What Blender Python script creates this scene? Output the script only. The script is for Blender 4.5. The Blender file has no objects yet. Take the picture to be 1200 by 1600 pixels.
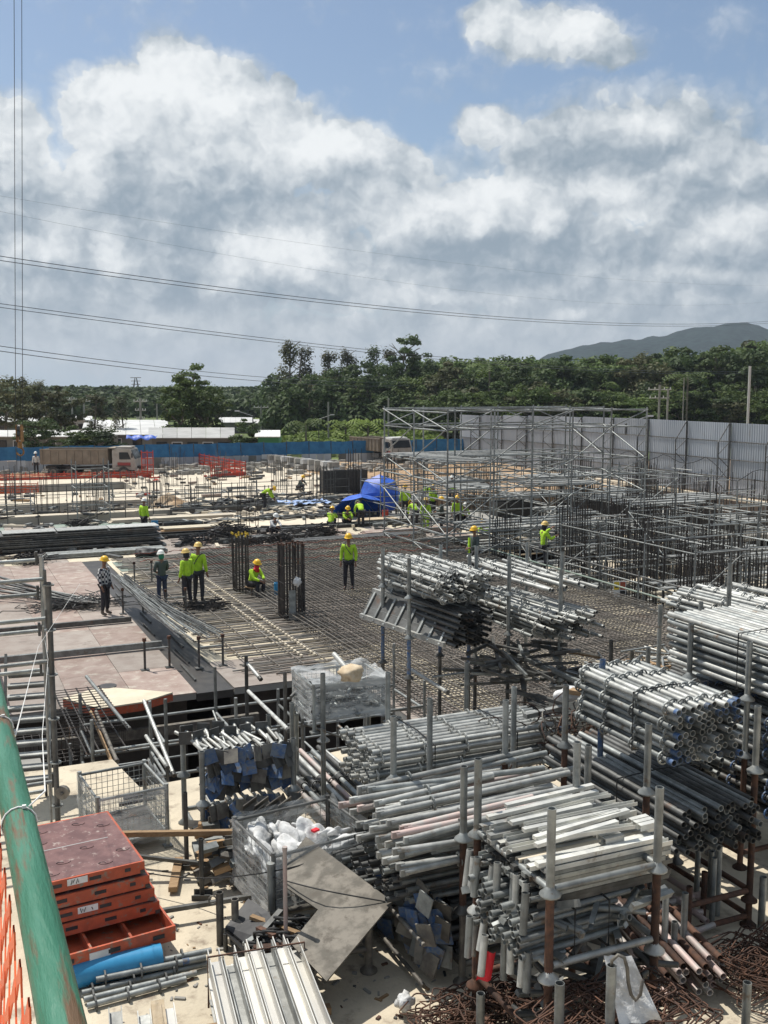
import bpy, bmesh, math, random
from mathutils import Vector, Matrix, Euler, noise as mnoise
R = math.radians
rnd = random.Random(7)
sc = bpy.context.scene
col = sc.collection

# ---------------------------------------------------------------- camera
# world axes follow the building grid: +X along the beams (to the right), +Y away from the viewer
EYE = 6.9
PITCH = math.atan(198 / 1600)
YAW = math.atan(715 / math.hypot(1600, 198))
cd = bpy.data.cameras.new("camera")
cam = bpy.data.objects.new("camera", cd)
col.objects.link(cam)
cam.location = (0, 0, EYE)
cam.rotation_euler = (math.pi / 2 - PITCH, 0, -YAW)
cd.sensor_fit = 'VERTICAL'
cd.sensor_height = 24
cd.lens = 24 * 1600 / 1600.0
cd.clip_start = 0.05
cd.clip_end = 6000
sc.camera = cam

# ---------------------------------------------------------------- world
SUN_DIR = Vector((.236, -.455, -1.0)).normalized()      # the way the light travels
w = bpy.data.worlds.new("World")
sc.world = w
w.use_nodes = True
nt = w.node_tree
nt.nodes.clear()
N = nt.nodes.new
L = nt.links.new


def px2dir(x, y):
    """azimuth from the middle of the view and elevation, both in radians"""
    u, v = x - 600, y - 800
    f = 1600 * math.cos(PITCH) - v * math.sin(PITCH)
    d = v * math.cos(PITCH) + 1600 * math.sin(PITCH)
    return math.atan2(u, f), math.atan2(-d, math.hypot(u, f))


def vm(op, a, b=None):
    n = N('ShaderNodeVectorMath')
    n.operation = op
    for i, s in enumerate((a, b)):
        if s is None:
            continue
        if isinstance(s, (tuple, list)):
            n.inputs[i].default_value = s
        else:
            L(s, n.inputs[i])
    return n.outputs['Value'] if op in ('LENGTH', 'DOT_PRODUCT') else n.outputs['Vector']


def ma(op, a, b=None, c=None, clamp=False):
    n = N('ShaderNodeMath')
    n.operation = op
    n.use_clamp = clamp
    for i, s in enumerate((a, b, c)):
        if s is None:
            continue
        if isinstance(s, (int, float)):
            n.inputs[i].default_value = s
        else:
            L(s, n.inputs[i])
    return n.outputs[0]


def sstep(x, e0, e1, t0=0.0, t1=1.0):
    n = N('ShaderNodeMapRange')
    n.interpolation_type = 'SMOOTHSTEP'
    L(x, n.inputs['Value'])
    n.inputs['From Min'].default_value = e0
    n.inputs['From Max'].default_value = e1
    n.inputs['To Min'].default_value = t0
    n.inputs['To Max'].default_value = t1
    return n.outputs['Result']


def mixc(fac, a, b):
    n = N('ShaderNodeMix')
    n.data_type = 'RGBA'
    if isinstance(fac, (int, float)):
        n.inputs[0].default_value = fac
    else:
        L(fac, n.inputs[0])
    for i, s in ((6, a), (7, b)):
        if isinstance(s, tuple):
            n.inputs[i].default_value = (*s, 1)
        else:
            L(s, n.inputs[i])
    return n.outputs[2]


tc = N('ShaderNodeTexCoord')
sep = N('ShaderNodeSeparateXYZ')
L(tc.outputs['Generated'], sep.inputs[0])
cx, sx = math.cos(YAW), math.sin(YAW)
Xc = ma('SUBTRACT', ma('MULTIPLY', sep.outputs[0], cx), ma('MULTIPLY', sep.outputs[1], sx))
Dc = ma('ADD', ma('MULTIPLY', sep.outputs[0], sx), ma('MULTIPLY', sep.outputs[1], cx))
az = ma('ARCTAN2', Xc, Dc)
el = ma('ARCSINE', sep.outputs[2])
cmb = N('ShaderNodeCombineXYZ')
L(az, cmb.inputs[0])
L(el, cmb.inputs[1])
uv0 = cmb.outputs[0]


def nz(vec, scale, detail, rough=.55, dist=0.0, off=(0, 0, 0)):
    n = N('ShaderNodeTexNoise')
    n.inputs['Scale'].default_value = scale
    n.inputs['Detail'].default_value = detail
    n.inputs['Roughness'].default_value = rough
    n.inputs['Distortion'].default_value = dist
    L(vm('ADD', vec, off), n.inputs['Vector'])
    return n.outputs


# heaps of cloud: x, y, radius x, radius y (places of the survey photograph), weight
CLOUD = [(285, 165, 95, 95, 1), (205, 190, 95, 80, 1), (150, 185, 48, 50, .9), (345, 175, 80, 75, 1), (420, 235, 120, 75, 1), (520, 250, 95, 62, 1), (610, 262, 75, 48, .95), (300, 300, 170, 120, 1), (180, 330, 95, 95, .95), (432, 140, 24, 22, .8),
         (0, 215, 75, 62, .95), (10, 330, 110, 95, .8), (60, 420, 150, 90, .75), (760, 195, 52, 36, .72), (880, 230, 110, 62, .62), (980, 235, 130, 62, .66), (1120, 280, 150, 75, .72), (1200, 300, 120, 80, .72), (960, 300, 150, 60, .62),
         (740, 345, 120, 58, 1), (625, 348, 55, 36, .9), (850, 385, 130, 58, .9), (700, 400, 150, 50, .8), (1130, 380, 150, 60, .8), (1030, 420, 160, 50, .7), (420, 420, 150, 70, .8), (300, 430, 110, 80, .8), (190, 400, 60, 50, .7), (500, 440, 90, 50, .7),
         (850, 48, 105, 40, .78), (765, 30, 55, 34, .72), (940, 78, 65, 30, .6), (1180, 480, 220, 50, .8), (600, 540, 760, 70, .55), (640, 330, 330, 95, .42), (1000, 250, 260, 110, .45), (500, 380, 300, 90, .5), (100, 500, 300, 70, .6), (800, 470, 300, 60, .55)]
WHITE = [(290, 125, 90, 62, .9), (150, 175, 55, 55, .8), (215, 150, 80, 55, .7), (400, 200, 110, 50, .8), (560, 232, 110, 38, .85), (470, 250, 90, 45, .5), (15, 205, 60, 52, .8), (740, 325, 95, 42, 1.1), (610, 342, 50, 34, .9),
         (856, 345, 28, 30, .9), (850, 42, 110, 34, .9), (755, 190, 42, 26, .75), (125, 265, 42, 42, .9), (430, 395, 90, 32, 1.1), (350, 435, 40, 26, .7), (190, 395, 30, 32, .9), (945, 310, 50, 20, .8),
         (985, 200, 70, 26, .6), (1150, 345, 80, 26, .8), (890, 480, 36, 9, .8), (720, 500, 50, 16, .5), (500, 425, 50, 20, .7), (660, 455, 70, 18, .5), (1060, 440, 70, 20, .5), (70, 380, 60, 26, .5), (240, 500, 80, 18, .4), (980, 350, 60, 26, .6), (560, 480, 60, 14, .4), (820, 300, 50, 20, .4), (1040, 215, 50, 18, .5), (250, 250, 70, 40, .35)]
DARK = [(300, 430, 80, 50, 1.0), (560, 305, 140, 30, .6), (350, 320, 120, 36, .5), (260, 350, 90, 40, .45), (870, 410, 150, 34, .9), (760, 400, 90, 24, .6), (1170, 480, 110, 30, .8), (930, 265, 110, 32, .5), (60, 490, 120, 36, .5), (1080, 300, 130, 26, .5), (1130, 405, 120, 16, .6), (640, 390, 70, 16, .5), (200, 300, 60, 26, .3), (460, 465, 90, 16, .6), (980, 460, 110, 16, .6), (120, 440, 90, 20, .5), (700, 440, 100, 14, .4)]


def field(vec, blobs, e0, e1, mx=False):
    tot = None
    for x, y, rx, ry, wt in blobs:
        u, v = px2dir(x, y)
        d = vm('LENGTH', vm('MULTIPLY', vm('SUBTRACT', vec, (u, v, 0)), (1600 / rx, 1600 / ry, 0)))
        g = sstep(d, e0, e1, 0.0, wt)
        tot = g if tot is None else ma('MAXIMUM' if mx else 'ADD', tot, g)
    return tot


def puff(vec, scale, det=4.0, off=(0, 0, 0)):
    n = N('ShaderNodeTexVoronoi')
    n.voronoi_dimensions = '2D'
    n.feature = 'SMOOTH_F1'
    n.normalize = True
    n.inputs['Scale'].default_value = scale
    n.inputs['Detail'].default_value = det
    n.inputs['Roughness'].default_value = .68
    n.inputs['Lacunarity'].default_value = 2.1
    n.inputs['Smoothness'].default_value = .35
    L(vm('ADD', vec, off), n.inputs['Vector'])
    return ma('SUBTRACT', 1.0, n.outputs['Distance'])


warp = vm('MULTIPLY', vm('SUBTRACT', nz(uv0, 6, 3, .55)['Color'], (.5, .5, .5)), (.075, .060, 0))
uvw = vm('ADD', uv0, warp)
warp2 = vm('MULTIPLY', vm('SUBTRACT', nz(uv0, 34, 5, .6, off=(3, 1, 0))['Color'], (.5, .5, .5)), (.030, .030, 0))
uvw2 = vm('ADD', uvw, warp2)
pvec = vm('MULTIPLY', vm('ADD', uv0, vm('SCALE', warp2)), (1, 1.15, 1))
pvec.node.inputs[0].links[0].from_node.inputs[1].links[0].from_node.inputs['Scale'].default_value = .8
pf = puff(pvec, 12, 3.5)
pf_l = puff(pvec, 12, 3.5, off=(-.013, .017, 0))      # the same heaps a step towards the sun
q1 = puff(pvec, 31, 2.5, off=(.3, .1, 0))
q2 = puff(pvec, 31, 2.5, off=(.2945, .1075, 0))
wisp = nz(vm('MULTIPLY', uvw2, (1, 1.8, 1)), 11, 6, .6)['Fac']
inview = sstep(ma('ABSOLUTE', az), .42, .60, 1, 0)
inview = ma('MULTIPLY', inview, sstep(el, .36, .50, 1, 0))
F = field(uvw2, CLOUD, 1.35, .45, True)
outside = sstep(nz(uv0, 3.1, 3, .5, off=(9, 4, 0))['Fac'], .42, .62)
F = ma('ADD', ma('MULTIPLY', F, inview), ma('MULTIPLY', outside, ma('SUBTRACT', 1.0, inview)))
F = ma('ADD', F, ma('MULTIPLY', ma('SUBTRACT', q1, .6), .22))
dens = ma('ADD', F, ma('ADD', ma('MULTIPLY', ma('SUBTRACT', pf, .62), .85), ma('MULTIPLY', ma('SUBTRACT', wisp, .5), .45)))
crisp = sstep(dens, .37, .53)
soft = sstep(dens, .06, .50, 0, .66)
cover = ma('MAXIMUM', crisp, soft)
Wf = ma('MULTIPLY', field(uvw2, WHITE, 1.5, .2), inview)
Df = ma('MULTIPLY', field(uvw, DARK, 1.6, .2), inview)
relief = ma('MULTIPLY', ma('SUBTRACT', pf, pf_l), 1.45)
relief = ma('ADD', relief, ma('MULTIPLY', ma('SUBTRACT', q1, q2), .4))
lum = ma('ADD', ma('SUBTRACT', ma('MULTIPLY', Wf, .50), ma('MULTIPLY', Df, .30)), ma('ADD', .42, relief))
lum = ma('ADD', lum, ma('MULTIPLY', ma('SUBTRACT', wisp, .5), .12))
lum = ma('ADD', lum, ma('MULTIPLY', ma('SUBTRACT', pf, .62), .16))
lum = ma('ADD', ma('MULTIPLY', ma('SUBTRACT', lum, .38), sstep(el, .0, .12, .3, 1.0)), .38)
lum = sstep(lum, -.06, 1.22)
CLOUD_W, CLOUD_G = (.88, .91, .925), (.285, .36, .435)
ccol = mixc(lum, CLOUD_G, CLOUD_W)
sky = N('ShaderNodeTexSky')
sky.sky_type = 'NISHITA'
sky.sun_disc = False
sky.sun_elevation = math.asin(-SUN_DIR.z)
sky.sun_rotation = math.atan2(-SUN_DIR.x, -SUN_DIR.y)
sky.air_density = 1.0
sky.dust_density = 1.2
sky.ozone_density = 1.5
skyc = vm('MULTIPLY', sky.outputs[0], (.108, .109, .108))
veil = mixc(sstep(el, .22, 0.0, .04, .93), skyc, (.43, .53, .62))
final = mixc(cover, veil, ccol)
bg = N('ShaderNodeBackground')
L(final, bg.inputs[0])
bg.inputs[1].default_value = 1.0
wo = N('ShaderNodeOutputWorld')
L(bg.outputs[0], wo.inputs[0])
w.cycles.sampling_method = 'MANUAL'
w.cycles.sample_map_resolution = 512

sd = bpy.data.lights.new("sun", 'SUN')
sd.energy = 5.0
sd.angle = R(.53)
sd.color = (1, .955, .88)
so = bpy.data.objects.new("sun", sd)
so.rotation_euler = SUN_DIR.to_track_quat('-Z', 'Y').to_euler()
so.location = (0, 0, 60)
col.objects.link(so)
sc.view_settings.view_transform = 'Standard'
sc.view_settings.look = 'None'
sc.view_settings.exposure = 0.02
sc.view_settings.gamma = 1
sc.render.engine = 'CYCLES'
sc.cycles.max_bounces = 6
sc.cycles.diffuse_bounces = 2
sc.cycles.glossy_bounces = 2
sc.cycles.transparent_max_bounces = 8
sc.cycles.use_denoising = True

# ---------------------------------------------------------------- places
def ray(x, y):
    u, v = x - 600, y - 800
    return u, 1600 * math.cos(PITCH) - v * math.sin(PITCH), v * math.cos(PITCH) + 1600 * math.sin(PITCH)


def grid(X, D):
    return X * cx + D * sx, -X * sx + D * cx


def G(x, y, z=0.0):
    """the point of the level z that stands at a place of the survey photograph"""
    u, f, d = ray(x, y)
    t = (EYE - z) / d
    a, b = grid(u * t, f * t)
    return Vector((a, b, z))


def D(x, y, dist):
    """the point at a known distance"""
    u, f, d = ray(x, y)
    t = dist / f
    a, b = grid(u * t, dist)
    return Vector((a, b, EYE - d * t))


def XD(x, dist):
    """ground position in a column of the photograph at a known distance"""
    p = D(x, 700, dist)
    return Vector((p.x, p.y, 0))


VIEW = Vector((sx, cx, 0))      # horizontal heading of the view
SIDE = Vector((cx, -sx, 0))
V = Vector


# ---------------------------------------------------------------- materials
MATS = {}


def mat(name, c, c2=None, rough=.6, metal=0.0, scale=6.0, rand=.12, bump=0.0, c3=None, t3=(.62, .72), s3=3.0, stretch=None, alpha=1.0, trans=0.0, fac=(.35, .65), island=False, spec=.5, ty='noise', bscale=None):
    m = bpy.data.materials.new(name)
    m.use_nodes = True
    global nt, N, L
    keep = nt, N, L
    nt = m.node_tree
    N = nt.nodes.new
    L = nt.links.new
    b = nt.nodes['Principled BSDF']
    geo = N('ShaderNodeNewGeometry')
    P = geo.outputs['Position']
    if stretch:
        P = vm('MULTIPLY', P, stretch)
    colr = c
    n = None
    if c2:
        n = nz(P, scale, 5, .6)['Fac']
        colr = mixc(sstep(n, *fac), c, c2)
    if c3:
        n3 = nz(P, s3, 6, .65, off=(7, 3, 1))['Fac']
        colr = mixc(sstep(n3, *t3), colr, c3)
    if rand:
        oi = N('ShaderNodeObjectInfo')
        r_ = geo.outputs['Random Per Island'] if island else oi.outputs['Random']
        k = ma('ADD', ma('MULTIPLY', r_, 2 * rand), 1 - rand)
        if isinstance(colr, tuple):
            colr = mixc(0.0, colr, colr)
        colr = vm('SCALE', colr)
        colr.node.inputs['Scale'].default_value = 1
        L(k, colr.node.inputs['Scale'])
    if isinstance(colr, tuple):
        b.inputs['Base Color'].default_value = (*colr, 1)
    else:
        L(colr, b.inputs['Base Color'])
    b.inputs['Roughness'].default_value = rough
    b.inputs['Metallic'].default_value = metal
    b.inputs['Specular IOR Level'].default_value = spec
    b.inputs['Alpha'].default_value = alpha
    b.inputs['Transmission Weight'].default_value = trans
    if bump:
        nb = nz(P, bscale or scale * 4, 4, .6)['Fac']
        bn = N('ShaderNodeBump')
        bn.inputs['Strength'].default_value = bump
        bn.inputs['Distance'].default_value = .02
        L(nb, bn.inputs['Height'])
        L(bn.outputs[0], b.inputs['Normal'])
    nt, N, L = keep
    MATS[name] = m
    return m


galv = mat('galvanised_steel', (.30, .315, .305), (.19, .20, .195), .52, .45, 7, .32, c3=(.17, .12, .08), t3=(.58, .72), s3=6, bump=.12)
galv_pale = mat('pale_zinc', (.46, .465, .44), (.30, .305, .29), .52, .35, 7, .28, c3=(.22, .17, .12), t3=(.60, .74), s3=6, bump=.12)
galv_dark = mat('weathered_shade_steel', (.13, .132, .128), (.07, .07, .066), .55, .4, 5, .3, c3=(.13, .07, .04), t3=(.58, .74), s3=3)  # weathered tone, darkened further to paint in shade deep in the stacks
rust = mat('rusty_steel', (.115, .056, .034), (.06, .034, .025), .85, .1, 14, .45)
rebar_m = mat('dark_rebar', (.065, .058, .053), (.036, .032, .030), .65, .35, 5, .3, c3=(.16, .085, .045), t3=(.6, .72), s3=2)
mat_bar = mat('mat_rebar', (.26, .235, .205), (.15, .135, .115), .55, .45, 2.5, .3, c3=(.2, .12, .07), t3=(.62, .75), s3=1.2, island=True)
zinc_new = mat('bright_new_zinc', (.66, .655, .60), (.50, .50, .47), .5, .3, 6, .2, c3=(.34, .30, .24), t3=(.6, .74), s3=7)
blue_p = mat('blue_paint', (.035, .085, .20), (.11, .14, .18), .6, 0, 22, .4, c3=(.12, .10, .08), t3=(.52, .66), s3=14)
ply_red = mat('red_brown_plywood', (.25, .18, .15), (.32, .25, .215), .7, 0, 2.2, .16, c3=(.40, .355, .30), t3=(.5, .7), s3=2.9, bump=.15)
ply_grey = mat('grey_plywood', (.26, .215, .185), (.32, .28, .245), .7, 0, 2, .14, c3=(.20, .165, .14), t3=(.54, .72), s3=2.7, bump=.15)
ply_cream = mat('cream_plywood', (.60, .53, .40), (.50, .44, .33), .75, 0, 1.7, .12, c3=(.30, .26, .21), t3=(.6, .75), s3=2.6)
ply_dark = mat('dark_film_plywood', (.035, .033, .032), (.06, .055, .05), .5, 0, 3, .2)
ply_green = mat('green_plywood', (.17, .24, .20), (.24, .27, .23), .7, 0, 2, .12)
concrete = mat('yard_concrete', (.60, .525, .40), (.48, .42, .32), .9, 0, 1.3, 0, c3=(.27, .22, .165), t3=(.52, .70), s3=3.4, bump=.5, bscale=26)
conc_far = mat('pale_concrete', (.61, .54, .42), (.50, .44, .35), .9, 0, .35, .08, c3=(.38, .34, .28), t3=(.58, .75), s3=.5)
conc_grey = mat('grey_concrete', (.33, .32, .29), (.24, .23, .21), .9, 0, .8, .1, c3=(.14, .13, .12), t3=(.58, .75), s3=1.1)
soil = mat('bare_earth', (.40, .27, .16), (.27, .18, .105), .95, 0, .5, 0, c3=(.47, .38, .27), t3=(.5, .68), s3=.22, bump=.6, bscale=3)
soil_dark = mat('dark_earth', (.12, .085, .06), (.07, .05, .04), .95, 0, .7, 0, bump=.6, bscale=3)  # darker earth tone for the floor and walls of the pit
grass_m = mat('rough_grass', (.115, .15, .035), (.06, .09, .022), .95, 0, .25, 0, c3=(.26, .21, .12), t3=(.6, .72), s3=.12, bump=.5, bscale=2)
wood = mat('sawn_timber', (.36, .24, .13), (.27, .17, .09), .8, 0, 9, .25, stretch=(1, 5, 5))
wood_pale = mat('pale_timber', (.50, .41, .29), (.40, .31, .2), .8, 0, 9, .25)
green_pipe = mat('green_pipe_paint', (.018, .125, .068), (.045, .175, .11), .42, 0, 16, 0, c3=(.13, .075, .035), t3=(.50, .62), s3=16, stretch=(1.8, .22, 1.8), bump=.3, bscale=40)
orange_net = mat('orange_plastic_net', (.90, .16, .035), (.80, .12, .03), .45, 0, 9, 0, trans=0.0)
orange_f = mat('orange_steel_frame', (.48, .095, .04), (.36, .075, .035), .55, 0, 9, .16, c3=(.22, .16, .12), t3=(.54, .66), s3=14, bump=.15)
panel_face = mat('maroon_panel_face', (.105, .046, .044), (.17, .085, .078), .5, 0, 7, .1, c3=(.34, .27, .24), t3=(.56, .70), s3=15, bump=.1)
blue_plastic = mat('blue_pipe_plastic', (.03, .22, .42), (.04, .26, .48), .35, 0, 6, .1)
red_cloth = mat('red_cloth', (.65, .02, .035), None, .8)
white_cloth = mat('white_sack', (.66, .665, .66), (.5, .5, .49), .8, 0, 12, .1, bump=.6, bscale=20)
white_p = mat('white_paint', (.75, .75, .73), (.62, .62, .6), .6, 0, 6, .06)
black_p = mat('black_rubber', (.022, .022, .024), (.04, .04, .04), .6, 0, 9, .2)
steel_sheet = mat('dull_steel_sheet', (.115, .105, .088), (.21, .19, .16), .72, .1, 5, 0, c3=(.10, .088, .072), t3=(.50, .70), s3=9, bump=.2, spec=.3, fac=(.4, .6))
alu = mat('aluminium_beam', (.70, .68, .62), (.58, .57, .54), .42, .35, 5, .12, c3=(.46, .36, .23), t3=(.60, .75), s3=6, stretch=(1, .3, 1))
blue_net = mat('blue_shade_net', (.020, .12, .26), (.035, .17, .34), .8, 0, 1.5, .1)
hoard_m = mat('grey_hoarding_sheet', (.42, .45, .485), (.33, .36, .395), .55, .15, .5, .17, c3=(.27, .24, .20), t3=(.56, .76), s3=1.2, stretch=(1, 1, .25))
tarp_blue = mat('blue_tarpaulin', (.012, .07, .42), (.02, .12, .55), .5, 0, 4, .1, bump=.3)
roof_pale = mat('pale_roof_sheet', (.62, .62, .60), (.5, .5, .49), .5, .1, .6, .1)
roof_grey = mat('grey_roof_sheet', (.40, .40, .39), (.31, .31, .3), .6, .1, .6, .1)
wall_m = mat('shed_wall', (.20, .20, .18), (.14, .14, .13), .85, 0, .8, .3)
wall_dark = mat('dark_opening', (.02, .022, .022), None, .8, rand=0)
hedge_g = mat('green_box_paint', (.03, .17, .07), None, .7)
truck_bed = mat('dusty_truck_bed', (.27, .225, .17), (.20, .165, .125), .75, 0, 1.6, .05, bump=.2)
truck_white = mat('white_cab', (.40, .37, .33), (.30, .27, .23), .5, 0, 2, 0)
truck_red = mat('red_cab', (.30, .05, .045), None, .5)
glass_m = mat('dark_glass', (.02, .025, .03), None, .08, rand=0)
skin = mat('skin', (.21, .105, .06), None, .6)
hivis = mat('yellow_green_shirt', (.46, .74, .035), (.34, .58, .03), .85, 0, 9, .16, bump=.8, bscale=16)
hivis_d = mat('reflective_tape', (.6, .6, .55), None, .5)
cloth_dk = mat('dark_trousers', (.022, .022, .028), (.035, .034, .04), .9, 0, 8, .2)
cloth_nv = mat('navy_trousers', (.03, .045, .09), None, .9)
cloth_gr = mat('grey_green_jacket', (.07, .09, .085), None, .9)
helmet_y = mat('yellow_helmet', (.78, .46, .02), None, .35)
helmet_o = mat('worn_yellow_helmet', (.66, .46, .14), None, .4)
helmet_w = mat('white_helmet', (.72, .72, .68), None, .35)
green_cl = mat('green_headcloth', (.03, .20, .12), None, .9)
boot_m = mat('rubber_boot', (.10, .085, .065), None, .7)
red_p = mat('red_paint', (.50, .05, .025), (.4, .045, .02), .6, 0, 5, .15)
brass = mat('orange_hook_paint', (.42, .20, .04), (.22, .10, .03), .6, 0, 5, .1)
yellow_tip = mat('yellow_cap', (.62, .42, .03), None, .6)
tag_y = mat('yellow_sign_face', (.75, .55, .05), None, .6, rand=0)
cable_m = mat('black_cable', (.02, .02, .02), None, .7, rand=0)
pinkish = mat('pale_pink_steel', (.48, .36, .33), (.42, .40, .37), .55, .2, 5, .2)


def checker_mat():
    m = bpy.data.materials.new('black_white_check_cloth')
    m.use_nodes = True
    t = m.node_tree
    b = t.nodes['Principled BSDF']
    ck = t.nodes.new('ShaderNodeTexChecker')
    ck.inputs['Scale'].default_value = 13
    ck.inputs['Color1'].default_value = (.6, .6, .58, 1)
    ck.inputs['Color2'].default_value = (.02, .022, .035, 1)
    tcn = t.nodes.new('ShaderNodeTexCoord')
    t.links.new(tcn.outputs['Object'], ck.inputs[0])
    t.links.new(ck.outputs[0], b.inputs['Base Color'])
    b.inputs['Roughness'].default_value = .9
    return m


check_m = checker_mat()


def plastic_film():
    m = bpy.data.materials.new('clear_stretch_film')
    m.use_nodes = True
    global nt, N, L
    keep = nt, N, L
    nt = m.node_tree
    N = nt.nodes.new
    L = nt.links.new
    nt.nodes.clear()
    geo = N('ShaderNodeNewGeometry')
    n1 = nz(vm('MULTIPLY', geo.outputs['Position'], (1, 1, 4)), 3.2, 4, .5, .3)['Fac']
    tr = N('ShaderNodeBsdfTransparent')
    tr.inputs[0].default_value = (.95, .96, .96, 1)
    p = N('ShaderNodeBsdfPrincipled')
    p.inputs['Base Color'].default_value = (.72, .74, .74, 1)
    p.inputs['Roughness'].default_value = .22
    bn = N('ShaderNodeBump')
    bn.inputs['Strength'].default_value = .3
    bn.inputs['Distance'].default_value = .02
    L(n1, bn.inputs['Height'])
    L(bn.outputs[0], p.inputs['Normal'])
    mx = N('ShaderNodeMixShader')
    L(sstep(n1, .34, .68, .12, .50), mx.inputs[0])
    L(tr.outputs[0], mx.inputs[1])
    L(p.outputs[0], mx.inputs[2])
    o = N('ShaderNodeOutputMaterial')
    L(mx.outputs[0], o.inputs[0])
    nt, N, L = keep
    return m


film = plastic_film()


# ---------------------------------------------------------------- objects
W = {}


def link(o, M, parent=None):
    col.objects.link(o)
    if parent is None:
        o.matrix_basis = M
    else:
        o.parent = parent
        o.matrix_basis = W[parent.name].inverted() @ M
    W[o.name] = M
    return o


USED = set()


def thing(name, label, cat, at, yaw=0.0, group=None):
    o = bpy.data.objects.new(name, None)
    o.empty_display_size = .1
    link(o, Matrix.Translation(V(at)) @ Matrix.Rotation(yaw, 4, 'Z'))
    o['label'] = label
    o['category'] = cat
    if group:
        o['group'] = group
    return o


def tag(o, label, cat, group=None):
    o['label'] = label
    o['category'] = cat
    if group:
        o['group'] = group
    return o


def struct(o, kind='structure'):
    o['kind'] = kind
    return o


def me(name, verts, faces, m=None, smooth=False):
    d = bpy.data.meshes.new(name)
    d.from_pydata([tuple(v) for v in verts], [], faces)
    if m:
        d.materials.append(m)
    if smooth:
        d.polygons.foreach_set('use_smooth', [True] * len(d.polygons))
    d.update()
    return d


CACHE = {}


def withm(base, m):
    """the shared mesh of a shape in one material"""
    k = (base.name, m.name)
    if k not in CACHE:
        d = base.copy()
        d.materials.clear()
        d.materials.append(m)
        CACHE[k] = d
    return CACHE[k]


def ring(n, r, z, ph=0):
    return [(r * math.cos(ph + 2 * math.pi * i / n), r * math.sin(ph + 2 * math.pi * i / n), z) for i in range(n)]


def tube_shape(name, n, wall, ln=1.0, rad=1.0):
    """hollow tube with open ends along Z"""
    v = ring(n, rad, 0) + ring(n, rad, ln) + ring(n, rad * (1 - wall), 0) + ring(n, rad * (1 - wall), ln)
    v += ring(n, rad, 0) + ring(n, rad * (1 - wall), 0) + ring(n, rad, ln) + ring(n, rad * (1 - wall), ln)
    f, sm = [], []
    for i in range(n):
        j = (i + 1) % n
        f.append((i, j, n + j, n + i)); sm.append(True)
        f.append((2 * n + j, 2 * n + i, 3 * n + i, 3 * n + j)); sm.append(True)
        f.append((4 * n + j, 4 * n + i, 5 * n + i, 5 * n + j)); sm.append(False)
        f.append((6 * n + i, 6 * n + j, 7 * n + j, 7 * n + i)); sm.append(False)
    d = me(name, v, f)
    d.polygons.foreach_set('use_smooth', sm)
    return d


def rod_shape(name, n):
    """solid rod along Z with flat caps"""
    v = ring(n, 1, 0) + ring(n, 1, 1) + ring(n, 1, 0) + ring(n, 1, 1)
    f, sm = [], []
    for i in range(n):
        j = (i + 1) % n
        f.append((i, j, n + j, n + i)); sm.append(True)
    f.append(tuple(reversed(range(2 * n, 3 * n)))); sm.append(False)
    f.append(tuple(range(3 * n, 4 * n))); sm.append(False)
    d = me(name, v, f)
    d.polygons.foreach_set('use_smooth', sm)
    return d


def box_shape(name='box'):
    v = [(x, y, z) for z in (-.5, .5) for y in (-.5, .5) for x in (-.5, .5)]
    return me(name, v, [(0, 2, 3, 1), (4, 5, 7, 6), (0, 1, 5, 4), (2, 6, 7, 3), (0, 4, 6, 2), (1, 3, 7, 5)])


TUBE10 = tube_shape('tube_ten', 10, .14)
TUBE8 = tube_shape('tube_eight', 8, .14)
ROD6 = rod_shape('rod_six', 6)
ROD4 = rod_shape('rod_four', 4)
ROD12 = rod_shape('rod_twelve', 12)
BOX = box_shape()


def profile_shape(name, pts):
    """open or closed section of thin sheet swept along Z; pts = closed outline in XY"""
    n = len(pts)
    v = [(x, y, 0) for x, y in pts] + [(x, y, 1) for x, y in pts]
    f = [(i, (i + 1) % n, n + (i + 1) % n, n + i) for i in range(n)]
    f += [tuple(reversed(range(n))), tuple(range(n, 2 * n))]
    return me(name, v, f)


CHAN = profile_shape('channel', [(-.5, 0), (.5, 0), (.5, 1), (.42, 1), (.42, .1), (-.42, .1), (-.42, 1), (-.5, 1)])
HBEAM = profile_shape('h_beam', [(-.5, 0), (.5, 0), (.5, .1), (.1, .16), (.1, .84), (.5, .9), (.5, 1), (.28, 1), (.28, .93), (-.28, .93), (-.28, 1), (-.5, 1), (-.5, .9), (-.1, .84), (-.1, .16), (-.5, .1)])


def zalign(p0, p1, roll=0.0):
    d = (V(p1) - V(p0))
    ln = d.length
    if ln < 1e-6:
        return Matrix.Translation(p0), 0.001
    q = d.to_track_quat('Z', 'Y')
    return Matrix.Translation(p0) @ q.to_matrix().to_4x4() @ Matrix.Rotation(roll, 4, 'Z'), ln


def S(a, b, c):
    return Matrix.Diagonal((a, b, c, 1))


def bar(name, p0, p1, r, m, parent=None, shape=None):
    M, ln = zalign(p0, p1)
    o = bpy.data.objects.new(name, withm(shape or ROD6, m))
    return link(o, M @ S(r, r, ln), parent)


LT = {}


def tube(name, p0, p1, r, m, parent=None, n=10):
    """unscaled tube, so that it may carry sub-parts"""
    M, ln = zalign(p0, p1)
    ln = max(.02, round(ln, 2))
    k = (ln, r, n)
    if k not in LT:
        LT[k] = tube_shape('tube', n, .14, ln, r)
    o = bpy.data.objects.new(name, withm(LT[k], m))
    return link(o, M, parent)


def box(name, c, s, m, parent=None, yaw=0.0, rot=None, shape=None):
    M = Matrix.Translation(V(c)) @ (rot.to_4x4() if rot is not None else Matrix.Rotation(yaw, 4, 'Z')) @ S(*s)
    o = bpy.data.objects.new(name, withm(shape or BOX, m))
    return link(o, M, parent)


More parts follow.
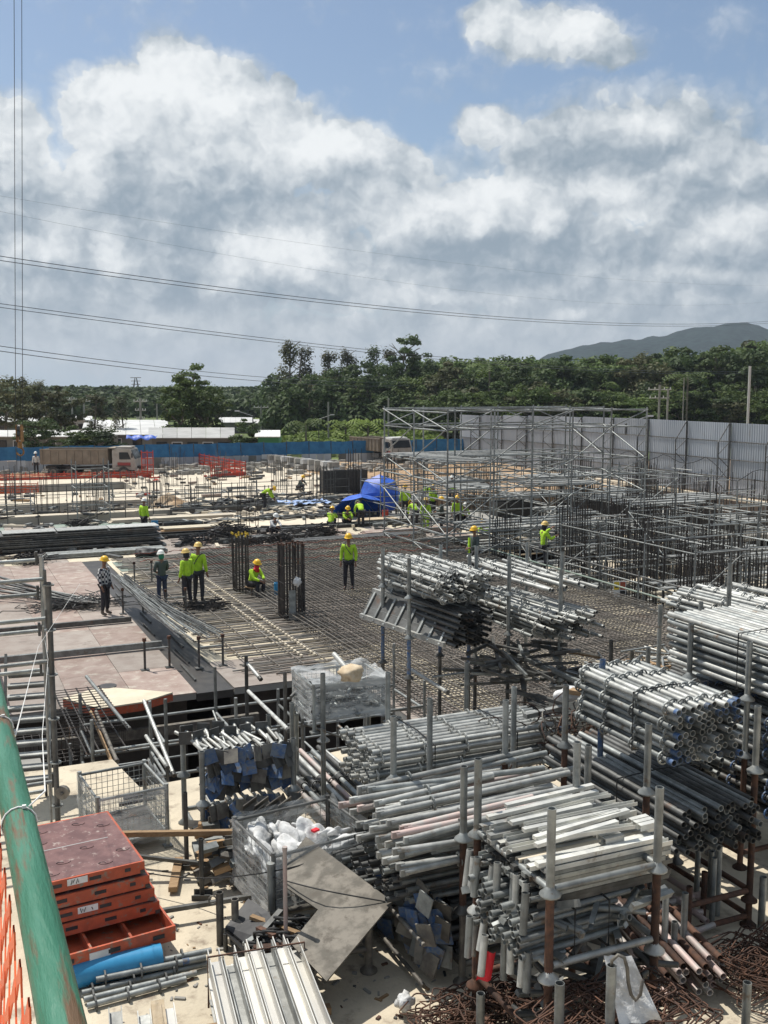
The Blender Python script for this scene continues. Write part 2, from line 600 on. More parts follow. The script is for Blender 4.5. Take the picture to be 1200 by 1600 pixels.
def beam(name, p0, p1, wd, h, m, parent=None, shape=None, roll=0.0):
    """prism of a section (x: width, y: height) from p0 to p1, its height upwards"""
    p0, p1 = V(p0), V(p1)
    d = (p1 - p0)
    z = d.normalized()
    x = z.cross(V((0, 0, 1)))
    if x.length < 1e-4:
        x = V((1, 0, 0))
    x.normalize()
    y = x.cross(z)
    y.normalize()
    x = y.cross(z)
    M3 = Matrix((x, y, z)).transposed().to_4x4()
    M = Matrix.Translation(p0) @ M3 @ Matrix.Rotation(roll, 4, 'Z') @ S(wd, h, d.length)
    if shape is None:
        M = Matrix.Translation(p0) @ M3 @ Matrix.Rotation(roll, 4, 'Z') @ S(wd, h, d.length) @ Matrix.Translation((0, .5, .5))
        shape = BOX
    o = bpy.data.objects.new(name, withm(shape, m))
    return link(o, M, parent)


def raw(name, verts, faces, m, parent=None, smooth=False, at=None):
    """mesh given in world coordinates"""
    M = Matrix.Translation(V(at)) if at is not None else (W[parent.name] if parent else Matrix.Identity(4))
    Mi = M.inverted()
    d = me(name, [Mi @ V(v) for v in verts], faces, m, smooth)
    o = bpy.data.objects.new(name, d)
    return link(o, M, parent)


class MB:
    """collects pieces of one mesh in world coordinates"""

    def __init__(s):
        s.v, s.f = [], []

    def add(s, vs, fs):
        n = len(s.v)
        s.v += [tuple(v) for v in vs]
        s.f += [tuple(i + n for i in f) for f in fs]

    def box(s, c, sz, yaw=0.0):
        ca, sa = math.cos(yaw), math.sin(yaw)
        vs = []
        for z in (-.5, .5):
            for y in (-.5, .5):
                for x in (-.5, .5):
                    X, Y = x * sz[0], y * sz[1]
                    vs.append((c[0] + X * ca - Y * sa, c[1] + X * sa + Y * ca, c[2] + z * sz[2]))
        s.add(vs, [(0, 2, 3, 1), (4, 5, 7, 6), (0, 1, 5, 4), (2, 6, 7, 3), (0, 4, 6, 2), (1, 3, 7, 5)])

    def path(s, pts, r, n=4, close=False):
        """rod that follows the points"""
        pts = [V(p) for p in pts]
        m = len(pts)
        vs = []
        for i, p in enumerate(pts):
            a = pts[(i - 1) % m] if (i or close) else p
            b = pts[(i + 1) % m] if (i < m - 1 or close) else p
            t = (b - a).normalized()
            u = t.cross(V((.13, .21, .97)))
            if u.length < .05:
                u = t.cross(V((1, 0, 0)))
            u.normalize()
            w_ = t.cross(u)
            for k in range(n):
                an = 2 * math.pi * (k + .5) / n
                vs.append(p + (u * math.cos(an) + w_ * math.sin(an)) * r)
        fs = []
        for i in range(m if close else m - 1):
            j = (i + 1) % m
            for k in range(n):
                l = (k + 1) % n
                fs.append((i * n + k, j * n + k, j * n + l, i * n + l))
        if not close:
            fs.append(tuple(range(n)))
            fs.append(tuple(reversed(range((m - 1) * n, m * n))))
        s.add(vs, fs)

    def build(s, name, m, parent=None, smooth=False, at=None):
        if at is None and parent is None and s.v:
            at = s.v[0]
        return raw(name, s.v, s.f, m, parent, smooth, at)


def lathe_shape(name, prof, n=16):
    v, f = [], []
    for r, z in prof:
        v += ring(n, max(r, 1e-4), z)
    for k in range(len(prof) - 1):
        for i in range(n):
            j = (i + 1) % n
            f.append((k * n + i, k * n + j, (k + 1) * n + j, (k + 1) * n + i))
    return me(name, v, f, None, True)


CONE = lathe_shape('cone_foot', [(.001, .075), (.028, .075), (.032, .05), (.075, .012), (.075, 0), (.03, -.008), (.001, -.008)], 12)


def rosette_shape():
    """slotted disc of a system scaffold"""
    n = 16
    v, f = [], []
    for zz in (-.006, .006):
        v += ring(n, .030, zz)
        v += [(x * (1.0 if i % 2 else .80), y * (1.0 if i % 2 else .80), z) for i, (x, y, z) in enumerate(ring(n, .062, zz))]
    for i in range(n):
        j = (i + 1) % n
        if i % 4 == 1 or i % 4 == 2 or True:
            f.append((i, j, n + j, n + i))
            f.append((2 * n + j, 2 * n + i, 3 * n + i, 3 * n + j))
        f.append((n + i, n + j, 3 * n + j, 3 * n + i))
    return me('rosette', v, f)


def ringdisc_shape():
    """ring with open slots: outer hoop and four spokes"""
    n = 14
    v, f = [], []
    for r in (.062, .050):
        for zz in (-.007, .007):
            v += ring(n, r, zz)
    for i in range(n):
        j = (i + 1) % n
        f += [(i, j, n + j, n + i), (2 * n + j, 2 * n + i, 3 * n + i, 3 * n + j), (j, i, 2 * n + i, 2 * n + j), (n + i, n + j, 3 * n + j, 3 * n + i)]
    for k in range(4):
        a = k * math.pi / 2
        c, s_ = math.cos(a), math.sin(a)
        b0 = len(v)
        for z in (-.006, .006):
            for (x, y) in ((.024, -.008), (.052, -.008), (.052, .008), (.024, .008)):
                v.append((x * c - y * s_, x * s_ + y * c, z))
        f += [(b0, b0 + 3, b0 + 2, b0 + 1), (b0 + 4, b0 + 5, b0 + 6, b0 + 7), (b0, b0 + 1, b0 + 5, b0 + 4), (b0 + 2, b0 + 3, b0 + 7, b0 + 6)]
    return me('rosette', v, f)


ROSETTE = ringdisc_shape()

# ================================================================ GROUND
def poly(name, pts, z, m, kind='structure', thick=0.0, parent=None):
    """flat area; with thickness it is a slab whose top is at z"""
    vs = [V((x, y, z)) for x, y in pts]
    n = len(vs)
    fs = [tuple(range(n))]
    if thick:
        vs += [V((x, y, z - thick)) for x, y in pts]
        fs += [tuple(reversed(range(n, 2 * n)))] + [(i, n + i, n + (i + 1) % n, (i + 1) % n) for i in range(n)]
    # make sure the top faces up
    a = sum(pts[i][0] * pts[(i + 1) % n][1] - pts[(i + 1) % n][0] * pts[i][1] for i in range(n))
    if a < 0:
        fs = [tuple(reversed(f)) for f in fs]
    o = raw(name, vs, fs, m, parent, at=(pts[0][0], pts[0][1], z))
    if kind:
        o['kind'] = kind
    return o


def rect(a0, a1, b0, b1):
    return [(a0, b0), (a1, b0), (a1, b1), (a0, b1)]


A0, A1, B0, B1 = -45, 44.2, 13.0, 76.5      # the excavation
PF = -3.2
# ground: level of the site, falling to the field beyond the fence, with the excavation cut out
gx = [-3000, -600, -200, -90, A0, A1, 70, 130, 300, 900, 3500]
gy = [-400, -60, 0, B0, B1, 90, 98, 112, 150, 300, 800, 3500]


def gz(x, y):
    d = x * sx + y * cx
    return -0.02 if d < 98 else max(-1.6, -.02 - (d - 98) / 8)


vs, fs = [], []
for y in gy:
    for x in gx:
        vs.append((x, y, gz(x, y)))
nx_ = len(gx)
for j in range(len(gy) - 1):
    for i in range(nx_ - 1):
        if gx[i] == A0 and gy[j] == B0:
            continue
        fs.append((j * nx_ + i, j * nx_ + i + 1, (j + 1) * nx_ + i + 1, (j + 1) * nx_ + i))
ground = struct(raw('ground', vs, fs, soil, at=(0, 0, 0)))
fld = []
for j in range(41):
    for i in range(61):
        d_ = 99 + 12 * j + .25 * j * j
        x_ = -190 + i * 8.0
        a_, b_ = grid(x_ * (1 + j / 30), d_)
        fld.append((a_, b_, -1.45 + .35 * mnoise.noise(V((a_ * .05, b_ * .05, 0))) + (.0 if j else -.3)))
fq = [(j * 61 + i, j * 61 + i + 1, (j + 1) * 61 + i + 1, (j + 1) * 61 + i) for j in range(40) for i in range(60)]
struct(raw('field', fld, fq, grass_m, at=(0, 110, -1.4), smooth=True))
# the pit
pv = []
for zz in (-.02, PF):
    pv += [(A0, B0, zz), (A1, B0, zz), (A1, B1, zz), (A0, B1, zz)]
raw('excavation', pv, [(4, 5, 6, 7), (0, 4, 7, 3), (1, 2, 6, 5), (2, 3, 7, 6), (0, 1, 5, 4)], soil_dark, at=(0, 40, PF))['kind'] = 'structure'

# ================================================================ FAR SIDE OF THE SITE
hill_v, hill_f = [], []
NX, NY = 150, 16
for j in range(NY):
    for i in range(NX):
        px = 700 + i * 9.0
        prof = [(700, 610), (800, 596), (850, 558), (880, 549), (930, 538), (985, 533), (1030, 530), (1065, 519), (1100, 510), (1135, 505), (1165, 512), (1200, 522), (1260, 530), (1400, 552), (1700, 570), (2100, 600)]
        for k in range(len(prof) - 1):
            if prof[k][0] <= px <= prof[k + 1][0]:
                t = (px - prof[k][0]) / (prof[k + 1][0] - prof[k][0])
                py = prof[k][1] * (1 - t) + prof[k + 1][1] * t
        dist = 1250 + 30 * j
        top = D(px, py, 1500).z
        g = math.sin(math.pi * min(1, j / 9.0) * .5) if j < 10 else math.cos((j - 9) / 6 * 1.5)
        p = XD(px, dist)
        z = -3 + (top + 3) * max(g, 0) * (1.03 + .07 * mnoise.noise(V((p.x * .012, p.y * .012, 1)))) + 4.5 * mnoise.noise(V((p.x * .045, p.y * .045, 3))) * g
        hill_v.append((p.x, p.y, max(z, -3)))
for j in range(NY - 1):
    for i in range(NX - 1):
        hill_f.append((j * NX + i, j * NX + i + 1, (j + 1) * NX + i + 1, (j + 1) * NX + i))
hill_m = mat('wooded_hill', (.036, .056, .056), (.014, .024, .028), 1, 0, .11, 0, bump=1.0, bscale=.15, spec=0, fac=(.3, .7))  # blue of the distant haze is mixed into the woodland colour
hill = struct(raw('hill', hill_v, hill_f, hill_m, smooth=True, at=hill_v[5]))


# ---------------------------------------------------------------- leaves
def leafmat(name, c1, c2, c3=None):
    m = bpy.data.materials.new(name)
    m.use_nodes = True
    global nt, N, L
    keep = nt, N, L
    nt = m.node_tree
    N = nt.nodes.new
    L = nt.links.new
    b = nt.nodes['Principled BSDF']
    geo = N('ShaderNodeNewGeometry')
    oi = N('ShaderNodeObjectInfo')
    cc = mixc(geo.outputs['Random Per Island'], c1, c2)
    n_ = nz(geo.outputs['Position'], .35, 3, .6)['Fac']
    cc = mixc(sstep(n_, .42, .68), cc, c3 or c2)
    k = ma('ADD', ma('MULTIPLY', oi.outputs['Random'], .6), .7)
    cc = vm('SCALE', cc)
    L(k, cc.node.inputs['Scale'])
    L(cc, b.inputs['Base Color'])
    b.inputs['Roughness'].default_value = .65
    b.inputs['Specular IOR Level'].default_value = .25
    tr = N('ShaderNodeBsdfTranslucent')
    L(cc, tr.inputs[0])
    mx = N('ShaderNodeMixShader')
    mx.inputs[0].default_value = .3
    L(b.outputs[0], mx.inputs[1])
    L(tr.outputs[0], mx.inputs[2])
    L(mx.outputs[0], nt.nodes['Material Output'].inputs[0])
    nt, N, L = keep
    return m


leaf_dk = leafmat('dark_leaves', (.050, .082, .026), (.078, .112, .034), (.040, .070, .026))
leaf_md = leafmat('green_leaves', (.080, .122, .032), (.115, .155, .04), (.06, .10, .030))
leaf_lt = leafmat('bright_leaves', (.13, .19, .035), (.17, .22, .045), (.10, .15, .035))
leaf_ol = leafmat('olive_leaves', (.085, .095, .040), (.11, .105, .05), (.07, .085, .036))
bark = mat('tree_bark', (.11, .09, .07), (.17, .15, .12), .9, 0, 3, .2)


def leafq(mb, p, nrm, s, r):
    """one leaf spray: a bent quad"""
    n = (nrm + V((r.gauss(0, .5), r.gauss(0, .5), r.gauss(0, .5)))).normalized()
    u = n.cross(V((r.random() - .5, r.random() - .5, r.random() - .5))).normalized()
    w_ = n.cross(u)
    s1 = s * r.uniform(.6, 1.3)
    s2 = s1 * r.uniform(.45, .8)
    mb.v += [tuple(p - u * s1), tuple(p + w_ * s2), tuple(p + u * s1), tuple(p - w_ * s2)]
    k = len(mb.v)
    mb.f.append((k - 4, k - 3, k - 2, k - 1))


def crown_mesh(name, seed, rx, rz, zc, nclump, nleaf, ls, m, spread=1.0, clump=.32):
    """crown of leaf clumps around z=zc"""
    r = random.Random(seed)
    mb = MB()
    cs = []
    for i in range(nclump):
        th = r.random() * 2 * math.pi
        ph = math.acos(r.uniform(-.75, 1))
        q = r.uniform(.45, 1.0) * spread
        cs.append((V((rx * q * math.sin(ph) * math.cos(th), rx * q * math.sin(ph) * math.sin(th), zc + rz * q * math.cos(ph))), r.uniform(.6, 1.25) * clump * rx))
    for c, cr in cs:
        for k in range(nleaf // nclump):
            dv = V((r.gauss(0, 1), r.gauss(0, 1), r.gauss(0, 1) * .8)).normalized()
            if dv.z < -.3:
                dv.z *= .4
            p = c + V((dv.x, dv.y, dv.z * .75)) * cr * (r.random() ** .4) * r.uniform(.9, 1.15)
            leafq(mb, p, (dv + V((0, 0, .5))), ls, r)
    return me(name, mb.v, mb.f, m)


def trunk_mesh(name, seed, h, r0, branches, reach, m=None, upto=.95):
    r = random.Random(seed)
    mb = MB()

    def limb(p, q, ra, rb, n=5):
        d = (q - p).normalized()
        u = d.cross(V((.3, .2, .9)))
        u.normalize()
        w_ = d.cross(u)
        vs = []
        for (c, rr) in ((p, ra), ((p + q) / 2 + u * (q - p).length * .05, (ra + rb) / 2), (q, rb)):
            vs += [c + (u * math.cos(2 * math.pi * k / n) + w_ * math.sin(2 * math.pi * k / n)) * rr for k in range(n)]
        mb.add(vs, [(j * n + k, j * n + (k + 1) % n, (j + 1) * n + (k + 1) % n, (j + 1) * n + k) for j in range(2) for k in range(n)])
    top = V((r.uniform(-.3, .3), r.uniform(-.3, .3), h))
    limb(V((0, 0, -.3)), top, r0, r0 * .35, 7)
    for i in range(branches):
        t = r.uniform(.35, upto)
        p = top * t
        an = r.random() * 6.28
        q = p + V((math.cos(an), math.sin(an), r.uniform(.4, 1.1))) * reach * r.uniform(.5, 1)
        limb(p, q, r0 * .4, r0 * .1)
        for _ in range(2):
            an2 = an + r.uniform(-.9, .9)
            limb(p + (q - p) * .6, p + (q - p) * .6 + V((math.cos(an2), math.sin(an2), r.uniform(.3, 1))) * reach * .5, r0 * .18, r0 * .05, 4)
    return me(name, mb.v, mb.f, m or bark, True)


def wispy_mesh(name, seed, h, r_, m, n=900, ls=.32):
    """tall thin tree: tufts strung on upright branches with sky between"""
    r = random.Random(seed)
    mb = MB()
    for i in range(17):
        t = r.uniform(.22, 1.0)
        an = r.random() * 6.28
        rad = r_ * (1.15 - .7 * t) * r.uniform(.3, 1)
        c = V((math.cos(an) * rad, math.sin(an) * rad, h * t))
        for k in range(n // 17):
            dv = V((r.gauss(0, .75), r.gauss(0, .75), r.gauss(0, 1.1))) * .62
            leafq(mb, c + dv, V((0, 0, 1)) + dv, ls, r)
    return me(name, mb.v, mb.f, m)


KIND = {}
for k in range(5):
    KIND['broad%d' % k] = (trunk_mesh('trunk', 10 + k, 7, .28, 7, 3.2), [crown_mesh('crown', 20 + k, 3.5 + .35 * k, 4.8, 7.0, 44, 4600, .26, m_, clump=.28) for m_ in (leaf_dk, leaf_md, leaf_ol)])
for k in range(2):
    KIND['tall%d' % k] = (trunk_mesh('trunk', 40 + k, 14, .3, 8, 2.4), [crown_mesh('crown', 50 + k, 2.7, 6.0, 10.4, 34, 3300, .26, m_, clump=.34) for m_ in (leaf_dk, leaf_md, leaf_ol)])
for k in range(3):
    KIND['wispy%d' % k] = (trunk_mesh('trunk', 60 + k, 17, .26, 14, 2.0), [wispy_mesh('crown', 70 + k, 17.5, 2.6, m_, 2000, .24) for m_ in (leaf_dk, leaf_md, leaf_ol)])


def palm_mesh(seed, m):
    r = random.Random(seed)
    mb = MB()
    for i in range(15):
        an = i * 2.4
        up = r.uniform(-.1, .95)
        p = V((0, 0, 0))
        pts = [p]
        dr = V((math.cos(an), math.sin(an), up))
        for s in range(7):
            p = p + dr * .5
            dr = (dr + V((0, 0, -.22))).normalized()
            pts.append(p.copy())
        sd_ = V((-math.sin(an), math.cos(an), 0))
        for s in range(1, 8):
            for t in (-1, 1):
                for h_ in (0, .25):
                    q = pts[s] * (1 - h_) + pts[s - 1] * h_
                    k = len(mb.v)
                    e = q + sd_ * t * .75 + V((0, 0, -.35)) + dr * .15
                    mb.v += [tuple(q), tuple(q + (pts[s] - pts[s - 1]) * .3), tuple(e)]
                    mb.f.append((k, k + 1, k + 2))
    return me('crown', mb.v, mb.f, m)


PALMTOP = palm_mesh(5, leaf_md)
PALMTOP_L = palm_mesh(6, leaf_lt)


def tree(kind, at, h, label, mi=0, group=None, name='broadleaf_tree', wd=1.0, yaw=None):
    tr_, cr_ = KIND[kind]
    base = {'b': 11.6, 't': 16.5, 'w': 18.5}[kind[0]]
    s = h / base
    t = thing(name, label, 'tree', at, rnd.random() * 6.28 if yaw is None else yaw, group)
    Mx = W[t.name] @ S(s * wd, s * wd, s)
    link(bpy.data.objects.new('trunk', tr_), Mx, t)
    link(bpy.data.objects.new('crown', cr_[mi]), Mx, t)
    return t


def gy_(p):
    return V((p.x, p.y, -1.4))


# --- tall loose trees in the middle of the horizon
for (x, y, dist, k, mi, lab) in [
    (453, 521, 178, 'wispy0', 2, 'tall thin tree with sparse grey-green tufts, first of the pair left of the wood'),
    (472, 532, 182, 'wispy1', 2, 'tall thin tree with sparse tufts, second of the pair at the end of the wood'),
    (515, 541, 180, 'wispy2', 2, 'thin open-crowned tree standing above the dark thicket, just after the gap'),
    (545, 536, 184, 'wispy0', 2, 'thin open-crowned tree with bushy top above the dark thicket'),
    (587, 533, 182, 'wispy1', 0, 'slender leaning tree with small tufts, just before the tallest tree'),
    (610, 538, 186, 'wispy2', 2, 'slender tree with feathery side branches beside the tallest tree'),
    (635, 515, 176, 'tall0', 0, 'tallest dark tree of the wood, its pointed crown level with the power lines'),
    (655, 547, 182, 'tall1', 0, 'dark tree with layered crown right beside the tallest tree'),
]:
    p = D(x, y, dist)
    q = gy_(p)
    tree(k, q, p.z + 1.4, lab, mi, name='tall_tree', wd=1.1)
p = D(576, 560, 170)
tree('broad2', gy_(p), p.z + 1.4, 'dense round-crowned dark tree in the middle of the thicket', 0, wd=1.0)

ORD = ['first', 'second', 'third', 'fourth', 'fifth', 'sixth', 'seventh', 'eighth', 'ninth', 'tenth', 'eleventh', 'twelfth', 'thirteenth', 'fourteenth', 'fifteenth', 'sixteenth', 'seventeenth', 'eighteenth', 'nineteenth', 'twentieth', 'twenty-first', 'twenty-second', 'twenty-third', 'twenty-fourth', 'twenty-fifth']
seen_ = {}


def ordl(kind, tail):
    seen_[kind] = seen_.get(kind, 0) + 1
    return ORD[seen_[kind] - 1] + ' ' + kind + ' ' + tail


front = [(440, 600), (462, 590), (485, 583), (508, 590), (530, 575), (556, 583), (600, 578), (625, 590), (650, 580), (672, 568), (695, 572), (716, 575), (738, 566), (760, 572), (783, 566), (806, 570), (828, 572), (850, 565),
         (872, 560), (895, 566), (918, 558), (940, 566), (962, 562), (985, 560), (1008, 556), (1030, 560), (1052, 548), (1074, 540), (1096, 545), (1118, 540), (1140, 546), (1162, 536), (1184, 540), (1206, 530), (1230, 536), (1254, 540)]
for i, (x, y) in enumerate(front):
    dist = 168 + 9 * math.sin(i * 2.3)
    p = D(x, y + 6 * math.sin(i * 1.7), dist)
    mi = [0, 1, 0, 2, 0, 1, 0][i % 7]
    kk = ['broad%d' % (i % 5), 'tall%d' % (i % 2)][1 if i % 6 == 5 else 0]
    lab = ordl(['dark green', 'mid green', 'olive green'][mi] + ' tree', 'along the wood\'s upper front, from its left end')
    tree(kk, gy_(p), p.z + 1.4, lab, mi, 'broadleaf trees along the front of the wood', wd=1.15)
# lower trees and bushes in front of the wood
for i in range(34):
    x = 690 + i * 16.5 + 6 * math.sin(i * 3)
    p = D(x, 612 + 12 * math.sin(i * 1.9), 148 + 6 * math.sin(i * 2.7))
    mi = [1, 0, 1, 2, 1, 1][i % 6]
    lab = ordl(['low dark', 'low green', 'low olive'][mi] + ' tree', 'over the hoarding, counted from the blue fence')
    tree('broad%d' % (i % 5), gy_(p), p.z + 1.4, lab, mi, 'low trees between the hoarding and the wood', wd=1.45)
tree('broad3', gy_(D(830, 620, 140)), 8.5, 'yellow-green bushy tree standing out of the dark wood', 1, wd=1.1)
for (x, y, dist, mm, lab) in [(765, 572, 150, PALMTOP, 'coconut palm with drooping fronds rising over the wood'), (1075, 590, 140, PALMTOP, 'coconut palm half hidden in the trees above the grey hoarding'), (575, 662, 128, PALMTOP_L, 'small yellow-green palm in the field behind the blue fence'), (540, 664, 130, PALMTOP_L, 'small pale palm in the field, second from the dump truck'), (478, 664, 126, PALMTOP, 'young palm beside the lamp post in the field')]:
    p = D(x, y, dist)
    t = thing('palm_tree', lab, 'palm', gy_(p))
    bar('trunk', gy_(p), p, .13, bark, t)
    link(bpy.data.objects.new('crown', mm), Matrix.Translation(p) @ S(.8 if dist < 135 else 1, .8 if dist < 135 else 1, .8), t)

# --- the wood behind and the plantation far off: uncountable
def mass(name, spots, m, leaf, per, seed):
    r = random.Random(seed)
    mb = MB()
    for (p, rad, h) in spots:
        for k in range(per):
            th = r.random() * 6.28
            ph = math.acos(r.uniform(-.2, 1))
            dv = V((math.sin(ph) * math.cos(th), math.sin(ph) * math.sin(th), math.cos(ph)))
            q = p + V((dv.x * rad, dv.y * rad, h * .55 + dv.z * h * .45)) * r.uniform(.86, 1.0)
            q = V((p.x + dv.x * rad * r.uniform(.8, 1.05), p.y + dv.y * rad * r.uniform(.8, 1.05), p.z + h * .5 + dv.z * h * .5 * r.uniform(.85, 1.05)))
            leafq(mb, q, dv + V((0, 0, .4)), leaf, r)
    o = mb.build(name, m)
    o['kind'] = 'stuff'
    return o


sp = []
for row in range(3):
    for i in range(62):
        x = 655 + i * 10.5 + rnd.uniform(-4, 4)
        base = 560 - max(0, (x - 1000)) * .11
        dist = 196 + row * 16
        p = D(x, base + rnd.uniform(-3, 9) + (4 if row == 0 else 0), dist)
        sp.append((gy_(p), rnd.uniform(2.4, 3.8), p.z + 1.4))
struct(mass('woodland', sp, leaf_md, .55, 300, 3), 'stuff')
sp = []
for row in range(2):
    for i in range(30):
        x = 425 + i * 9 + rnd.uniform(-4, 4)
        p = D(x, 598 + rnd.uniform(-16, 8), 192 + row * 12)
        sp.append((gy_(p), rnd.uniform(2.5, 3.6), p.z + 1.4))
mass('thicket', sp, leaf_dk, .55, 260, 4)
sp = []
for row in range(6):
    for i in range(95):
        x = -90 + i * 6.2 + rnd.uniform(-3, 3)
        p = D(x, 605 + rnd.uniform(-1.5, 2.5) + (x - 200) * .004 + max(0, 3 - row) * 6, 215 + row * 28)
        sp.append((gy_(p), rnd.uniform(3, 4.2), p.z + 1.4))
mass('plantation', sp, leaf_dk, .8, 170, 5)
sp = []
for i in range(150):
    x = rnd.uniform(425, 720)
    p = XD(x, rnd.uniform(158, 176))
    sp.append((gy_(p), rnd.uniform(1.6, 3.2), rnd.uniform(3, 7.5)))
mass('understorey', sp, leaf_dk, .42, 230, 8)
# near bushes of the field
sp = []
for i in range(85):
    x = rnd.uniform(400, 700)
    dist = rnd.uniform(118, 160)
    p = XD(x, dist)
    sp.append((gy_(p), rnd.uniform(.8, 1.9), rnd.uniform(.9, 2.3)))
mass('undergrowth', sp, leaf_lt, .28, 170, 6)

# trees around the sheds
for (x, y, dist, k, mi, wd, lab) in [
    (300, 563, 122, 'tall1', 1, 1.2, 'tall bright tree with a bushy crown standing behind the grey shed roof'),
    (285, 590, 120, 'broad1', 1, 1.0, 'full green tree crowding the foot of the tall bright tree'),
    (324, 600, 120, 'broad2', 1, .85, 'green tree with a lopsided crown on the other side of the tall bright tree'),
    (30, 580, 130, 'wispy0', 2, 1.3, 'loose olive tree rising behind the crane hook'),
    (62, 588, 128, 'wispy1', 2, 1.4, 'loose thin tree behind the dump truck, near the crane cable'),
    (8, 592, 126, 'broad4', 2, 1.1, 'olive tree beyond the pale shed roof at the very edge of the site'),
    (95, 604, 122, 'broad0', 2, 1.0, 'brownish loose tree among the shed roofs'),
    (150, 610, 118, 'wispy2', 2, 1.5, 'thin bare-branched tree above the long pale roof'),
    (185, 612, 124, 'wispy0', 2, 1.3, 'sparse brown-green tree at the gable end of the long pale roof'),
    (60, 650, 105, 'broad2', 0, 1.3, 'dark bush-like tree behind the bed of the near dump truck'),
    (150, 667, 100, 'broad3', 0, 1.6, 'low dark spreading tree before the pale roof'),
    (382, 655, 106, 'broad0', 0, 1.2, 'dark compact tree between the grey shed and the green box'),
    (120, 668, 99, 'broad1', 1, 1.3, 'low green tree right behind the blue fence over the truck bed')]:
    p = D(x, y, dist)
    tree(k, gy_(p), p.z + 1.4, lab, mi, wd=wd)


# ---------------------------------------------------------------- sheds
def shed(name, label, x0, x1, yf, ye, dist, depth, rm, wm, wallh=None, win=0, gable=False, yr=0.0):
    """long low building, its eave towards the site"""
    t = thing(name, label, 'shed', gy_(XD((x0 + x1) / 2, dist)), -YAW)
    e0, e1 = D(x0, ye, dist), D(x1, ye, dist)
    f0, f1 = D(x0 + yr, yf, dist + depth), D(x1 - yr, yf, dist + depth)
    zr = max(f0.z, e0.z + .3)
    t_ = V((0, 0, .08))
    n = 6
    for i in range(n):
        a, b = i / n, (i + 1) / n - .004
        q = [e0.lerp(e1, a), e0.lerp(e1, b), V((*f0.lerp(f1, b).xy, zr)), V((*f0.lerp(f1, a).xy, zr))]
        raw('roof_sheet', q + [v - t_ for v in q], [(0, 1, 2, 3), (7, 6, 5, 4), (0, 4, 5, 1), (1, 5, 6, 2), (2, 6, 7, 3), (3, 7, 4, 0)], rm, t)
    w0, w1 = e0 + VIEW * .5 + SIDE * .3, e1 + VIEW * .5 - SIDE * .3
    g = -1.55
    for (p, q) in ((w0, w1), (w1, w1 + VIEW * (depth - 1)), (w0 + VIEW * (depth - 1), w0)):
        dv = (q - p)
        dv.z = 0
        c = (p + q) / 2
        h_ = e0.z - .04 - g
        box('wall', (c.x, c.y, g + h_ / 2), (dv.length, .12, h_), wm, t, math.atan2(dv.y, dv.x))
    for i in range(win):
        c = w0.lerp(w1, (i + .6) / (win + .2)) - VIEW * .09
        f = box('window', (c.x, c.y, e0.z - .85), (1.1, .06, .8), white_p if i % 2 else wall_dark, t, -YAW)
        box('pane', (c.x - VIEW.x * .04, c.y - VIEW.y * .04, e0.z - .85), (.95, .04, .66), glass_m, f, -YAW)
    return t


shed('shed', 'long shed with pale roof and dark walls far behind the crane hook', -20, 145, 650, 659, 140, 7, roof_pale, wall_m, win=5)
shed('shed', 'low shed with narrow white roof running behind the near dump truck', -20, 175, 672, 682, 112, 4, roof_pale, wall_m, win=7)
shed('shed', 'big shed with bright pale gable roof behind the blue fence', 126, 268, 656, 679, 118, 15, roof_pale, wall_m, win=4, yr=6)
shed('shed', 'grey-roofed shed with windows standing under the tall bright tree', 232, 367, 668, 684, 106, 8, roof_grey, wall_m, win=5)
shed('shed', 'white-walled small house with a roof among trees beyond the near dump truck', 96, 140, 650, 656, 130, 4, roof_pale, white_p, win=2)
shed('shed', 'distant pale roof showing beyond the dark compact tree', 342, 395, 652, 660, 176, 8, roof_pale, wall_m)
shed('shed', 'distant pale roof at the edge of the plantation', 392, 432, 655, 661, 180, 8, roof_pale, wall_m)
shed('kiosk', 'green box building with a white roof behind the blue fence', 398, 438, 672, 682, 104, 4, white_p, hedge_g)
p = D(220, 684, 104)
mb = MB()
vs = []
for j in range(5):
    for i in range(13):
        q = p + SIDE * (i - 6) * .25 + VIEW * (j * .2) + V((0, 0, .2 - j * .02 + .12 * math.sin(i * 1.3 + j) - (.35 if j == 0 else 0)))
        vs.append(q)
tag(raw('tarpaulin', vs, [(j * 13 + i, j * 13 + i + 1, (j + 1) * 13 + i + 1, (j + 1) * 13 + i) for j in range(4) for i in range(12)], tarp_blue, at=p, smooth=True), 'crumpled bright blue sheet hung below the eave of the grey-roofed shed', 'tarpaulin')

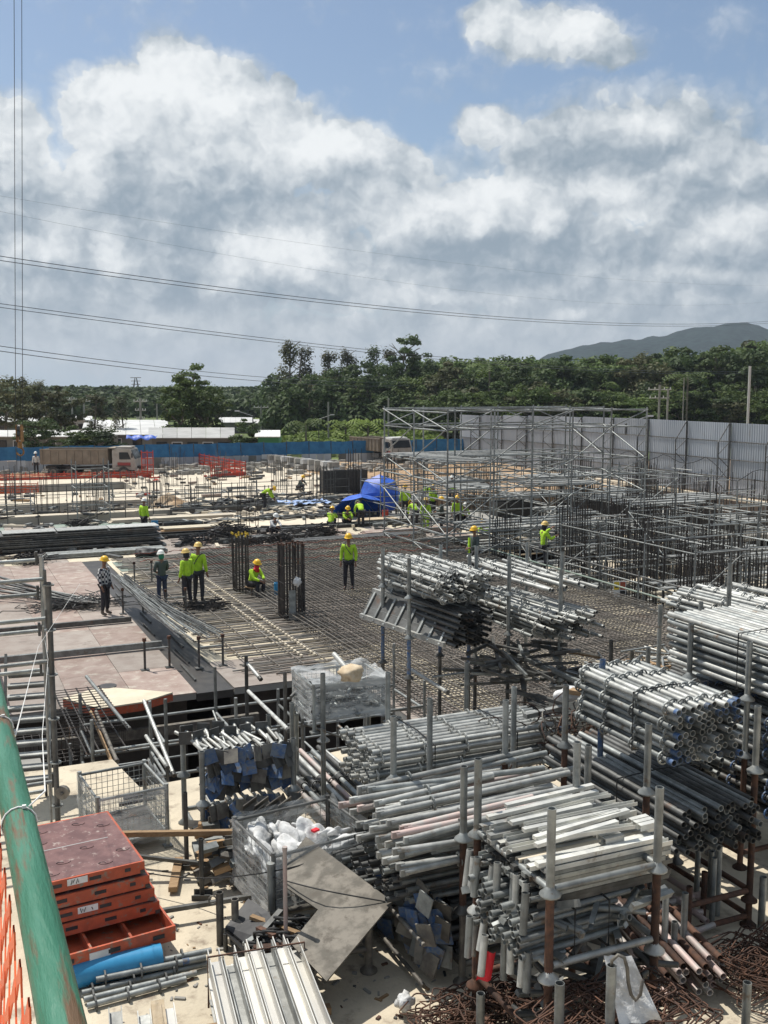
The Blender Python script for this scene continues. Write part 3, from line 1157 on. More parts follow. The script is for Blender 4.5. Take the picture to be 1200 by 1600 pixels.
# ---------------------------------------------------------------- blue net fence with pale boards below
F0, F1 = XD(-60, 82), XD(745, 97)
nb = 22
t = thing('net_fence', 'long blue net fence with pale boards at its foot along the back of the site', 'fence', (F0.x, F0.y, 0))
NETM = None
fd = (F1 - F0)
yawf = math.atan2(fd.y, fd.x)
bl = fd.length / nb
v_, f_ = [], []
for j in range(5):
    for i in range(11):
        v_.append((bl * i / 10, .05 * math.sin(i * 1.1 + j), 1.15 * j / 4 - (.05 * math.sin(math.pi * i / 10) if j == 4 else 0)))
NETM = me('net', v_, [(j * 11 + i, j * 11 + i + 1, (j + 1) * 11 + i + 1, (j + 1) * 11 + i) for j in range(4) for i in range(10)], blue_net, True)
for i in range(nb + 1):
    p = F0 + fd * i / nb
    bar('post', V((p.x, p.y, -.1)), V((p.x, p.y, 1.98)), .035, galv_dark, t)
    if i < nb:
        link(bpy.data.objects.new('net_panel', NETM), Matrix.Translation((p.x, p.y, .78 + .03 * math.sin(i * 2))) @ Matrix.Rotation(yawf, 4, 'Z'), t)
        for k in range(3):
            c = F0 + fd * (i + (k + .5) / 3) / nb
            if i * 3 + k in (39, 40, 45):
                continue
            box('board', (c.x, c.y, .30 + .02 * math.sin(i + k)), (bl / 3 - .03, .04, .95), [roof_pale, wall_m, hoard_m][(i * 3 + k) % 3 if (i + k) % 4 == 0 else 2], t, yawf)

# ---------------------------------------------------------------- grey sheet hoarding
HA = 46.0
t = thing('hoarding', 'tall grey corrugated sheet hoarding with steel posts along the side of the site', 'fence', (HA, 30, 0))
v_, f_ = [], []
ribs = 20
k = 0
for i in range(ribs):
    y0 = 4.0 * i / ribs
    for dy, dx in ((0, 0), (.035, -.035), (.085, -.035), (.12, 0)):
        v_ += [(dx, y0 + dy, 0), (dx, y0 + dy, 1.125)]
v_ += [(0, 3.99, 0), (0, 3.99, 1.125)]
n_ = len(v_) // 2
f_ = [(2 * i + 2, 2 * i, 2 * i + 1, 2 * i + 3) for i in range(n_ - 1)]
SHEET = me('sheet', v_, f_, hoard_m)
hb = [26 + 4 * i for i in range(15)]
for i, b in enumerate(hb):
    hs = 1.0 + .0 * i if b < 60 else 1.0 - (b - 60) * .004
    for r_ in range(4):
        link(bpy.data.objects.new('sheet', SHEET), Matrix.Translation((HA + .004 * (r_ % 2) + .012 * (i % 2) + rnd.uniform(0, .012), b, (.08 + r_ * 1.118) * hs)) @ Euler((rnd.uniform(-.004, .004), rnd.uniform(-.022, .022), rnd.uniform(-.004, .004))).to_matrix().to_4x4() @ S(1, 1, hs), t)
    H_ = 4.55 * hs
    bar('post', (HA - .12, b, -.1), (HA - .12, b, H_), .06, galv_dark, t)
    bar('post', (HA - 1.0, b, -.1), (HA - 1.0, b, H_ * .74), .045, galv_dark, t)
    bar('brace', (HA - 1.0, b, H_ * .74), (HA - .15, b, H_), .035, galv_dark, t)
    for q in range(4):
        bar('brace', (HA - 1.0 if q % 2 else HA - .15, b, .2 + q * .8), (HA - .15 if q % 2 else HA - 1.0, b, .9 + q * .8), .022, galv_dark, t)
    for z_ in (1.15, 2.27, 3.40):
        bar('rail', (HA - .06, b, z_ * hs), (HA - .06, b + 3.98, z_ * hs), .03, galv_dark, t)
# return of the hoarding towards the blue fence
for i in range(3):
    pass
box('kerb', (44.4, 46, .05), (.35, 36, .22), conc_far)['kind'] = 'structure'
t = thing('cable', 'dark cable sagging along the inner face of the grey hoarding', 'cable', (45.7, 40, 2))
mb = MB()
pts = []
for i in range(40):
    b = 40 + i * .6
    pts.append((HA - .2, b, 2.3 - .55 * math.sin(math.pi * ((b - 40) % 4) / 4) - (.9 if 47 < b < 51 else 0) * math.sin(math.pi * (b - 47) / 4)))
mb.path(pts, .022, 4)
mb.build('wire', cable_m, t)

# ---------------------------------------------------------------- poles and lines
def lampost(x, ytop, dist, label, arms, r_=.11, name='utility_pole', cat='pole', mm=None):
    p = D(x, ytop, dist)
    q = gy_(p)
    t = thing(name, label, cat, q)
    bar('pole', q, p, r_, mm or conc_grey, t)
    for z_, wd in arms:
        c = V((p.x, p.y, p.z - z_))
        bar('crossarm', c - SIDE * wd, c + SIDE * wd, .07, conc_grey, t, ROD4)
        for s in (-.9, -.4, .4, .9):
            bar('insulator', c + SIDE * wd * s, c + SIDE * wd * s + V((0, 0, .3)), .06, white_p, t)
    return t


lampost(219, 622, 150, 'concrete utility pole with three crossarms behind the big pale roof', [(.5, 1.0), (1.8, .8), (3.0, .6)], .16)
lampost(112, 620, 150, 'thin concrete pole rising behind the loose trees and shed roofs', [(.4, .8)], .12)
lampost(131, 624, 150, 'concrete pole with one crossarm beside the thin pole', [(.3, 1.0)], .12)
lampost(245, 631, 155, 'short pole before the plantation, beside the three-armed pole', [], .12)
lampost(408, 634, 165, 'distant pole with a crossarm at the end of the plantation', [(.3, 1.2)], .12)
lampost(513, 628, 135, 'bare grey pole in the field before the dark thicket', [], .12)
lampost(607, 622, 132, 'bare grey pole in the field beside the far dump truck', [], .12)
lampost(1172, 572, 118, 'tall pale concrete pole rising behind the grey hoarding', [], .15, mm=roof_pale)
lampost(1044, 607, 120, 'grey pole before the trees, just left of the tall pale pole', [], .12)
lampost(1031, 601, 122, 'double pole with crossarms half hidden in front of the trees', [(.6, 1.4), (1.6, 1.2)], .14)
lampost(1069, 590, 122, 'thin dark post with a small lamp above the hoarding', [], .06)
for (x, y, dist, sgn, lab) in [(978, 662, 74, 1, 'floodlight arm leaning out over the top of the hoarding'), (498, 655, 128, 1, 'street lamp with a curved arm in the field'), (395, 650, 112, -1, 'small street lamp behind the grey shed roof')]:
    p = D(x, y, dist)
    z0_ = -1.4 if dist > 100 else p.z - .8
    t = thing('lamp_post', lab, 'lamp', V((p.x, p.y, z0_)))
    bar('pole', V((p.x, p.y, z0_)), p, .06, galv_dark, t)
    e = p + SIDE * sgn * 1.7 + V((0, 0, .55))
    bar('arm', p, e, .045, galv, t)
    box('lamp_head', e, (.5, .2, .12), roof_pale, t, -YAW)
# lattice tower far away
p = D(212, 590, 620)
t = thing('pylon', 'tiny lattice transmission tower on the horizon above the plantation', 'pylon', V((p.x, p.y, -1.4)))
g_ = V((p.x, p.y, -1.4))
for s in (-1, 1):
    for u in (-1, 1):
        bar('leg', g_ + SIDE * s * 2.6 + VIEW * u * 2.6, p + SIDE * s * .4, .28, galv_dark, t, ROD4)
for i in range(4):
    z_ = p.z - i * 2.0
    c = V((p.x, p.y, z_))
    bar('crossarm', c - SIDE * (3.2 - .3 * i), c + SIDE * (3.2 - .3 * i), .2, galv_dark, t, ROD4)


def line(name, label, cat, pa, pb, sag, r_, m, n=40):
    t = MB()
    t.path([pa.lerp(pb, i / n) - V((0, 0, sag * 4 * (i / n) * (1 - i / n))) for i in range(n + 1)], r_, 4)
    o = t.build(name, m)
    return tag(o, label, cat)


wire_m = mat('line_wire', (.10, .115, .13), None, .6, rand=0)
line('power_line', 'upper wire of the close pair crossing the sky from below the big cloud', 'power line', D(-60, 391, 60), D(1260, 497, 150), 2.2, .025, wire_m)
line('power_line', 'lower wire of the close pair crossing the middle of the sky', 'power line', D(-60, 398, 61), D(1260, 500, 151), 2.2, .025, wire_m)
line('power_line', 'upper wire of the second pair, dropping behind the tall trees', 'power line', D(-60, 466, 60), D(1260, 575, 170), 2.0, .023, wire_m)
line('power_line', 'lower wire of the second pair, dropping behind the tall trees', 'power line', D(-60, 472, 61), D(1260, 578, 171), 2.0, .023, wire_m)
line('power_line', 'upper wire of the lowest pair, low over the sheds', 'power line', D(-60, 532, 62), D(640, 596, 150), .9, .028, wire_m)
line('power_line', 'lower wire of the lowest pair, low over the sheds', 'power line', D(-60, 540, 63), D(640, 602, 151), .9, .03, wire_m)
line('power_line', 'faint uppermost wire high across the clouds', 'power line', D(-60, 296, 70), D(1260, 445, 180), 2.0, .007, wire_m)
line('power_line', 'faint second wire high across the clouds', 'power line', D(-60, 318, 71), D(1260, 465, 181), 3.5, .007, wire_m)

# crane hook
t = thing('crane_hook', 'yellow crane hook block hanging on two long cables above the site', 'crane hook', D(30, 715, 60))
top = D(30, 665, 60)
for dx in (-.21, .20):
    e_ = D(22 if dx < 0 else 34, 0, 60)
    bar('cable', top + SIDE * dx, top + SIDE * dx + (e_ - top - SIDE * dx) * 1.8, .017, cable_m, t)
for dx in (-.13, .13):
    box('cheek_plate', top + SIDE * dx + V((0, 0, -.45)), (.05, .42, 1.0), brass, t, -YAW)
for k, z_ in enumerate((-.15, -.45)):
    bar('sheave', top + V((0, 0, z_)) - SIDE * .1, top + V((0, 0, z_)) + SIDE * .1, .2, galv_dark, t, ROD12)
bar('swivel', top + V((0, 0, -.95)), top + V((0, 0, -1.3)), .13, brass, t, ROD12)
mb = MB()
mb.path([top + V((0, 0, -1.25)) + SIDE * (.2 * math.sin(a)) + V((0, 0, -.28 + .22 * math.cos(a))) for a in [i * .5 for i in range(10)]], .05, 6)
mb.build('hook', brass, t)
mb = MB()
mb.path([top + V((0, 0, -1.6)), top + V((0, 0, -4.9))], .02, 4)
mb.build('sling', cable_m, t)

# ================================================================ SLABS AND DECKS
def planked(name, rects_, z, mats, pa=1.22, pb=2.44, thick=.14, gap=.012, kind='structure', seed=1, under=None):
    """deck laid with separate plywood sheets on a dark carcass"""
    r = random.Random(seed)
    a0 = min(q[0] for q in rects_)
    b0 = min(q[2] for q in rects_)
    root = None
    for (x0, x1, y0, y1) in rects_:
        o = poly(name, rect(x0 + .01, x1 - .01, y0 + .01, y1 - .01), z - .025, under or conc_grey, kind, thick, parent=root)
        if root is None:
            root = o
        else:
            del o['kind']
        nx = max(1, round((x1 - x0) / pa))
        ny = max(1, round((y1 - y0) / pb))
        dx, dy = (x1 - x0) / nx, (y1 - y0) / ny
        for i in range(nx):
            for j in range(ny):
                m = r.choice(mats)
                zz = z - .011 + r.uniform(-.003, .003)
                box('plywood_panel', (x0 + (i + .5) * dx, y0 + (j + .5) * dy, zz), (dx - gap, dy - gap, .021), m, root, r.uniform(-.002, .002))
    return root


# left deck, the mat's formwork, the tan deck beyond
planked('formwork_deck', [(-9.6, 5.25, 22.3, 41.3)], 0, [ply_red, ply_red, ply_grey, ply_red, ply_grey], 1.30, 2.44, seed=4)
planked('formwork_deck', [(6.12, 20.0, 22.3, 41.3), (8.9, 20.0, 13.3, 22.28)], 0, [ply_cream, ply_cream, ply_grey, ply_grey], 1.22, 2.44, seed=5)
planked('formwork_deck', [(-9.6, 24, 41.32, 46.1)], -.02, [ply_cream, ply_grey, ply_grey, ply_red], 1.22, 2.4, seed=6)
o = poly('deck_gutter', rect(5.26, 6.11, 22.3, 41.3), -.03, ply_dark, 'structure', .18)
# a dark steel channel closes the gutter, with low fins
for i in range(9):
    box('deck_batten', (5.45 + (i % 3) * .22, 24 + i * 1.6, .0), (.05, 1.5, .05), galv_dark)['kind'] = 'structure'
poly('slab', rect(-9.6, 10.5, 47.9, 49.8), -.25, conc_grey, 'structure', .4)
planked('formwork_deck', [(-4, 10.5, 50.0, 55.6)], -.35, [ply_green, ply_red, ply_green, ply_grey], 2.44, 1.4, seed=8)
poly('slab', rect(-9.6, 18, 56.4, 57.2), .05, conc_far, 'structure', .5)
poly('slab', rect(-9.6, 12.6, 62.6, 69.4), 0, conc_far, 'structure', .5)
poly('slab', rect(12.62, 24.5, 60.2, 84.2), .0, conc_far, 'structure', .6)
poly('slab', rect(24.52, 27.5, 66.5, 84.2), -.01, conc_far, 'structure', .6)
poly('slab', rect(-9.6, 12.6, 74.6, 79), .04, conc_far, 'structure', .5)
poly('slab', rect(12.2, 21, 51.3, 55.4), -.15, conc_far, 'structure', .35)
poly('slab', rect(19.5, 23.5, 53.5, 57.5), .0, conc_grey, 'structure', .5)
poly('slab', rect(13.0, 20.5, 47.4, 50.6), -.05, conc_far, 'structure', .35)
poly('slab', rect(20.8, 27.5, 43.0, 52.5), -.05, conc_grey, 'structure', .35)
earth = poly('earth_bank', rect(25.5, 44.1, 58.0, 76.4), -.05, soil, 'structure', 3.0)
poly('slab', rect(20.8, 44, 20, 42), -1.9, conc_far, 'structure', .3)
poly('slab', rect(28.5, 44, 42.2, 57), -1.2, conc_grey, 'structure', .3)
# walls standing below the slabs
for (a0, a1, b, z0, z1, m_) in [(-9, 12.4, 63.4, PF, -.52, mat_bar), (12.8, 24, 61.0, PF, -.62, wood), (-9, 12, 75.2, PF, -.5, ply_dark), (-9.5, 10, 48.3, PF, -.7, ply_dark), (6, 20, 42.3, PF, -.2, ply_dark), (-9, 5.2, 23.1, PF, -.2, ply_dark), (6.2, 9, 23.0, PF, -.2, ply_dark)]:
    n = max(1, int((a1 - a0) / 2.44))
    for i in range(n):
        box('retaining_wall', ((a0 + (a1 - a0) * (i + .5) / n), b, (z0 + z1) / 2), ((a1 - a0) / n - .03, .1, z1 - z0), m_)['kind'] = 'structure'
# dark beams crossing the site (formwork beams with open tops)
for (a0, a1, b, z, wd) in [(-9, 23, 46.55, .10, .55), (-9, 21, 47.35, .02, .3), (10.5, 23, 51.0, .05, .45), (12, 24.5, 56.0, .12, .6), (12, 24, 59.2, -.05, .8), (-9, 12.6, 58.6, -.4, .5), (-9, 12, 71.2, -.6, .4), (-9, 12, 73.0, -.6, .4)]:
    box('formwork_beam', ((a0 + a1) / 2, b, z - .25), (a1 - a0, wd, .5), ply_dark)['kind'] = 'structure'
    for s in (-1, 1):
        box('beam_rail', ((a0 + a1) / 2, b + s * wd * .42, z + .03), (a1 - a0, .05, .06), galv_dark if s > 0 else galv)['kind'] = 'structure'

# ---------------------------------------------------------------- the rebar mat
def matbars(name, label, spans, z, pitch, r_, along, parent, jitter=.02, seed=1, m=None, limit=None):
    rr = random.Random(seed)
    mb = MB()
    for (x0, x1, y0, y1) in spans:
        lo, hi = (y0, y1) if along == 'a' else (x0, x1)
        c = lo + pitch * .5
        while c < hi:
            s0, s1 = (x0, x1) if along == 'a' else (y0, y1)
            s0 += rr.uniform(-.25, .25)
            s1 += rr.uniform(-.2, .2)
            n = max(4, int((s1 - s0) / 1.6))
            pts = []
            off = rr.uniform(-1, 1) * jitter
            sl = rr.uniform(-1, 1) * jitter * 1.6
            for k in range(n + 1):
                t = k / n
                q = c + off + sl * (t - .5) + rr.uniform(-1, 1) * jitter * .5
                zz = z + rr.uniform(-.012, .012)
                x = s0 + (s1 - s0) * t
                pts.append((x, q, zz) if along == 'a' else (q, x, zz))
            mb.path(pts, r_, 4)
            c += pitch
    o = mb.build(name, m or mat_bar, parent)
    o['kind'] = 'stuff'
    return o


t = thing('rebar_mat', 'wide two-layer grid of reinforcing bars laid over the plywood deck', 'reinforcement', (13, 30, 0))
S_mat = [(9.3, 20.0, 22.4, 41.0), (9.0, 20.0, 13.6, 22.35)]
matbars('lower_bar', '', S_mat, .05, .15, .012, 'a', t, seed=2)
matbars('lower_bar', '', S_mat, .08, .15, .012, 'b', t, seed=3)
matbars('upper_bar', '', S_mat, .26, .15, .0125, 'a', t, seed=4)
matbars('upper_bar', '', S_mat, .29, .15, .0125, 'b', t, seed=5)
mb = MB()
for i in range(240):
    a, b = rnd.uniform(9.4, 19.8), rnd.uniform(15, 40.8)
    mb.path([(a - .2, b, .03), (a - .15, b, .27), (a + .15, b, .27), (a + .2, b, .03)], .012, 4)
o = mb.build('bar_chair', mat_bar, t)
o['kind'] = 'stuff'
t = thing('rebar_layer', 'single layer of loose parallel bars beside the mat, their ends ragged over bare plywood', 'reinforcement', (7.5, 28, 0))
rr = random.Random(12)
for i in range(190):
    b = 22.9 + i * .096 + rr.uniform(-.03, .03)
    x0 = 6.2 + rr.uniform(0, .6) + (0 if b > 25 else rr.uniform(0, 1.1))
    x1 = 9.6 + rr.uniform(-.3, .8)
    zz = .03 + rr.uniform(0, .05)
    bar('reinforcing_bar', (x0, b, zz), (x1, b + rr.uniform(-.12, .12), zz + .02), .018, mat_bar if i % 3 else galv_dark, t, ROD4)
mb = MB()
for i in range(5):
    a = 6.9 + i * .62
    mb.path([(a, 23.2, .11), (a + .03, 40.8, .11)], .017, 4)
mb.build('cross_bar', mat_bar, t)['kind'] = 'stuff'
# row of pale spacer strips
t = thing('spacer_row', 'double dotted row of small white spacers running through the parallel bars', 'spacer strip', (8, 28, 0))
for i in range(60):
    for s in (0, .35):
        box('spacer', (8.35 + s, 24.0 + i * .25, .10), (.05, .13, .05), conc_far, t)
# tinted plywood below the far corner of the bars
for i, (a, b, m_) in enumerate([(6.6, 39.4, ply_green), (8.2, 39.0, ply_red), (9.8, 39.2, ply_green), (7.4, 37.3, ply_green), (11.4, 39.4, ply_green), (13, 39.0, ply_green), (9.2, 37.0, ply_red)]):
    box('plywood_panel', (a + .3, b, .012), (1.2, 2.2, .014), m_)['kind'] = 'structure'
# orange and green tie wire patches
t = thing('cable_tie_run', 'thin orange and green cords strung in zigzag over the far corner of the rebar mat', 'cord', (12, 37, .3))
for k in range(6):
    mb = MB()
    pts = [(7 + i * .35, 35.6 + k * .9 + (.35 if i % 2 else 0) + rr.uniform(-.1, .1), .34) for i in range(36)]
    mb.path(pts, .014, 4)
    mb.build('cord', orange_f if k % 2 else ply_green, t)

# ---------------------------------------------------------------- rebar columns
def cage(name, label, a, b, wa, wb, na, nb_, z0, z1, r_=.016, group=None, m=None, tip=None, jit=.25, links=.3, cat='rebar cage', yaw=0.0):
    """upright cage: bars on the four sides, stirrups at intervals"""
    t = thing(name, label, cat, (a, b, z0), yaw, group)
    rr = random.Random(int(a * 100 + b * 10))
    M = W[t.name]
    pts = []
    for i in range(na):
        for s in (0, 1):
            pts.append((-wa / 2 + wa * i / max(1, na - 1), -wb / 2 + wb * s))
    for j in range(1, nb_ - 1):
        for s in (0, 1):
            pts.append((-wa / 2 + wa * s, -wb / 2 + wb * j / (nb_ - 1)))
    for (x, y) in pts:
        p = M @ V((x, y, 0))
        zt = z1 + rr.uniform(-jit, jit)
        q = M @ V((x + rr.uniform(-.03, .03), y + rr.uniform(-.03, .03), zt - z0))
        bar('vertical_bar', p, q, r_, m or rebar_m, t, ROD6 if tip else ROD4)
        if tip:
            bar('bar_cap', q, q + V((0, 0, .06)), r_ * 1.3, tip, t, ROD6)
    n = int((z1 - z0) / links)
    k = 0
    for i in range(n):
        z = .15 + i * links
        if z > (z1 - z0) - .4:
            break
        mb = MB()
        e = .012
        mb.path([M @ V((sx_ * (wa / 2 + e), sy_ * (wb / 2 + e), z)) for sx_, sy_ in ((-1, -1), (1, -1), (1, 1), (-1, 1))], r_ * .6, 4, True)
        mb.build('stirrup', m or rebar_m, t)
    return t


def at(x, y, z=0.0):
    p = G(x, y, z)
    return p.x, p.y


a, b = at(377, 926)
cage('rebar_column', 'bundle of dark column bars with yellow caps beside the seated man', a, b, .42, .42, 5, 4, .0, 1.95, .024, tip=yellow_tip, jit=.05, links=.5)
a, b = at(456, 968)
cage('rebar_column', 'dense block of dark column bars standing on the mat, nearest of the two', a, b, .62, .55, 8, 6, .0, 2.25, .026, tip=rust, jit=.07, links=.5)
box('formwork_board', (a - .1, b - .35, .5), (.2, .03, .9), galv)['kind'] = 'structure'
# white bag hung on the nearer column
mb = MB()
c = V((a + .05, b - .36, 1.2))


def blob(name, c, s, m, parent=None, seed=0, amp=.25, sub=3, freq=2.2, rot=None):
    bm = bmesh.new()
    bmesh.ops.create_icosphere(bm, subdivisions=sub, radius=1)
    for v in bm.verts:
        n_ = mnoise.noise(v.co * freq + V((seed, seed * 2, 0)))
        v.co *= 1 + amp * n_
        v.co = V((v.co.x * s[0], v.co.y * s[1], v.co.z * s[2]))
    d = bpy.data.meshes.new(name)
    bm.to_mesh(d)
    bm.free()
    d.materials.append(m)
    d.polygons.foreach_set('use_smooth', [True] * len(d.polygons))
    o = bpy.data.objects.new(name, d)
    return link(o, Matrix.Translation(V(c)) @ (Euler(rot).to_matrix().to_4x4() if rot else Matrix.Identity(4)), parent)


tag(blob('plastic_bag', c, (.12, .06, .13), white_cloth, seed=3, amp=.5), 'small white bag tied to the dense block of column bars', 'bag')

cages = [
    # x, y of the base in the survey view, level, width, depth, bars, top
    (21.6, 24.6, .9, .9, 9, 7, -1.9, 1.9), (22.0, 28.4, 1.1, .8, 11, 6, -1.9, 2.2), (24.8, 27.2, 1.6, .5, 16, 4, -1.9, 2.0), (22.4, 32.6, .9, .9, 9, 6, -1.9, 2.4),
    (25.4, 31.4, 1.8, .6, 18, 4, -1.9, 2.2), (26.2, 35.2, 1.0, 1.0, 9, 6, -1.9, 2.2), (29.2, 33.6, 1.8, .5, 16, 3, -1.9, 1.7), (30.0, 37.6, 1.0, .8, 9, 5, -1.9, 2.2),
    (33.2, 38.2, 1.6, .6, 13, 3, -1.9, 1.7), (33.6, 43.0, 1.2, .8, 10, 5, -1.2, 2.4), (37.0, 44.8, 1.2, .8, 9, 4, -1.2, 2.0), (36.6, 41.2, 1.4, .6, 9, 3, -1.9, 2.0),
    (30.4, 44.6, 1.0, .8, 9, 5, -1.2, 2.2), (32.0, 48.6, 1.3, .9, 10, 6, -1.2, 3.0), (35.2, 50.8, 1.4, .9, 10, 5, -1.2, 2.8), (38.6, 49.0, 1.2, .7, 8, 4, -1.2, 2.4), (29.6, 53.0, 1.2, .9, 9, 5, -1.2, 2.6),
    (28.5, 40.6, .8, .8, 7, 5, -1.9, 2.6), (40.2, 46.2, 1.4, .6, 8, 3, -1.2, 1.8), (41.4, 52.4, 1.4, .7, 8, 3, -1.2, 2.0), (21.2, 35.6, .8, .8, 8, 5, -1.9, 1.6), (23.6, 24.4, 1.2, .5, 10, 3, -1.9, 1.5)]
LOC = ['just inside the green line of the mat, beside the yellow warning sign', 'behind the cage by the warning sign', 'long and low, far out behind the big pipe stack', 'beside the man in yellow-green who climbs the scaffold',
       'long and dense, in the middle of the dark formwork pit', 'square, behind the scaffold platform of white boards', 'long thin, in front of the pale kerb of the hoarding', 'square, rising through the white boards below the hoarding',
       'long thin, next to the dark formwork box by the hoarding', 'tall, halfway along the hoarding', 'tall, close under the grey hoarding', 'sparse, near the concrete kerb', 'beyond the black formwork wall', 'tallest bunch of bars under the far hoarding posts',
       'second tall bunch of bars before the far hoarding', 'thin bunch beside the floodlight arm', 'far bunch behind the big scaffold tower', 'inside the right end of the big scaffold tower', 'sparse, in line with the fourth hoarding post', 'sparse, against the foot of the far hoarding',
       'small, inside the big scaffold tower', 'low, between the warning sign and the pipe stacks']
for (c, loc) in zip(cages, LOC):
    a, b, wa, wb, na, nb_, z0, z1 = c
    cage('rebar_cage', 'rebar cage ' + loc, a, b, wa, wb, na, nb_, z0, z1, .017, 'upright rebar cages in the formwork pit', jit=.3, links=.45)

# starters on the far slabs
st = [(13.4, 57.5, 3, 'two bars on the dark beam behind the excavation'), (17.2, 58.8, 4, 'near the blue crumpled sheet'), (21.0, 57.0, 5, 'beside the tall dark formwork box'), (22.8, 60.5, 5, 'at the corner of the pale slab'), (24.9, 61.0, 6, 'in front of the dark formwork box'), (26.6, 59.2, 6, 'right of the dark formwork box'),
      (25.2, 56.0, 5, 'above the blue umbrella'), (27.0, 55.6, 5, 'between the two blue umbrellas'), (15.0, 70.0, 4, 'on the pale slab near the orange barrier'), (19.5, 74.0, 4, 'on the pale slab before the white blocks'), (22.0, 67.0, 4, 'in the middle of the pale slab'), (9.0, 60.0, 4, 'behind the small square scaffold'),
      (6.0, 59.6, 4, 'left of the small square scaffold'), (3.6, 58.0, 3, 'below the crane hook'), (11.6, 57.4, 4, 'at the pale beam behind the lone worker'), (1.8, 59.0, 4, 'at the very edge below the crane hook'), (14.2, 48.6, 3, 'beside the dark beam near the crouching worker'), (7.8, 57.0, 5, 'inside the small square scaffold'), (16.4, 64.2, 4, 'on the near part of the pale slab'), (20.6, 63.2, 4, 'on the pale slab behind the dark beam'), (17.8, 80.0, 4, 'far back on the pale slab by the red barrier'), (4.5, 66.0, 4, 'on the left pale slab'), (9.6, 65.4, 4, 'on the left pale slab, before the truck cab'), (30.5, 63.0, 6, 'on the earth bank left of the tall tower'), (34.0, 66.0, 6, 'on the earth bank behind the tall tower')]
for i, (a, b, n, loc) in enumerate(st):
    cage('starter_bars', 'thin upright starter bars ' + loc, a, b, .9, .5, n, 2, -.6 if b < 66 else 0, 1.9 if i not in (4, 5, 6, 7) else 2.8, .018, 'starter bars on the far slabs', m=galv_dark if i % 2 else rebar_m, jit=.3, links=1.1)


# ---------------------------------------------------------------- scaffolds
def scaffold(name, label, As, Bs, levels, z0, z1, brace=(), planks=(), r_=.03, group=None, m=None, brace_lv=None, cat='scaffold', skip=(), top_b=True, jit=.0, low=None):
    t = thing(name, label, cat, (As[0], Bs[0], z0), 0, group)
    m = m or galv
    rr = random.Random(int(As[0] * 10 + Bs[0]))
    for i, a in enumerate(As):
        for j, b in enumerate(Bs):
            if (i, j) in skip:
                continue
            zt = z1 + (rr.uniform(-jit, jit) if jit else 0)
            bar('standard', (a, b, z0), (a, b, zt), r_, m, t)
    for z in levels:
        for j, b in enumerate(Bs):
            for i in range(len(As) - 1):
                if (i, j) in skip or (i + 1, j) in skip:
                    continue
                bar('ledger', (As[i] + r_, b, z + .02 * (j % 2)), (As[i + 1] - r_, b, z + .02 * (j % 2)), r_ * .9, m, t)
        for i, a in enumerate(As):
            for j in range(len(Bs) - 1):
                if (i, j) in skip or (i, j + 1) in skip:
                    continue
                bar('transom', (a, Bs[j] + r_, z - .05), (a, Bs[j + 1] - r_, z - .05), r_ * .9, m, t)
    for (i, j, k, d) in brace:
        if k + 1 >= len(levels) or (d == 0 and i + 1 >= len(As)) or (d and j + 1 >= len(Bs)):
            continue
        # bay i, row j, level k; d=0 along A, 1 along B; sign by parity
        za, zb = sorted((levels[k], levels[k + 1]))
        if (i + k) % 2:
            za, zb = zb, za
        if d == 0:
            bar('brace', (As[i], Bs[j] - r_ * 2, za), (As[i + 1], Bs[j] - r_ * 2, zb), r_ * .66, m, t)
        else:
            bar('brace', (As[i] - r_ * 2, Bs[j], za), (As[i] - r_ * 2, Bs[j + 1], zb), r_ * .66, m, t)
    for (i, j, z) in planks:
        w_ = (Bs[j + 1] - Bs[j])
        n = min(4, max(2, int(w_ / .6)))
        for k in range(n):
            box('plank', ((As[i] + As[i + 1]) / 2 + rr.uniform(-.15, .15), Bs[j] + w_ * (k + .5) / n, z + .05), (As[i + 1] - As[i] + .2, .28, .045), galv_pale, t, rr.uniform(-.02, .02))
    return t


br = []
for k in range(8):
    for i in range(5):
        if (i + 2 * k) % 3 == 0:
            br.append((i, 1, k, 0))
        if (i * 3 + k) % 2 == 0:
            br.append((i, 0, k, 0))
        if (i + k) % 3 == 0:
            br.append((i, 2, k, 0))
    for j in range(2):
        br.append((0, j, k, 1))
        br.append((5 if k % 2 else 3, j, k, 1))
scaffold('scaffold_tower', 'tall open scaffold tower of many bays standing over the formwork pit', [18.2, 20.1, 22.0, 23.9, 25.8, 27.6], [35.0, 38.0, 41.0], [5.9, 5.2, 3.9, 3.2, 2.5, 1.15, .5, -.2, -1.5], -1.9, 6.0, br,
         [(0, 1, 3.9), (1, 1, 3.9), (2, 1, 3.9), (0, 0, 3.9), (1, 0, 1.15), (2, 0, 1.15), (3, 1, 2.5), (4, 1, 2.5), (3, 0, 1.15), (0, 0, -.2), (2, 1, -.2), (4, 0, -.2), (4, 1, 1.15)], .037)
br = [(i, 0, k, 0) for i in range(4) for k in range(3) if (i + k) % 2 == 0] + [(0, j, k, 1) for j in range(2) for k in range(3)]
scaffold('scaffold', 'lower scaffold bay behind the tall tower, with pale planks in two lifts', [28.4, 30.5, 32.6, 34.6, 36.4], [43.5, 46.0, 48.5], [2.2, 1.0, -.2, -1.0], -1.2, 2.7, br, [(i, j, z) for i in range(4) for j in range(2) for z in (1.0,) if (i + j) % 3] + [(0, 0, 2.2), (1, 0, 2.2), (2, 1, -.2), (3, 0, -.2)], .028, jit=.3)
br = [(i, 0, k, 0) for i in range(3) for k in range(3) if (i + k) % 2 == 0]
scaffold('scaffold', 'scaffold bay round the rebar cages behind the warning sign', [20.9, 22.9, 24.9, 26.9], [24.0, 26.4, 28.8, 31.2], [1.9, .55, -.8], -1.9, 2.1, br, [(1, 2, -.8), (0, 1, -.8), (2, 0, .55), (0, 0, .55)], .028, jit=.2)
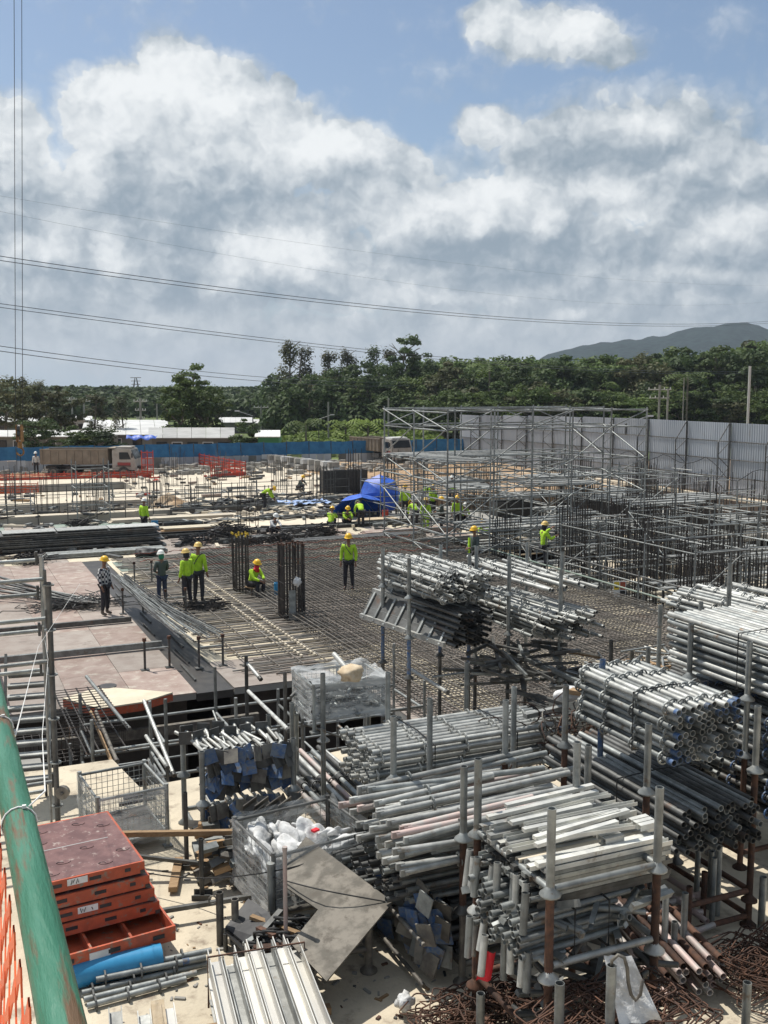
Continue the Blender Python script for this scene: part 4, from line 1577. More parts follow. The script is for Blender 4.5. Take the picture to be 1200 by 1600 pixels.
scaffold('scaffold', 'scaffold bay with a mesh platform beside the pipe stacks', [24.4, 26.6, 28.8, 31.0], [27.4, 29.6, 31.8], [2.1, .7, -.7], -1.9, 2.5, [(0, 0, 1, 0), (1, 0, 0, 0), (0, 1, 0, 1)], [(0, 0, .7), (1, 0, .7), (1, 1, .7), (0, 1, -.7)], .028, jit=.2)
scaffold('scaffold', 'scaffold bay close under the hoarding kerb', [29.5, 31.8, 34.1, 36.4], [34.0, 36.5, 39.0], [1.7, .5, -.8], -1.9, 2.0, [(0, 0, 0, 0), (2, 0, 1, 0)], [(0, 0, .5), (1, 0, -.8), (2, 1, .5), (1, 1, 1.7), (0, 1, .5)], .028, jit=.25)
scaffold('scaffold', 'scaffold bay below the right end of the tall tower', [27.9, 29.8, 31.7], [35.6, 38.0, 40.6], [2.9, 1.7, .4, -.9], -1.9, 3.2, [(0, 0, 0, 0), (1, 0, 1, 0), (0, 0, 2, 0)], [(0, 0, 1.7), (1, 0, 1.7), (0, 1, .4), (1, 1, .4), (0, 0, -.9)], .028, jit=.2)
scaffold('scaffold', 'row of low scaffold frames along the foot of the tall tower, facing the rebar mat', [20.4, 20.4 + 1.9, 20.4 + 3.8], [31.4, 33.2, 35.0], [1.0, -.2, -1.3], -1.9, 1.6, [(0, 0, 0, 0), (1, 0, 1, 0), (0, 0, 0, 1), (0, 1, 1, 1)], [(0, 0, -.2), (1, 1, -.2)], .028, jit=.3)
scaffold('scaffold', 'scaffold frames with pale planks left of the tall tower, around the standing workers', [21.0, 23.2, 25.4], [42.6, 45.2, 47.8, 50.4], [1.9, .9], -.1, 2.4, [(0, 0, 0, 0), (0, 0, 0, 1), (0, 1, 0, 1)], [(1, 0, 1.9), (1, 1, 1.9), (1, 2, .9)], .026, jit=.3)
scaffold('scaffold', 'small square scaffold with four lifts behind the lone worker', [7.0, 8.7], [56.0, 57.8], [2.5, 1.5, .55, -.4], -1.6, 2.9, [(0, 0, 0, 0), (0, 0, 2, 0), (0, 0, 1, 1)], [], .03)
scaffold('scaffold', 'low scaffold bay in the trench by the edge of the deck below the crane hook', [1.0, 3.0, 5.0], [57.6, 60.0], [.6, -.3, -1.2], -3.0, 1.2, [(0, 0, 1, 0)], [], .03, jit=.2)
scaffold('scaffold', 'long low scaffold rail in the trench before the pale slab', [9.2, 11.4, 13.6, 15.8, 18.0], [58.0, 59.6], [.7, -.3, -1.3], -3.0, 1.1, [(1, 0, 1, 0)], [(1, 0, -.3)], .03, jit=.2)
scaffold('scaffold', 'scaffold frames behind the tower in front of the hoarding bend', [27.5, 29.5, 31.5, 33.5], [52.0, 54.5], [2.6, 1.4, .2], -1.2, 3.0, [(0, 0, 0, 0), (2, 0, 1, 0)], [(0, 0, 1.4), (2, 0, .2), (1, 0, 2.6)], .028, jit=.25)

t = thing('upright_field', 'many thin uprights and props standing all over the formwork pit', 'props', (32, 36, -1.9))
rr = random.Random(77)
for i in range(290):
    b = rr.uniform(23, 56)
    a = rr.uniform(20.8, min(b * 1.0, 43.5))
    z0_ = -1.9 if b < 42 else -1.2
    bar('upright', (a, b, z0_), (a + rr.uniform(-.04, .04), b, rr.uniform(-.2, 2.3)), rr.choice([.018, .024, .028]), rr.choice([galv, rebar_m, rebar_m, galv_dark]), t)
for i in range(150):
    b = rr.uniform(23, 50)
    a = rr.uniform(20.8, min(b * .98, 42))
    z = rr.choice([-1.2, -.5, .2, .8, 1.4, 1.9])
    d_ = rr.choice([(1.8, 0), (0, 1.8), (2.2, 0)])
    bar('rail', (a, b, z), (a + d_[0], b + d_[1], z), .024, rr.choice([galv, galv_pale, galv_dark]), t)
# white boards and formwork boxes in the pit on the right
loose = thing('board_pile', 'loose pale boards strewn over the floor of the formwork pit', 'board pile', (30, 36, -1.8))
rr = random.Random(33)
for i in range(150):
    b = rr.uniform(22.5, 44)
    a = rr.uniform(20.9, min(b * .99, 43))
    z = -1.85 + rr.choice([0, 0, .5, 1.1, 1.6]) + rr.uniform(0, .1)
    box('loose_board', (a, b, z), (rr.uniform(.8, 2.8), rr.uniform(.15, .45), .05), rr.choice([galv_pale, conc_far, ply_cream, galv, wood_pale]), loose, rr.choice([0, 0, 1.57, .15, -.2, .4]))
for (a, b, sa, sb, sz, z, m_, lab) in [(38.6, 41.6, 5.0, .8, .8, -.3, ply_dark, 'long black formwork box before the hoarding kerb'), (33.5, 45.6, 3.2, 1.0, 1.0, .5, ply_dark, 'black formwork box under the far planks'), (29.0, 47.8, 2.6, 1.0, .9, .2, ply_dark, 'black formwork box behind the tall tower'), (24.4, 61.4, 3.0, .7, 1.5, .7, ply_dark, 'tall dark formwork box with upright bars beyond the blue umbrellas'), (35.8, 36.8, 4, .6, .6, -1.3, ply_dark, 'low black formwork box among the cages near the kerb')]:
    t = thing('formwork_box', lab, 'formwork', (a, b, z - sz / 2))
    n = max(2, int(sa / 1.2))
    for i in range(n):
        box('panel', (a - sa / 2 + sa * (i + .5) / n, b - sb / 2, z), (sa / n - .02, .05, sz), m_, t)
        box('panel', (a - sa / 2 + sa * (i + .5) / n, b + sb / 2, z), (sa / n - .02, .05, sz), m_, t)
        for s in (-1, 1):
            box('rib', (a - sa / 2 + sa * (i + .5) / n, b + s * (sb / 2 + .05), z), (.06, .05, sz * .96), galv_dark, t)
    for s in (-1, 1):
        box('panel', (a + s * sa / 2, b, z), (.05, sb - .08, sz), m_, t)
# rail lines along the right edge of the mat
for (a, z, m_, lab) in [(20.15, .95, galv_dark, 'upper guard rail along the edge of the rebar mat'), (20.12, .45, ply_green, 'green guard rail low along the edge of the rebar mat')]:
    t = thing('guard_rail', lab, 'guard rail', (a, 30, 0))
    for k in range(4):
        bar('rail', (a, 20.5 + k * 5.2, z), (a, 25.6 + k * 5.2, z + .01), .03, m_, t)
    if z > .5:
        for k in range(9):
            bar('post', (a, 20.5 + k * 2.6, -.1), (a, 20.5 + k * 2.6, 1.1), .028, galv, t)
# signs
p = D(968, 920, 33.0)
t = thing('warning_sign', 'white sign with a yellow pictogram panel hung on the scaffold behind the mat', 'sign', p)
box('sign_board', p, (.42, .02, .52), white_p, t, -YAW)
for s, m_ in ((-1, tag_y), (1, orange_f)):
    c = p + SIDE * s * .1 - VIEW * .014 + V((0, 0, .1))
    box('sign_panel', c, (.17, .006, .26), m_, t, -YAW)
mb = MB()
c = p - SIDE * .1 - VIEW * .02 + V((0, 0, .1))
mb.add([c - SIDE * .06 - V((0, 0, .06)), c + SIDE * .06 - V((0, 0, .06)), c + V((0, 0, .06))], [(0, 1, 2)])
mb.build('triangle', black_p, t)
box('sign_panel', p + SIDE * .1 - VIEW * .014 - V((0, 0, .15)), (.17, .006, .18), black_p, t, -YAW)
p = D(1062, 938, 30.5)
tag(box('notice', p, (.26, .02, .42), white_p, None, -YAW), 'plain white notice hung on a scaffold post near the pipe stacks', 'sign')


# guard posts with rails on slab edges
def handrail(label, p, q, n, h=1.05, rails=(.5, 1.0), m=None, r_=.024, group=None):
    t = thing('edge_rail', label, 'guard rail', p)
    p, q = V(p), V(q)
    for i in range(n + 1):
        c = p.lerp(q, i / n)
        bar('post', c - V((0, 0, .3)), c + V((0, 0, h)), r_, m or galv_dark, t)
    for z in rails:
        bar('rail', p + V((0, 0, z)), q + V((0, 0, z)), r_ * .85, m or galv_dark, t)
    return t


handrail('guard rail on the near edge of the left pale slab', (-3, 62.7, 0), (12.4, 62.7, 0), 9)
handrail('guard rail on the near edge of the long pale slab', (12.8, 60.3, 0), (24.3, 60.3, 0), 9)
handrail('guard rail along the stepped side of the pale slab by the trench', (12.7, 62, 0), (12.7, 74, 0), 10, rails=())
handrail('guard rail on the far edge of the left pale slab', (-3, 69.3, 0), (12.4, 69.3, 0), 8, rails=(1.0,))
handrail('guard rail along the far side of the long pale slab', (24.4, 62, 0), (24.4, 83, 0), 12, rails=())
handrail('guard rail on the pale strip before the near dump truck', (-3, 74.7, 0), (12.4, 74.7, 0), 10, rails=(1.0,))
handrail('guard rail at the stepped trench right of the pale slab', (24.6, 66.4, 0), (32, 66.4, 0), 9, rails=(.9,))
handrail('guard rail before the crouching worker', (12.4, 56.7, .1), (20, 56.7, .1), 7)
handrail('guard rail behind the steel sheet pile', (-4, 55.9, -.2), (11, 55.9, -.2), 10, h=.9, rails=(.8,))
handrail('thin rail line across the middle trench', (13, 46.1, 0), (23, 46.1, 0), 6, h=.8, rails=(.7,))

# orange barriers
def barrier(label, p, q, n, m, h=1.0, base=False):
    t = thing('barrier', label, 'barrier', p)
    p, q = V(p), V(q)
    d = q - p
    yaw = math.atan2(d.y, d.x)
    for i in range(n + 1):
        c = p.lerp(q, i / n)
        bar('post', c, c + V((0, 0, h + .15)), .03, m, t)
    for i in range(n):
        c = p.lerp(q, (i + .5) / n)
        ln = d.length / n
        for z in (.25, .5, .75, 1.0):
            box('slat', c + V((0, 0, z * h)), (ln - .05, .02, .06), m, t, yaw)
        for k in range(5):
            e = p.lerp(q, (i + (k + .5) / 5) / n)
            bar('picket', e + V((0, 0, .15)), e + V((0, 0, h)), .012, m, t, ROD4)
        if base:
            box('toe_board', c + V((0, 0, .12)), (ln - .02, .03, .24), m, t, yaw)
    return t


barrier('red slatted barrier receding along the pale slab behind the middle of the site', at(292, 724) + (0,), at(384, 743) + (0,), 12, red_p, 1.0, True)
barrier('short red barrier closing the end of the receding one', at(384, 743) + (0,), at(330, 747) + (0,), 3, red_p, 1.0, True)
barrier('red barrier running before the wheels of the near dump truck', at(0, 752) + (0,), at(236, 746) + (0,), 12, red_p, .45, True)
barrier('red sloping barrier frame at the front bumper of the near dump truck', at(222, 746) + (0,), at(240, 746) + (0,), 2, red_p, 1.9)
barrier('orange mesh barrier in the trench below the crane hook', at(-20, 774, -.6) + (-.6,), at(60, 774, -.6) + (-.6,), 4, orange_net, .8, True)

# dump trucks
def truck(label, at_, yaw, s=1.0, cabm=None, white=False):
    t = thing('dump_truck', label, 'truck', at_, yaw)
    M = W[t.name]

    def P(x, y, z):
        return M @ V((x * s, y * s, z * s * .86))
    Rm = M.to_3x3()

    def bx(n, c, sz, m, par=t):
        return box(n, P(*c), (sz[0] * s, sz[1] * s, sz[2] * s * .86), m, par, rot=Rm)
    cabm = cabm or truck_white
    bx('chassis', (0, 0, .95), (8.4, .9, .28), black_p)
    # dump body: floor and flared ribbed walls
    bd = bx('dump_body', (-1.5, 0, 1.35), (5.7, 2.3, .12), truck_bed)
    for s_ in (-1, 1):
        bx('side_wall', (-1.5, s_ * 1.15, 2.05), (5.7, .07, 1.35), truck_bed)
        bx('top_rail', (-1.5, s_ * 1.17, 2.76), (5.8, .14, .1), truck_bed)
        for k in range(9):
            bx('rib', (-4.2 + k * .675, s_ * 1.22, 2.0), (.09, .08, 1.3), truck_bed)
    bx('head_board', (1.35, 0, 2.15), (.07, 2.3, 1.6), truck_bed)
    bx('tail_gate', (-4.38, 0, 2.05), (.07, 2.3, 1.35), truck_bed)
    bx('canopy_lip', (1.7, 0, 2.9), (.7, 2.2, .06), truck_bed)
    # cab
    v = [(1.75, .75), (1.75, 2.75), (2.1, 2.85), (3.3, 2.8), (3.65, 1.75), (3.7, .75)]
    vs = [P(x, -1.15, z) for x, z in v] + [P(x, 1.15, z) for x, z in v]
    raw('cab', vs, [tuple(range(6)), tuple(reversed(range(6, 12)))] + [(i, 6 + i, 6 + (i + 1) % 6, (i + 1) % 6) for i in range(6)], cabm, t)
    for s_ in (-1, 1):
        vs = [P(x, s_ * 1.165, z) for x, z in ((2.35, 1.8), (2.35, 2.5), (3.1, 2.5), (3.35, 1.8))]
        raw('side_window', vs, [(0, 1, 2, 3)] if s_ > 0 else [(3, 2, 1, 0)], glass_m, t)
        bx('mirror', (3.5, s_ * 1.4, 2.2), (.08, .18, .45), black_p)
        bx('door_stripe', (2.75, s_ * 1.17, 1.35), (1.1, .02, .3), truck_red)
    vs = [P(3.36, -1.0, 2.68), P(3.36, 1.0, 2.68), P(3.67, 1.0, 1.85), P(3.67, -1.0, 1.85)]
    raw('windscreen', vs, [(0, 1, 2, 3), (3, 2, 1, 0)], glass_m, t)
    bx('bumper', (3.72, 0, .7), (.16, 2.3, .35), cabm)
    for s_ in (-1, 1):
        bx('headlight', (3.81, s_ * .85, .78), (.05, .3, .16), white_p)
    bx('fuel_tank', (.6, -1.0, .85), (1.3, .4, .5), galv_dark)
    bx('cab_roof_deflector', (2.6, 0, 2.93), (1.2, 1.8, .18), white_p if white else cabm)
    for x in (2.7, -1.9, -3.3):
        for s_ in (-1, 1):
            c0, c1 = P(x, s_ * .85, .52), P(x, s_ * 1.2, .52)
            wh = bar('tyre', c0, c1, .44, black_p, t, ROD12)
            r2 = bar('rim', P(x, s_ * 1.15, .52), P(x, s_ * 1.225, .52), .24, truck_bed, t, ROD12)
            bar('hub', P(x, s_ * 1.2, .52), P(x, s_ * 1.27, .52), .1, galv_dark, t, ROD12)
            bx('mudguard', (x, s_ * 1.0, 1.14), (1.25, .5, .04), black_p)
    return t


truck('dusty brown dump truck seen from its side, cab facing the middle of the site', XD(149, 79) + V((0, 0, -.1)), -YAW - .02, .90)
pt = XD(597, 93)
truck('dusty dump truck with white cab turned three-quarters, beyond the red soil', V((pt.x, pt.y, 0)), -YAW - 1.0, .9, white=True)

# heaps of earth
def mound(name, label, c, rx, ry, h, m, seed=0, yaw=0.0):
    vs, fs = [], []
    n = 22
    for j in range(n):
        for i in range(n):
            u, v = i / (n - 1) * 2 - 1, j / (n - 1) * 2 - 1
            d = math.hypot(u, v)
            z = max(0, 1 - d ** 1.6) * h * (1 + .5 * mnoise.noise(V((u * 2.2 + seed, v * 2.2, seed)))) + .09 * h * mnoise.noise(V((u * 9, v * 9, seed))) - .03
            x, y = u * rx, v * ry
            vs.append((c[0] + x * math.cos(yaw) - y * math.sin(yaw), c[1] + x * math.sin(yaw) + y * math.cos(yaw), c[2] + z))
    for j in range(n - 1):
        for i in range(n - 1):
            fs.append((j * n + i, j * n + i + 1, (j + 1) * n + i + 1, (j + 1) * n + i))
    o = raw(name, vs, fs, m, smooth=True, at=c)
    return tag(o, label, 'earth heap')


p = G(268, 806, -.7)
mound('earth_heap', 'brown heap of dug earth in the trench beside the lone worker', (p.x, p.y, -.7), 1.9, 1.2, 1.15, soil, 2)
for i, (x, y, rx, ry, h, lab) in enumerate([(660, 765, 4, 2.5, .8, 'low red-brown earth bank left of the tall scaffold tower'), (700, 745, 5, 2.5, .9, 'red-brown earth bank behind the tall scaffold tower'), (640, 742, 4, 2, .5, 'low earth bank in front of the far dump truck'), (545, 728, 7, 1.5, .35, 'long flat spread of rubble before the blue fence')]):
    p = G(x, y, 0)
    mound('earth_heap', lab, (p.x, p.y, -.03), rx, ry, h, soil, 5 + i, -YAW)

# pale concrete blocks and rubble on the far slab
t = thing('block_row', 'row of white concrete blocks stacked across the far slab', 'concrete blocks', G(450, 735, 0))
for i in range(26):
    p = G(395 + (i % 13) * 10.5, 722 + (i % 13) * 1.4, 0)
    box('block', (p.x, p.y, .22 + .44 * (i // 13)), (.9, .5, .4), roof_pale if i % 3 == 0 else conc_grey, t, rnd.uniform(-.2, .2))
rub = thing('rubble_strip', 'scattered rubble, offcuts and small stores along the back of the site', 'rubble', G(480, 725, 0))
mb = MB()
for i in range(620):
    x = rnd.uniform(-20, 720)
    y = 724 + rnd.random() ** 1.5 * 18
    p = G(x, y, 0)
    s_ = rnd.uniform(.08, .42)
    mb.box((p.x, p.y, s_ * .4), (s_ * rnd.uniform(.6, 2.6), s_ * rnd.uniform(.6, 1.5), s_ * rnd.uniform(.5, 1.2)), rnd.random() * 3)
mb.build('scrap', conc_grey, rub)['kind'] = 'stuff'

mat_plate_far = ply_red
# clutter on the middle decks: small offcuts, tools, clamps
cl = thing('site_litter', 'small offcuts, clamps and scraps scattered over the middle decks', 'litter', (10, 50, 0))
for m_, sd_ in ((galv_dark, 1), (conc_far, 2), (rebar_m, 3), (galv, 5)):
    r2 = random.Random(sd_)
    mb = MB()
    for i in range(330):
        if r2.random() < .55:
            a, b, z = r2.uniform(-4, 23), r2.uniform(41.6, 60), 0
        else:
            a, b, z = r2.uniform(12, 26), r2.uniform(46, 62), 0
        if 47.5 < b < 49.9:
            z = -.25
        elif 49.9 < b < 56 and a < 11:
            z = -.35
        s_ = r2.uniform(.04, .22)
        mb.box((a, b, z + s_ * .3), (s_ * r2.uniform(.6, 6), s_ * r2.uniform(.5, 1.2), s_ * .6), r2.random() * 3)
    mb.build('scrap', m_, cl)['kind'] = 'stuff'


fc = thing('slab_litter', 'stores, boards and offcuts lying about the far pale slabs', 'litter', (12, 70, 0))
for m_, sd_ in ((galv_dark, 11), (ply_dark, 12), (wood, 13), (conc_grey, 14), (red_p, 15), (mat_plate_far, 16)):
    r2 = random.Random(sd_)
    mb = MB()
    for i in range(62 if sd_ != 15 else 14):
        a, b = r2.choice([(r2.uniform(-6, 12.4), r2.uniform(62.8, 69)), (r2.uniform(12.8, 27), r2.uniform(60.6, 84)), (r2.uniform(24, 40), r2.uniform(59, 76)), (r2.uniform(13, 24), r2.gauss(79, 3))])
        s_ = r2.uniform(.05, .24)
        mb.box((a, b, .02 + s_ * .3), (s_ * r2.uniform(.8, 6), s_ * r2.uniform(.6, 1.5), s_ * .6), r2.choice([0, 0, 1.57, r2.random() * 3]))
    mb.build('scrap', m_, fc)['kind'] = 'stuff'
# blue umbrellas
def umbrella(label, c, r_, tilt, az_, hp):
    t = thing('umbrella', label, 'umbrella', c)
    Mx = Matrix.Translation(V(c) + V((0, 0, hp))) @ Matrix.Rotation(az_, 4, 'Z') @ Matrix.Rotation(tilt, 4, 'X')
    n = 8
    for i in range(n):
        vs = []
        for k in range(6):
            q = k / 5
            for s_ in range(4):
                a = 2 * math.pi * (i + s_ / 3) / n
                dip = -.04 * math.sin(math.pi * s_ / 3) * q
                vs.append(Mx @ V((r_ * q * math.cos(a) * (1 + dip * 2), r_ * q * math.sin(a) * (1 + dip * 2), r_ * .52 * (1 - q ** 1.8) + dip)))
        raw('canopy_panel', vs, [(k * 4 + s_, k * 4 + s_ + 1, k * 4 + s_ + 5, k * 4 + s_ + 4) for k in range(5) for s_ in range(3)], tarp_blue, t, True)
        a = 2 * math.pi * i / n
        mb = MB()
        mb.path([Mx @ V((r_ * q * math.cos(a), r_ * q * math.sin(a), r_ * .52 * (1 - q ** 1.8) - .02)) for q in (0, .3, .6, .85, 1.0)], .012, 4)
        mb.build('rib', galv_pale, t)
    bar('pole', V(c), Mx @ V((0, 0, r_ * .55)), .025, galv_pale, t)
    return t


p = G(562, 806, 0)
umbrella('big blue umbrella tilted over the workers on the deck', (p.x, p.y, 0), 1.5, -.55, -.3, .35)
p = G(594, 800, 0)
umbrella('second blue umbrella turned almost upright behind the big one', (p.x, p.y, 0), 1.15, 1.25, -YAW + .1, .95)
# crumpled pale blue sheet
p = G(478, 787, 0)
vs = []
for j in range(8):
    for i in range(16):
        vs.append((p.x + (i - 8) * .19, p.y + (j - 4) * .28, .08 + .16 * mnoise.noise(V((i * .8, j * .8, 0))) + .05))
tag(raw('plastic_sheet', vs, [(j * 16 + i, j * 16 + i + 1, (j + 1) * 16 + i + 1, (j + 1) * 16 + i) for j in range(7) for i in range(15)], mat('striped_sheet', (.45, .55, .68), (.1, .2, .5), .6, 0, 9, 0), smooth=True, at=p), 'crumpled pale blue sheet lying left of the big umbrella', 'plastic sheet')


# ---------------------------------------------------------------- stores on the deck
def scrap_heap(name, label, c, rx, ry, h, n, m, r_=.02, lmin=.3, lmax=1.1, seed=1, cat='rebar heap', bent=True):
    t = thing(name, label, cat, c)
    r2 = random.Random(seed)
    for i in range(n):
        u, v = r2.gauss(0, .4), r2.gauss(0, .4)
        z = max(0, 1 - (u * u + v * v)) * h * r2.random()
        p = V(c) + V((u * rx, v * ry, z + r_))
        an = r2.random() * 6.28
        ln = r2.uniform(lmin, lmax) / 2
        d = V((math.cos(an), math.sin(an), r2.uniform(-.15, .25))) * ln
        mb = MB()
        if bent:
            k = V((-d.y, d.x, r2.uniform(-.1, .3) * ln))
            pts = [p - d + k * .6, p - d, p, p + d, p + d + k * .5]
        else:
            pts = [p - d, p + d]
        mb.path([V((q.x, q.y, max(q.z, c[2] + r_))) for q in pts], r_, 4)
        mb.build('steel_piece', m, t)
    return t


p = G(125, 860, 0)
t = thing('steel_sheet_pile', 'long dark pile of flat steel decking topped by two shiny sheets', 'sheet pile', (5.5, 45, 0))
for k in range(9):
    for s in range(2):
        ln = 6.6 if s else 4.2
        box('deck_sheet', (2.2 + (0 if s == 0 else 3.6) + rnd.uniform(-.25, .25) + (k % 3) * .1, 44.75 + rnd.uniform(-.1, .1), .08 + k * .082), (ln - (k * .12), 1.05, .055), galv_dark, t, rnd.uniform(-.012, .012))
for s in range(3):
    box('bright_sheet', (3.6 + s * 2.15, 44.8, .84), (2.1, 1.0, .03), galv_pale, t, .01 * (s - 1))
for k in range(4):
    for q in range(3):
        box('bearer', (1.0 + k * 2.3, 44.4 + q * .4, .02), (.1, .1, .07), wood, t)
p = G(165, 862, 0)
for i, (x, y, ln, lab, m_) in enumerate([(165, 866, 5.0, 'pale boards lying flat in front of the dark sheet pile', galv), (420, 842, 5.2, 'long dark planks lying before the rebar coils', galv_dark), (560, 843, 6.5, 'dark ribbed planks at the far edge of the rebar mat', galv_dark), (300, 836, 3.0, 'orange-edged plywood board on the dark beam', ply_cream), (270, 812, 6.5, 'pale concrete plank behind the lone worker', conc_far), (640, 832, 5.0, 'reddish boards by the small red bucket', ply_red), (590, 815, 2.2, 'yellowish timber boards behind the crouching workers', wood_pale)]):
    p = G(x, y, 0)
    t = thing('board_stack', lab, 'boards', p)
    for k in range(3):
        for q in range(2):
            box('plank', (p.x + rnd.uniform(-.1, .1), p.y + (q - .5) * .42, .04 + k * .055 + (.25 if i == 3 else 0)), (ln - k * .15, .38, .045), wood if (i == 3 and k < 2) else m_, t, rnd.uniform(-.01, .01))
for (x, y, lab, sd_, h) in [(345, 845, 'tall dark coil of rebar links beside the column bars', 1, .9), (372, 838, 'dark pile of rebar links behind the column bars', 2, .6), (440, 848, 'low dark coil of rebar on the tan deck', 3, .5), (470, 838, 'spread of dark wire behind the low coil', 4, .35), (505, 836, 'heap of rebar offcuts near the crouching workers', 5, .45), (300, 850, 'dark curled straps near the standing pair', 6, .4), (45, 880, 'tangled dark straps below the sheet pile', 7, .35), (318, 952, 'coil of dark wire at the feet of the standing pair', 8, .22), (125, 822, 'thin heap of wire beyond the sheet pile', 9, .3), (395, 852, 'loose brown rods beside the far coils', 10, .3)]:
    p = G(x, y, 0)
    scrap_heap('rebar_heap', lab, (p.x, p.y, 0), .75, .7, h, 70 if h > .4 else 45, rebar_m if sd_ != 6 else black_p, .022, .4, 1.3, sd_)
for (x, y, lab) in [(228, 872, 'black plastic bag between the flat boards and the man in the green hood'), (340, 838, 'black bag beside the tall dark coil')]:
    p = G(x, y, 0)
    tag(blob('black_bag', (p.x, p.y, .18), (.45, .35, .24), black_p, seed=x, amp=.5), lab, 'bag')

# pipes and wire at the left edge of the deck
p = G(75, 935, 0)
t = thing('pipe_bundle', 'bundle of dark pipes pointing at the man in the checked shirt', 'pipe bundle', (p.x, p.y, 0))
for i in range(13):
    q0 = G(-40, 893 + i * 3.2, .15)
    q1 = G(130 + i % 4 * 8, 936 + (i % 3) * 5, .15)
    z = .10 + .06 * (i % 3)
    bar('pipe', (q0.x, q0.y, z + .12), (q1.x, q1.y, z), .035, galv_dark if i % 3 else galv, t)
p = G(115, 948, 0)
scrap_heap('wire_heap', 'flat tangle of grey tie wire on the deck below the dark pipes', (p.x, p.y, 0), 1.5, .55, .3, 110, galv_dark, .014, .4, 1.5, 21, 'wire heap')
tag(box('loose_beam', (2.2, 26.55, .12), (6.3, .11, .16), galv, None, .0), 'grey channel beam lying across the plywood deck, the nearer of two', 'beam')
tag(box('loose_beam', (2.0, 29.9, .1), (6.3, .11, .14), galv_dark, None, .0), 'grey channel beam on the plywood deck by the feet of the checked shirt', 'beam')

# the long bar bundle on trestles beside the gutter
t = thing('rebar_bundle', 'long fanned bundle of bare bars resting on trestles beside the deck gutter', 'rebar bundle', (6, 30, .4))
r2 = random.Random(17)
e0a, e0b = G(186, 903, .88), G(318, 1000, .62)
for i in range(54):
    mb = MB()
    u = (i / 53 - .5)
    s0, s1 = r2.uniform(-.22, .22), u * 1.15
    zj = r2.uniform(0, .16)
    pts = []
    st_ = r2.uniform(-.02, .08)
    en = r2.uniform(.86, 1.03)
    for k in range(9):
        tt = st_ + (en - st_) * k / 8
        c = e0a.lerp(e0b, tt)
        sag = -.07 * math.sin(math.pi * min(1, max(0, tt)))
        pts.append((c.x + s0 * (1 - tt) + s1 * tt + r2.uniform(-.02, .02), c.y + r2.uniform(-.03, .03), .62 + .25 * (1 - tt) + sag + zj))
    mb.path(pts, .017, 4)
    mb.build('bar', galv if i % 3 else galv_dark, t)
for (x, y, lab) in [(208, 958, 'first small trestle under the fanned bars, beside the checked shirt'), (246, 1045, 'trestle at the near side of the fanned bars'), (330, 1042, 'trestle frame under the near end of the fanned bars'), (224, 912, 'far trestle under the fanned bars'), (275, 960, 'middle trestle hidden under the fanned bars')]:
    p = G(x, y, 0)
    t = thing('trestle', lab, 'trestle', (p.x, p.y, 0))
    for s in (-1, 1):
        bar('post', (p.x + .3 * s, p.y, 0), (p.x + .3 * s, p.y, .72), .03, galv_dark, t)
        box('foot_plate', (p.x + .3 * s, p.y, .012), (.2, .16, .02), galv_dark, t)
        bar('head', (p.x + .3 * s, p.y, .72), (p.x + .3 * s, p.y, .80), .05, rust, t)
    bar('crossbar', (p.x - .3, p.y, .52), (p.x + .3, p.y, .52), .025, galv, t)
# white board with a hole at the deck's edge, its side orange
c = G(180, 1094, 0)
t = thing('edge_board', 'cream board with a dark hole and orange edge lying on the deck over the pit', 'board', (c.x, c.y, 0))
pts = [G(98, 1092, .22), G(158, 1074, .22), G(270, 1083, .22), G(222, 1098, .22), G(155, 1108, .22)]
pts = [(p.x, p.y) for p in pts]
o = poly('board', pts, .24, ply_cream, None, .03, t)
o = poly('edge', [(p[0], p[1]) for p in pts], .205, orange_f, None, .16, t)
bar('hole', V((c.x - .1, c.y + .35, .225)), V((c.x - .1, c.y + .35, .246)), .2, ply_dark, t, ROD12)
# small blue bucket, red bucket
for (x, y, m_, lab) in [(436, 934, blue_plastic, 'blue bucket beside the seated man'), (602, 812, red_p, 'small red bucket beside the crouching workers'), (242, 830, blue_plastic, 'small blue drum near the lone worker')]:
    p = G(x, y, 0)
    t = thing('bucket', lab, 'bucket', (p.x, p.y, 0))
    bar('pail', (p.x, p.y, .1), (p.x, p.y, .5), .17, m_, t, TUBE10)
    bar('base', (p.x, p.y, .1), (p.x, p.y, .14), .165, m_, t, ROD12)
    mb = MB()
    mb.path([(p.x + .17 * math.cos(k * .5), p.y, .5 + .14 * math.sin(k * .5)) for k in range(7)], .008, 4)
    mb.build('handle', galv, t)
# orange netting hung along the edge of the deck at far left
t = thing('safety_net', 'orange safety net hung on thin posts along the edge of the plywood deck', 'safety net', (1.2, 28, 0))
for k in range(9):
    b = 22.8 + k * 1.5
    bar('post', (1.05, b, 0), (1.05, b, 1.05), .022, rust, t)
for k in range(8):
    mb = MB()
    b0_ = 22.8 + k * 1.5
    for q in range(16):
        x = b0_ + q * .1
        mb.path([(1.05, x, .1), (1.05 + .03 * math.sin(q), x + .05, 1.0)], .012, 4)
    for q in range(9):
        mb.path([(1.05, b0_, .12 + q * .11), (1.07, b0_ + .75, .10 + q * .11), (1.05, b0_ + 1.5, .12 + q * .11)], .013, 4)
    mb.build('net_panel', orange_net, t)

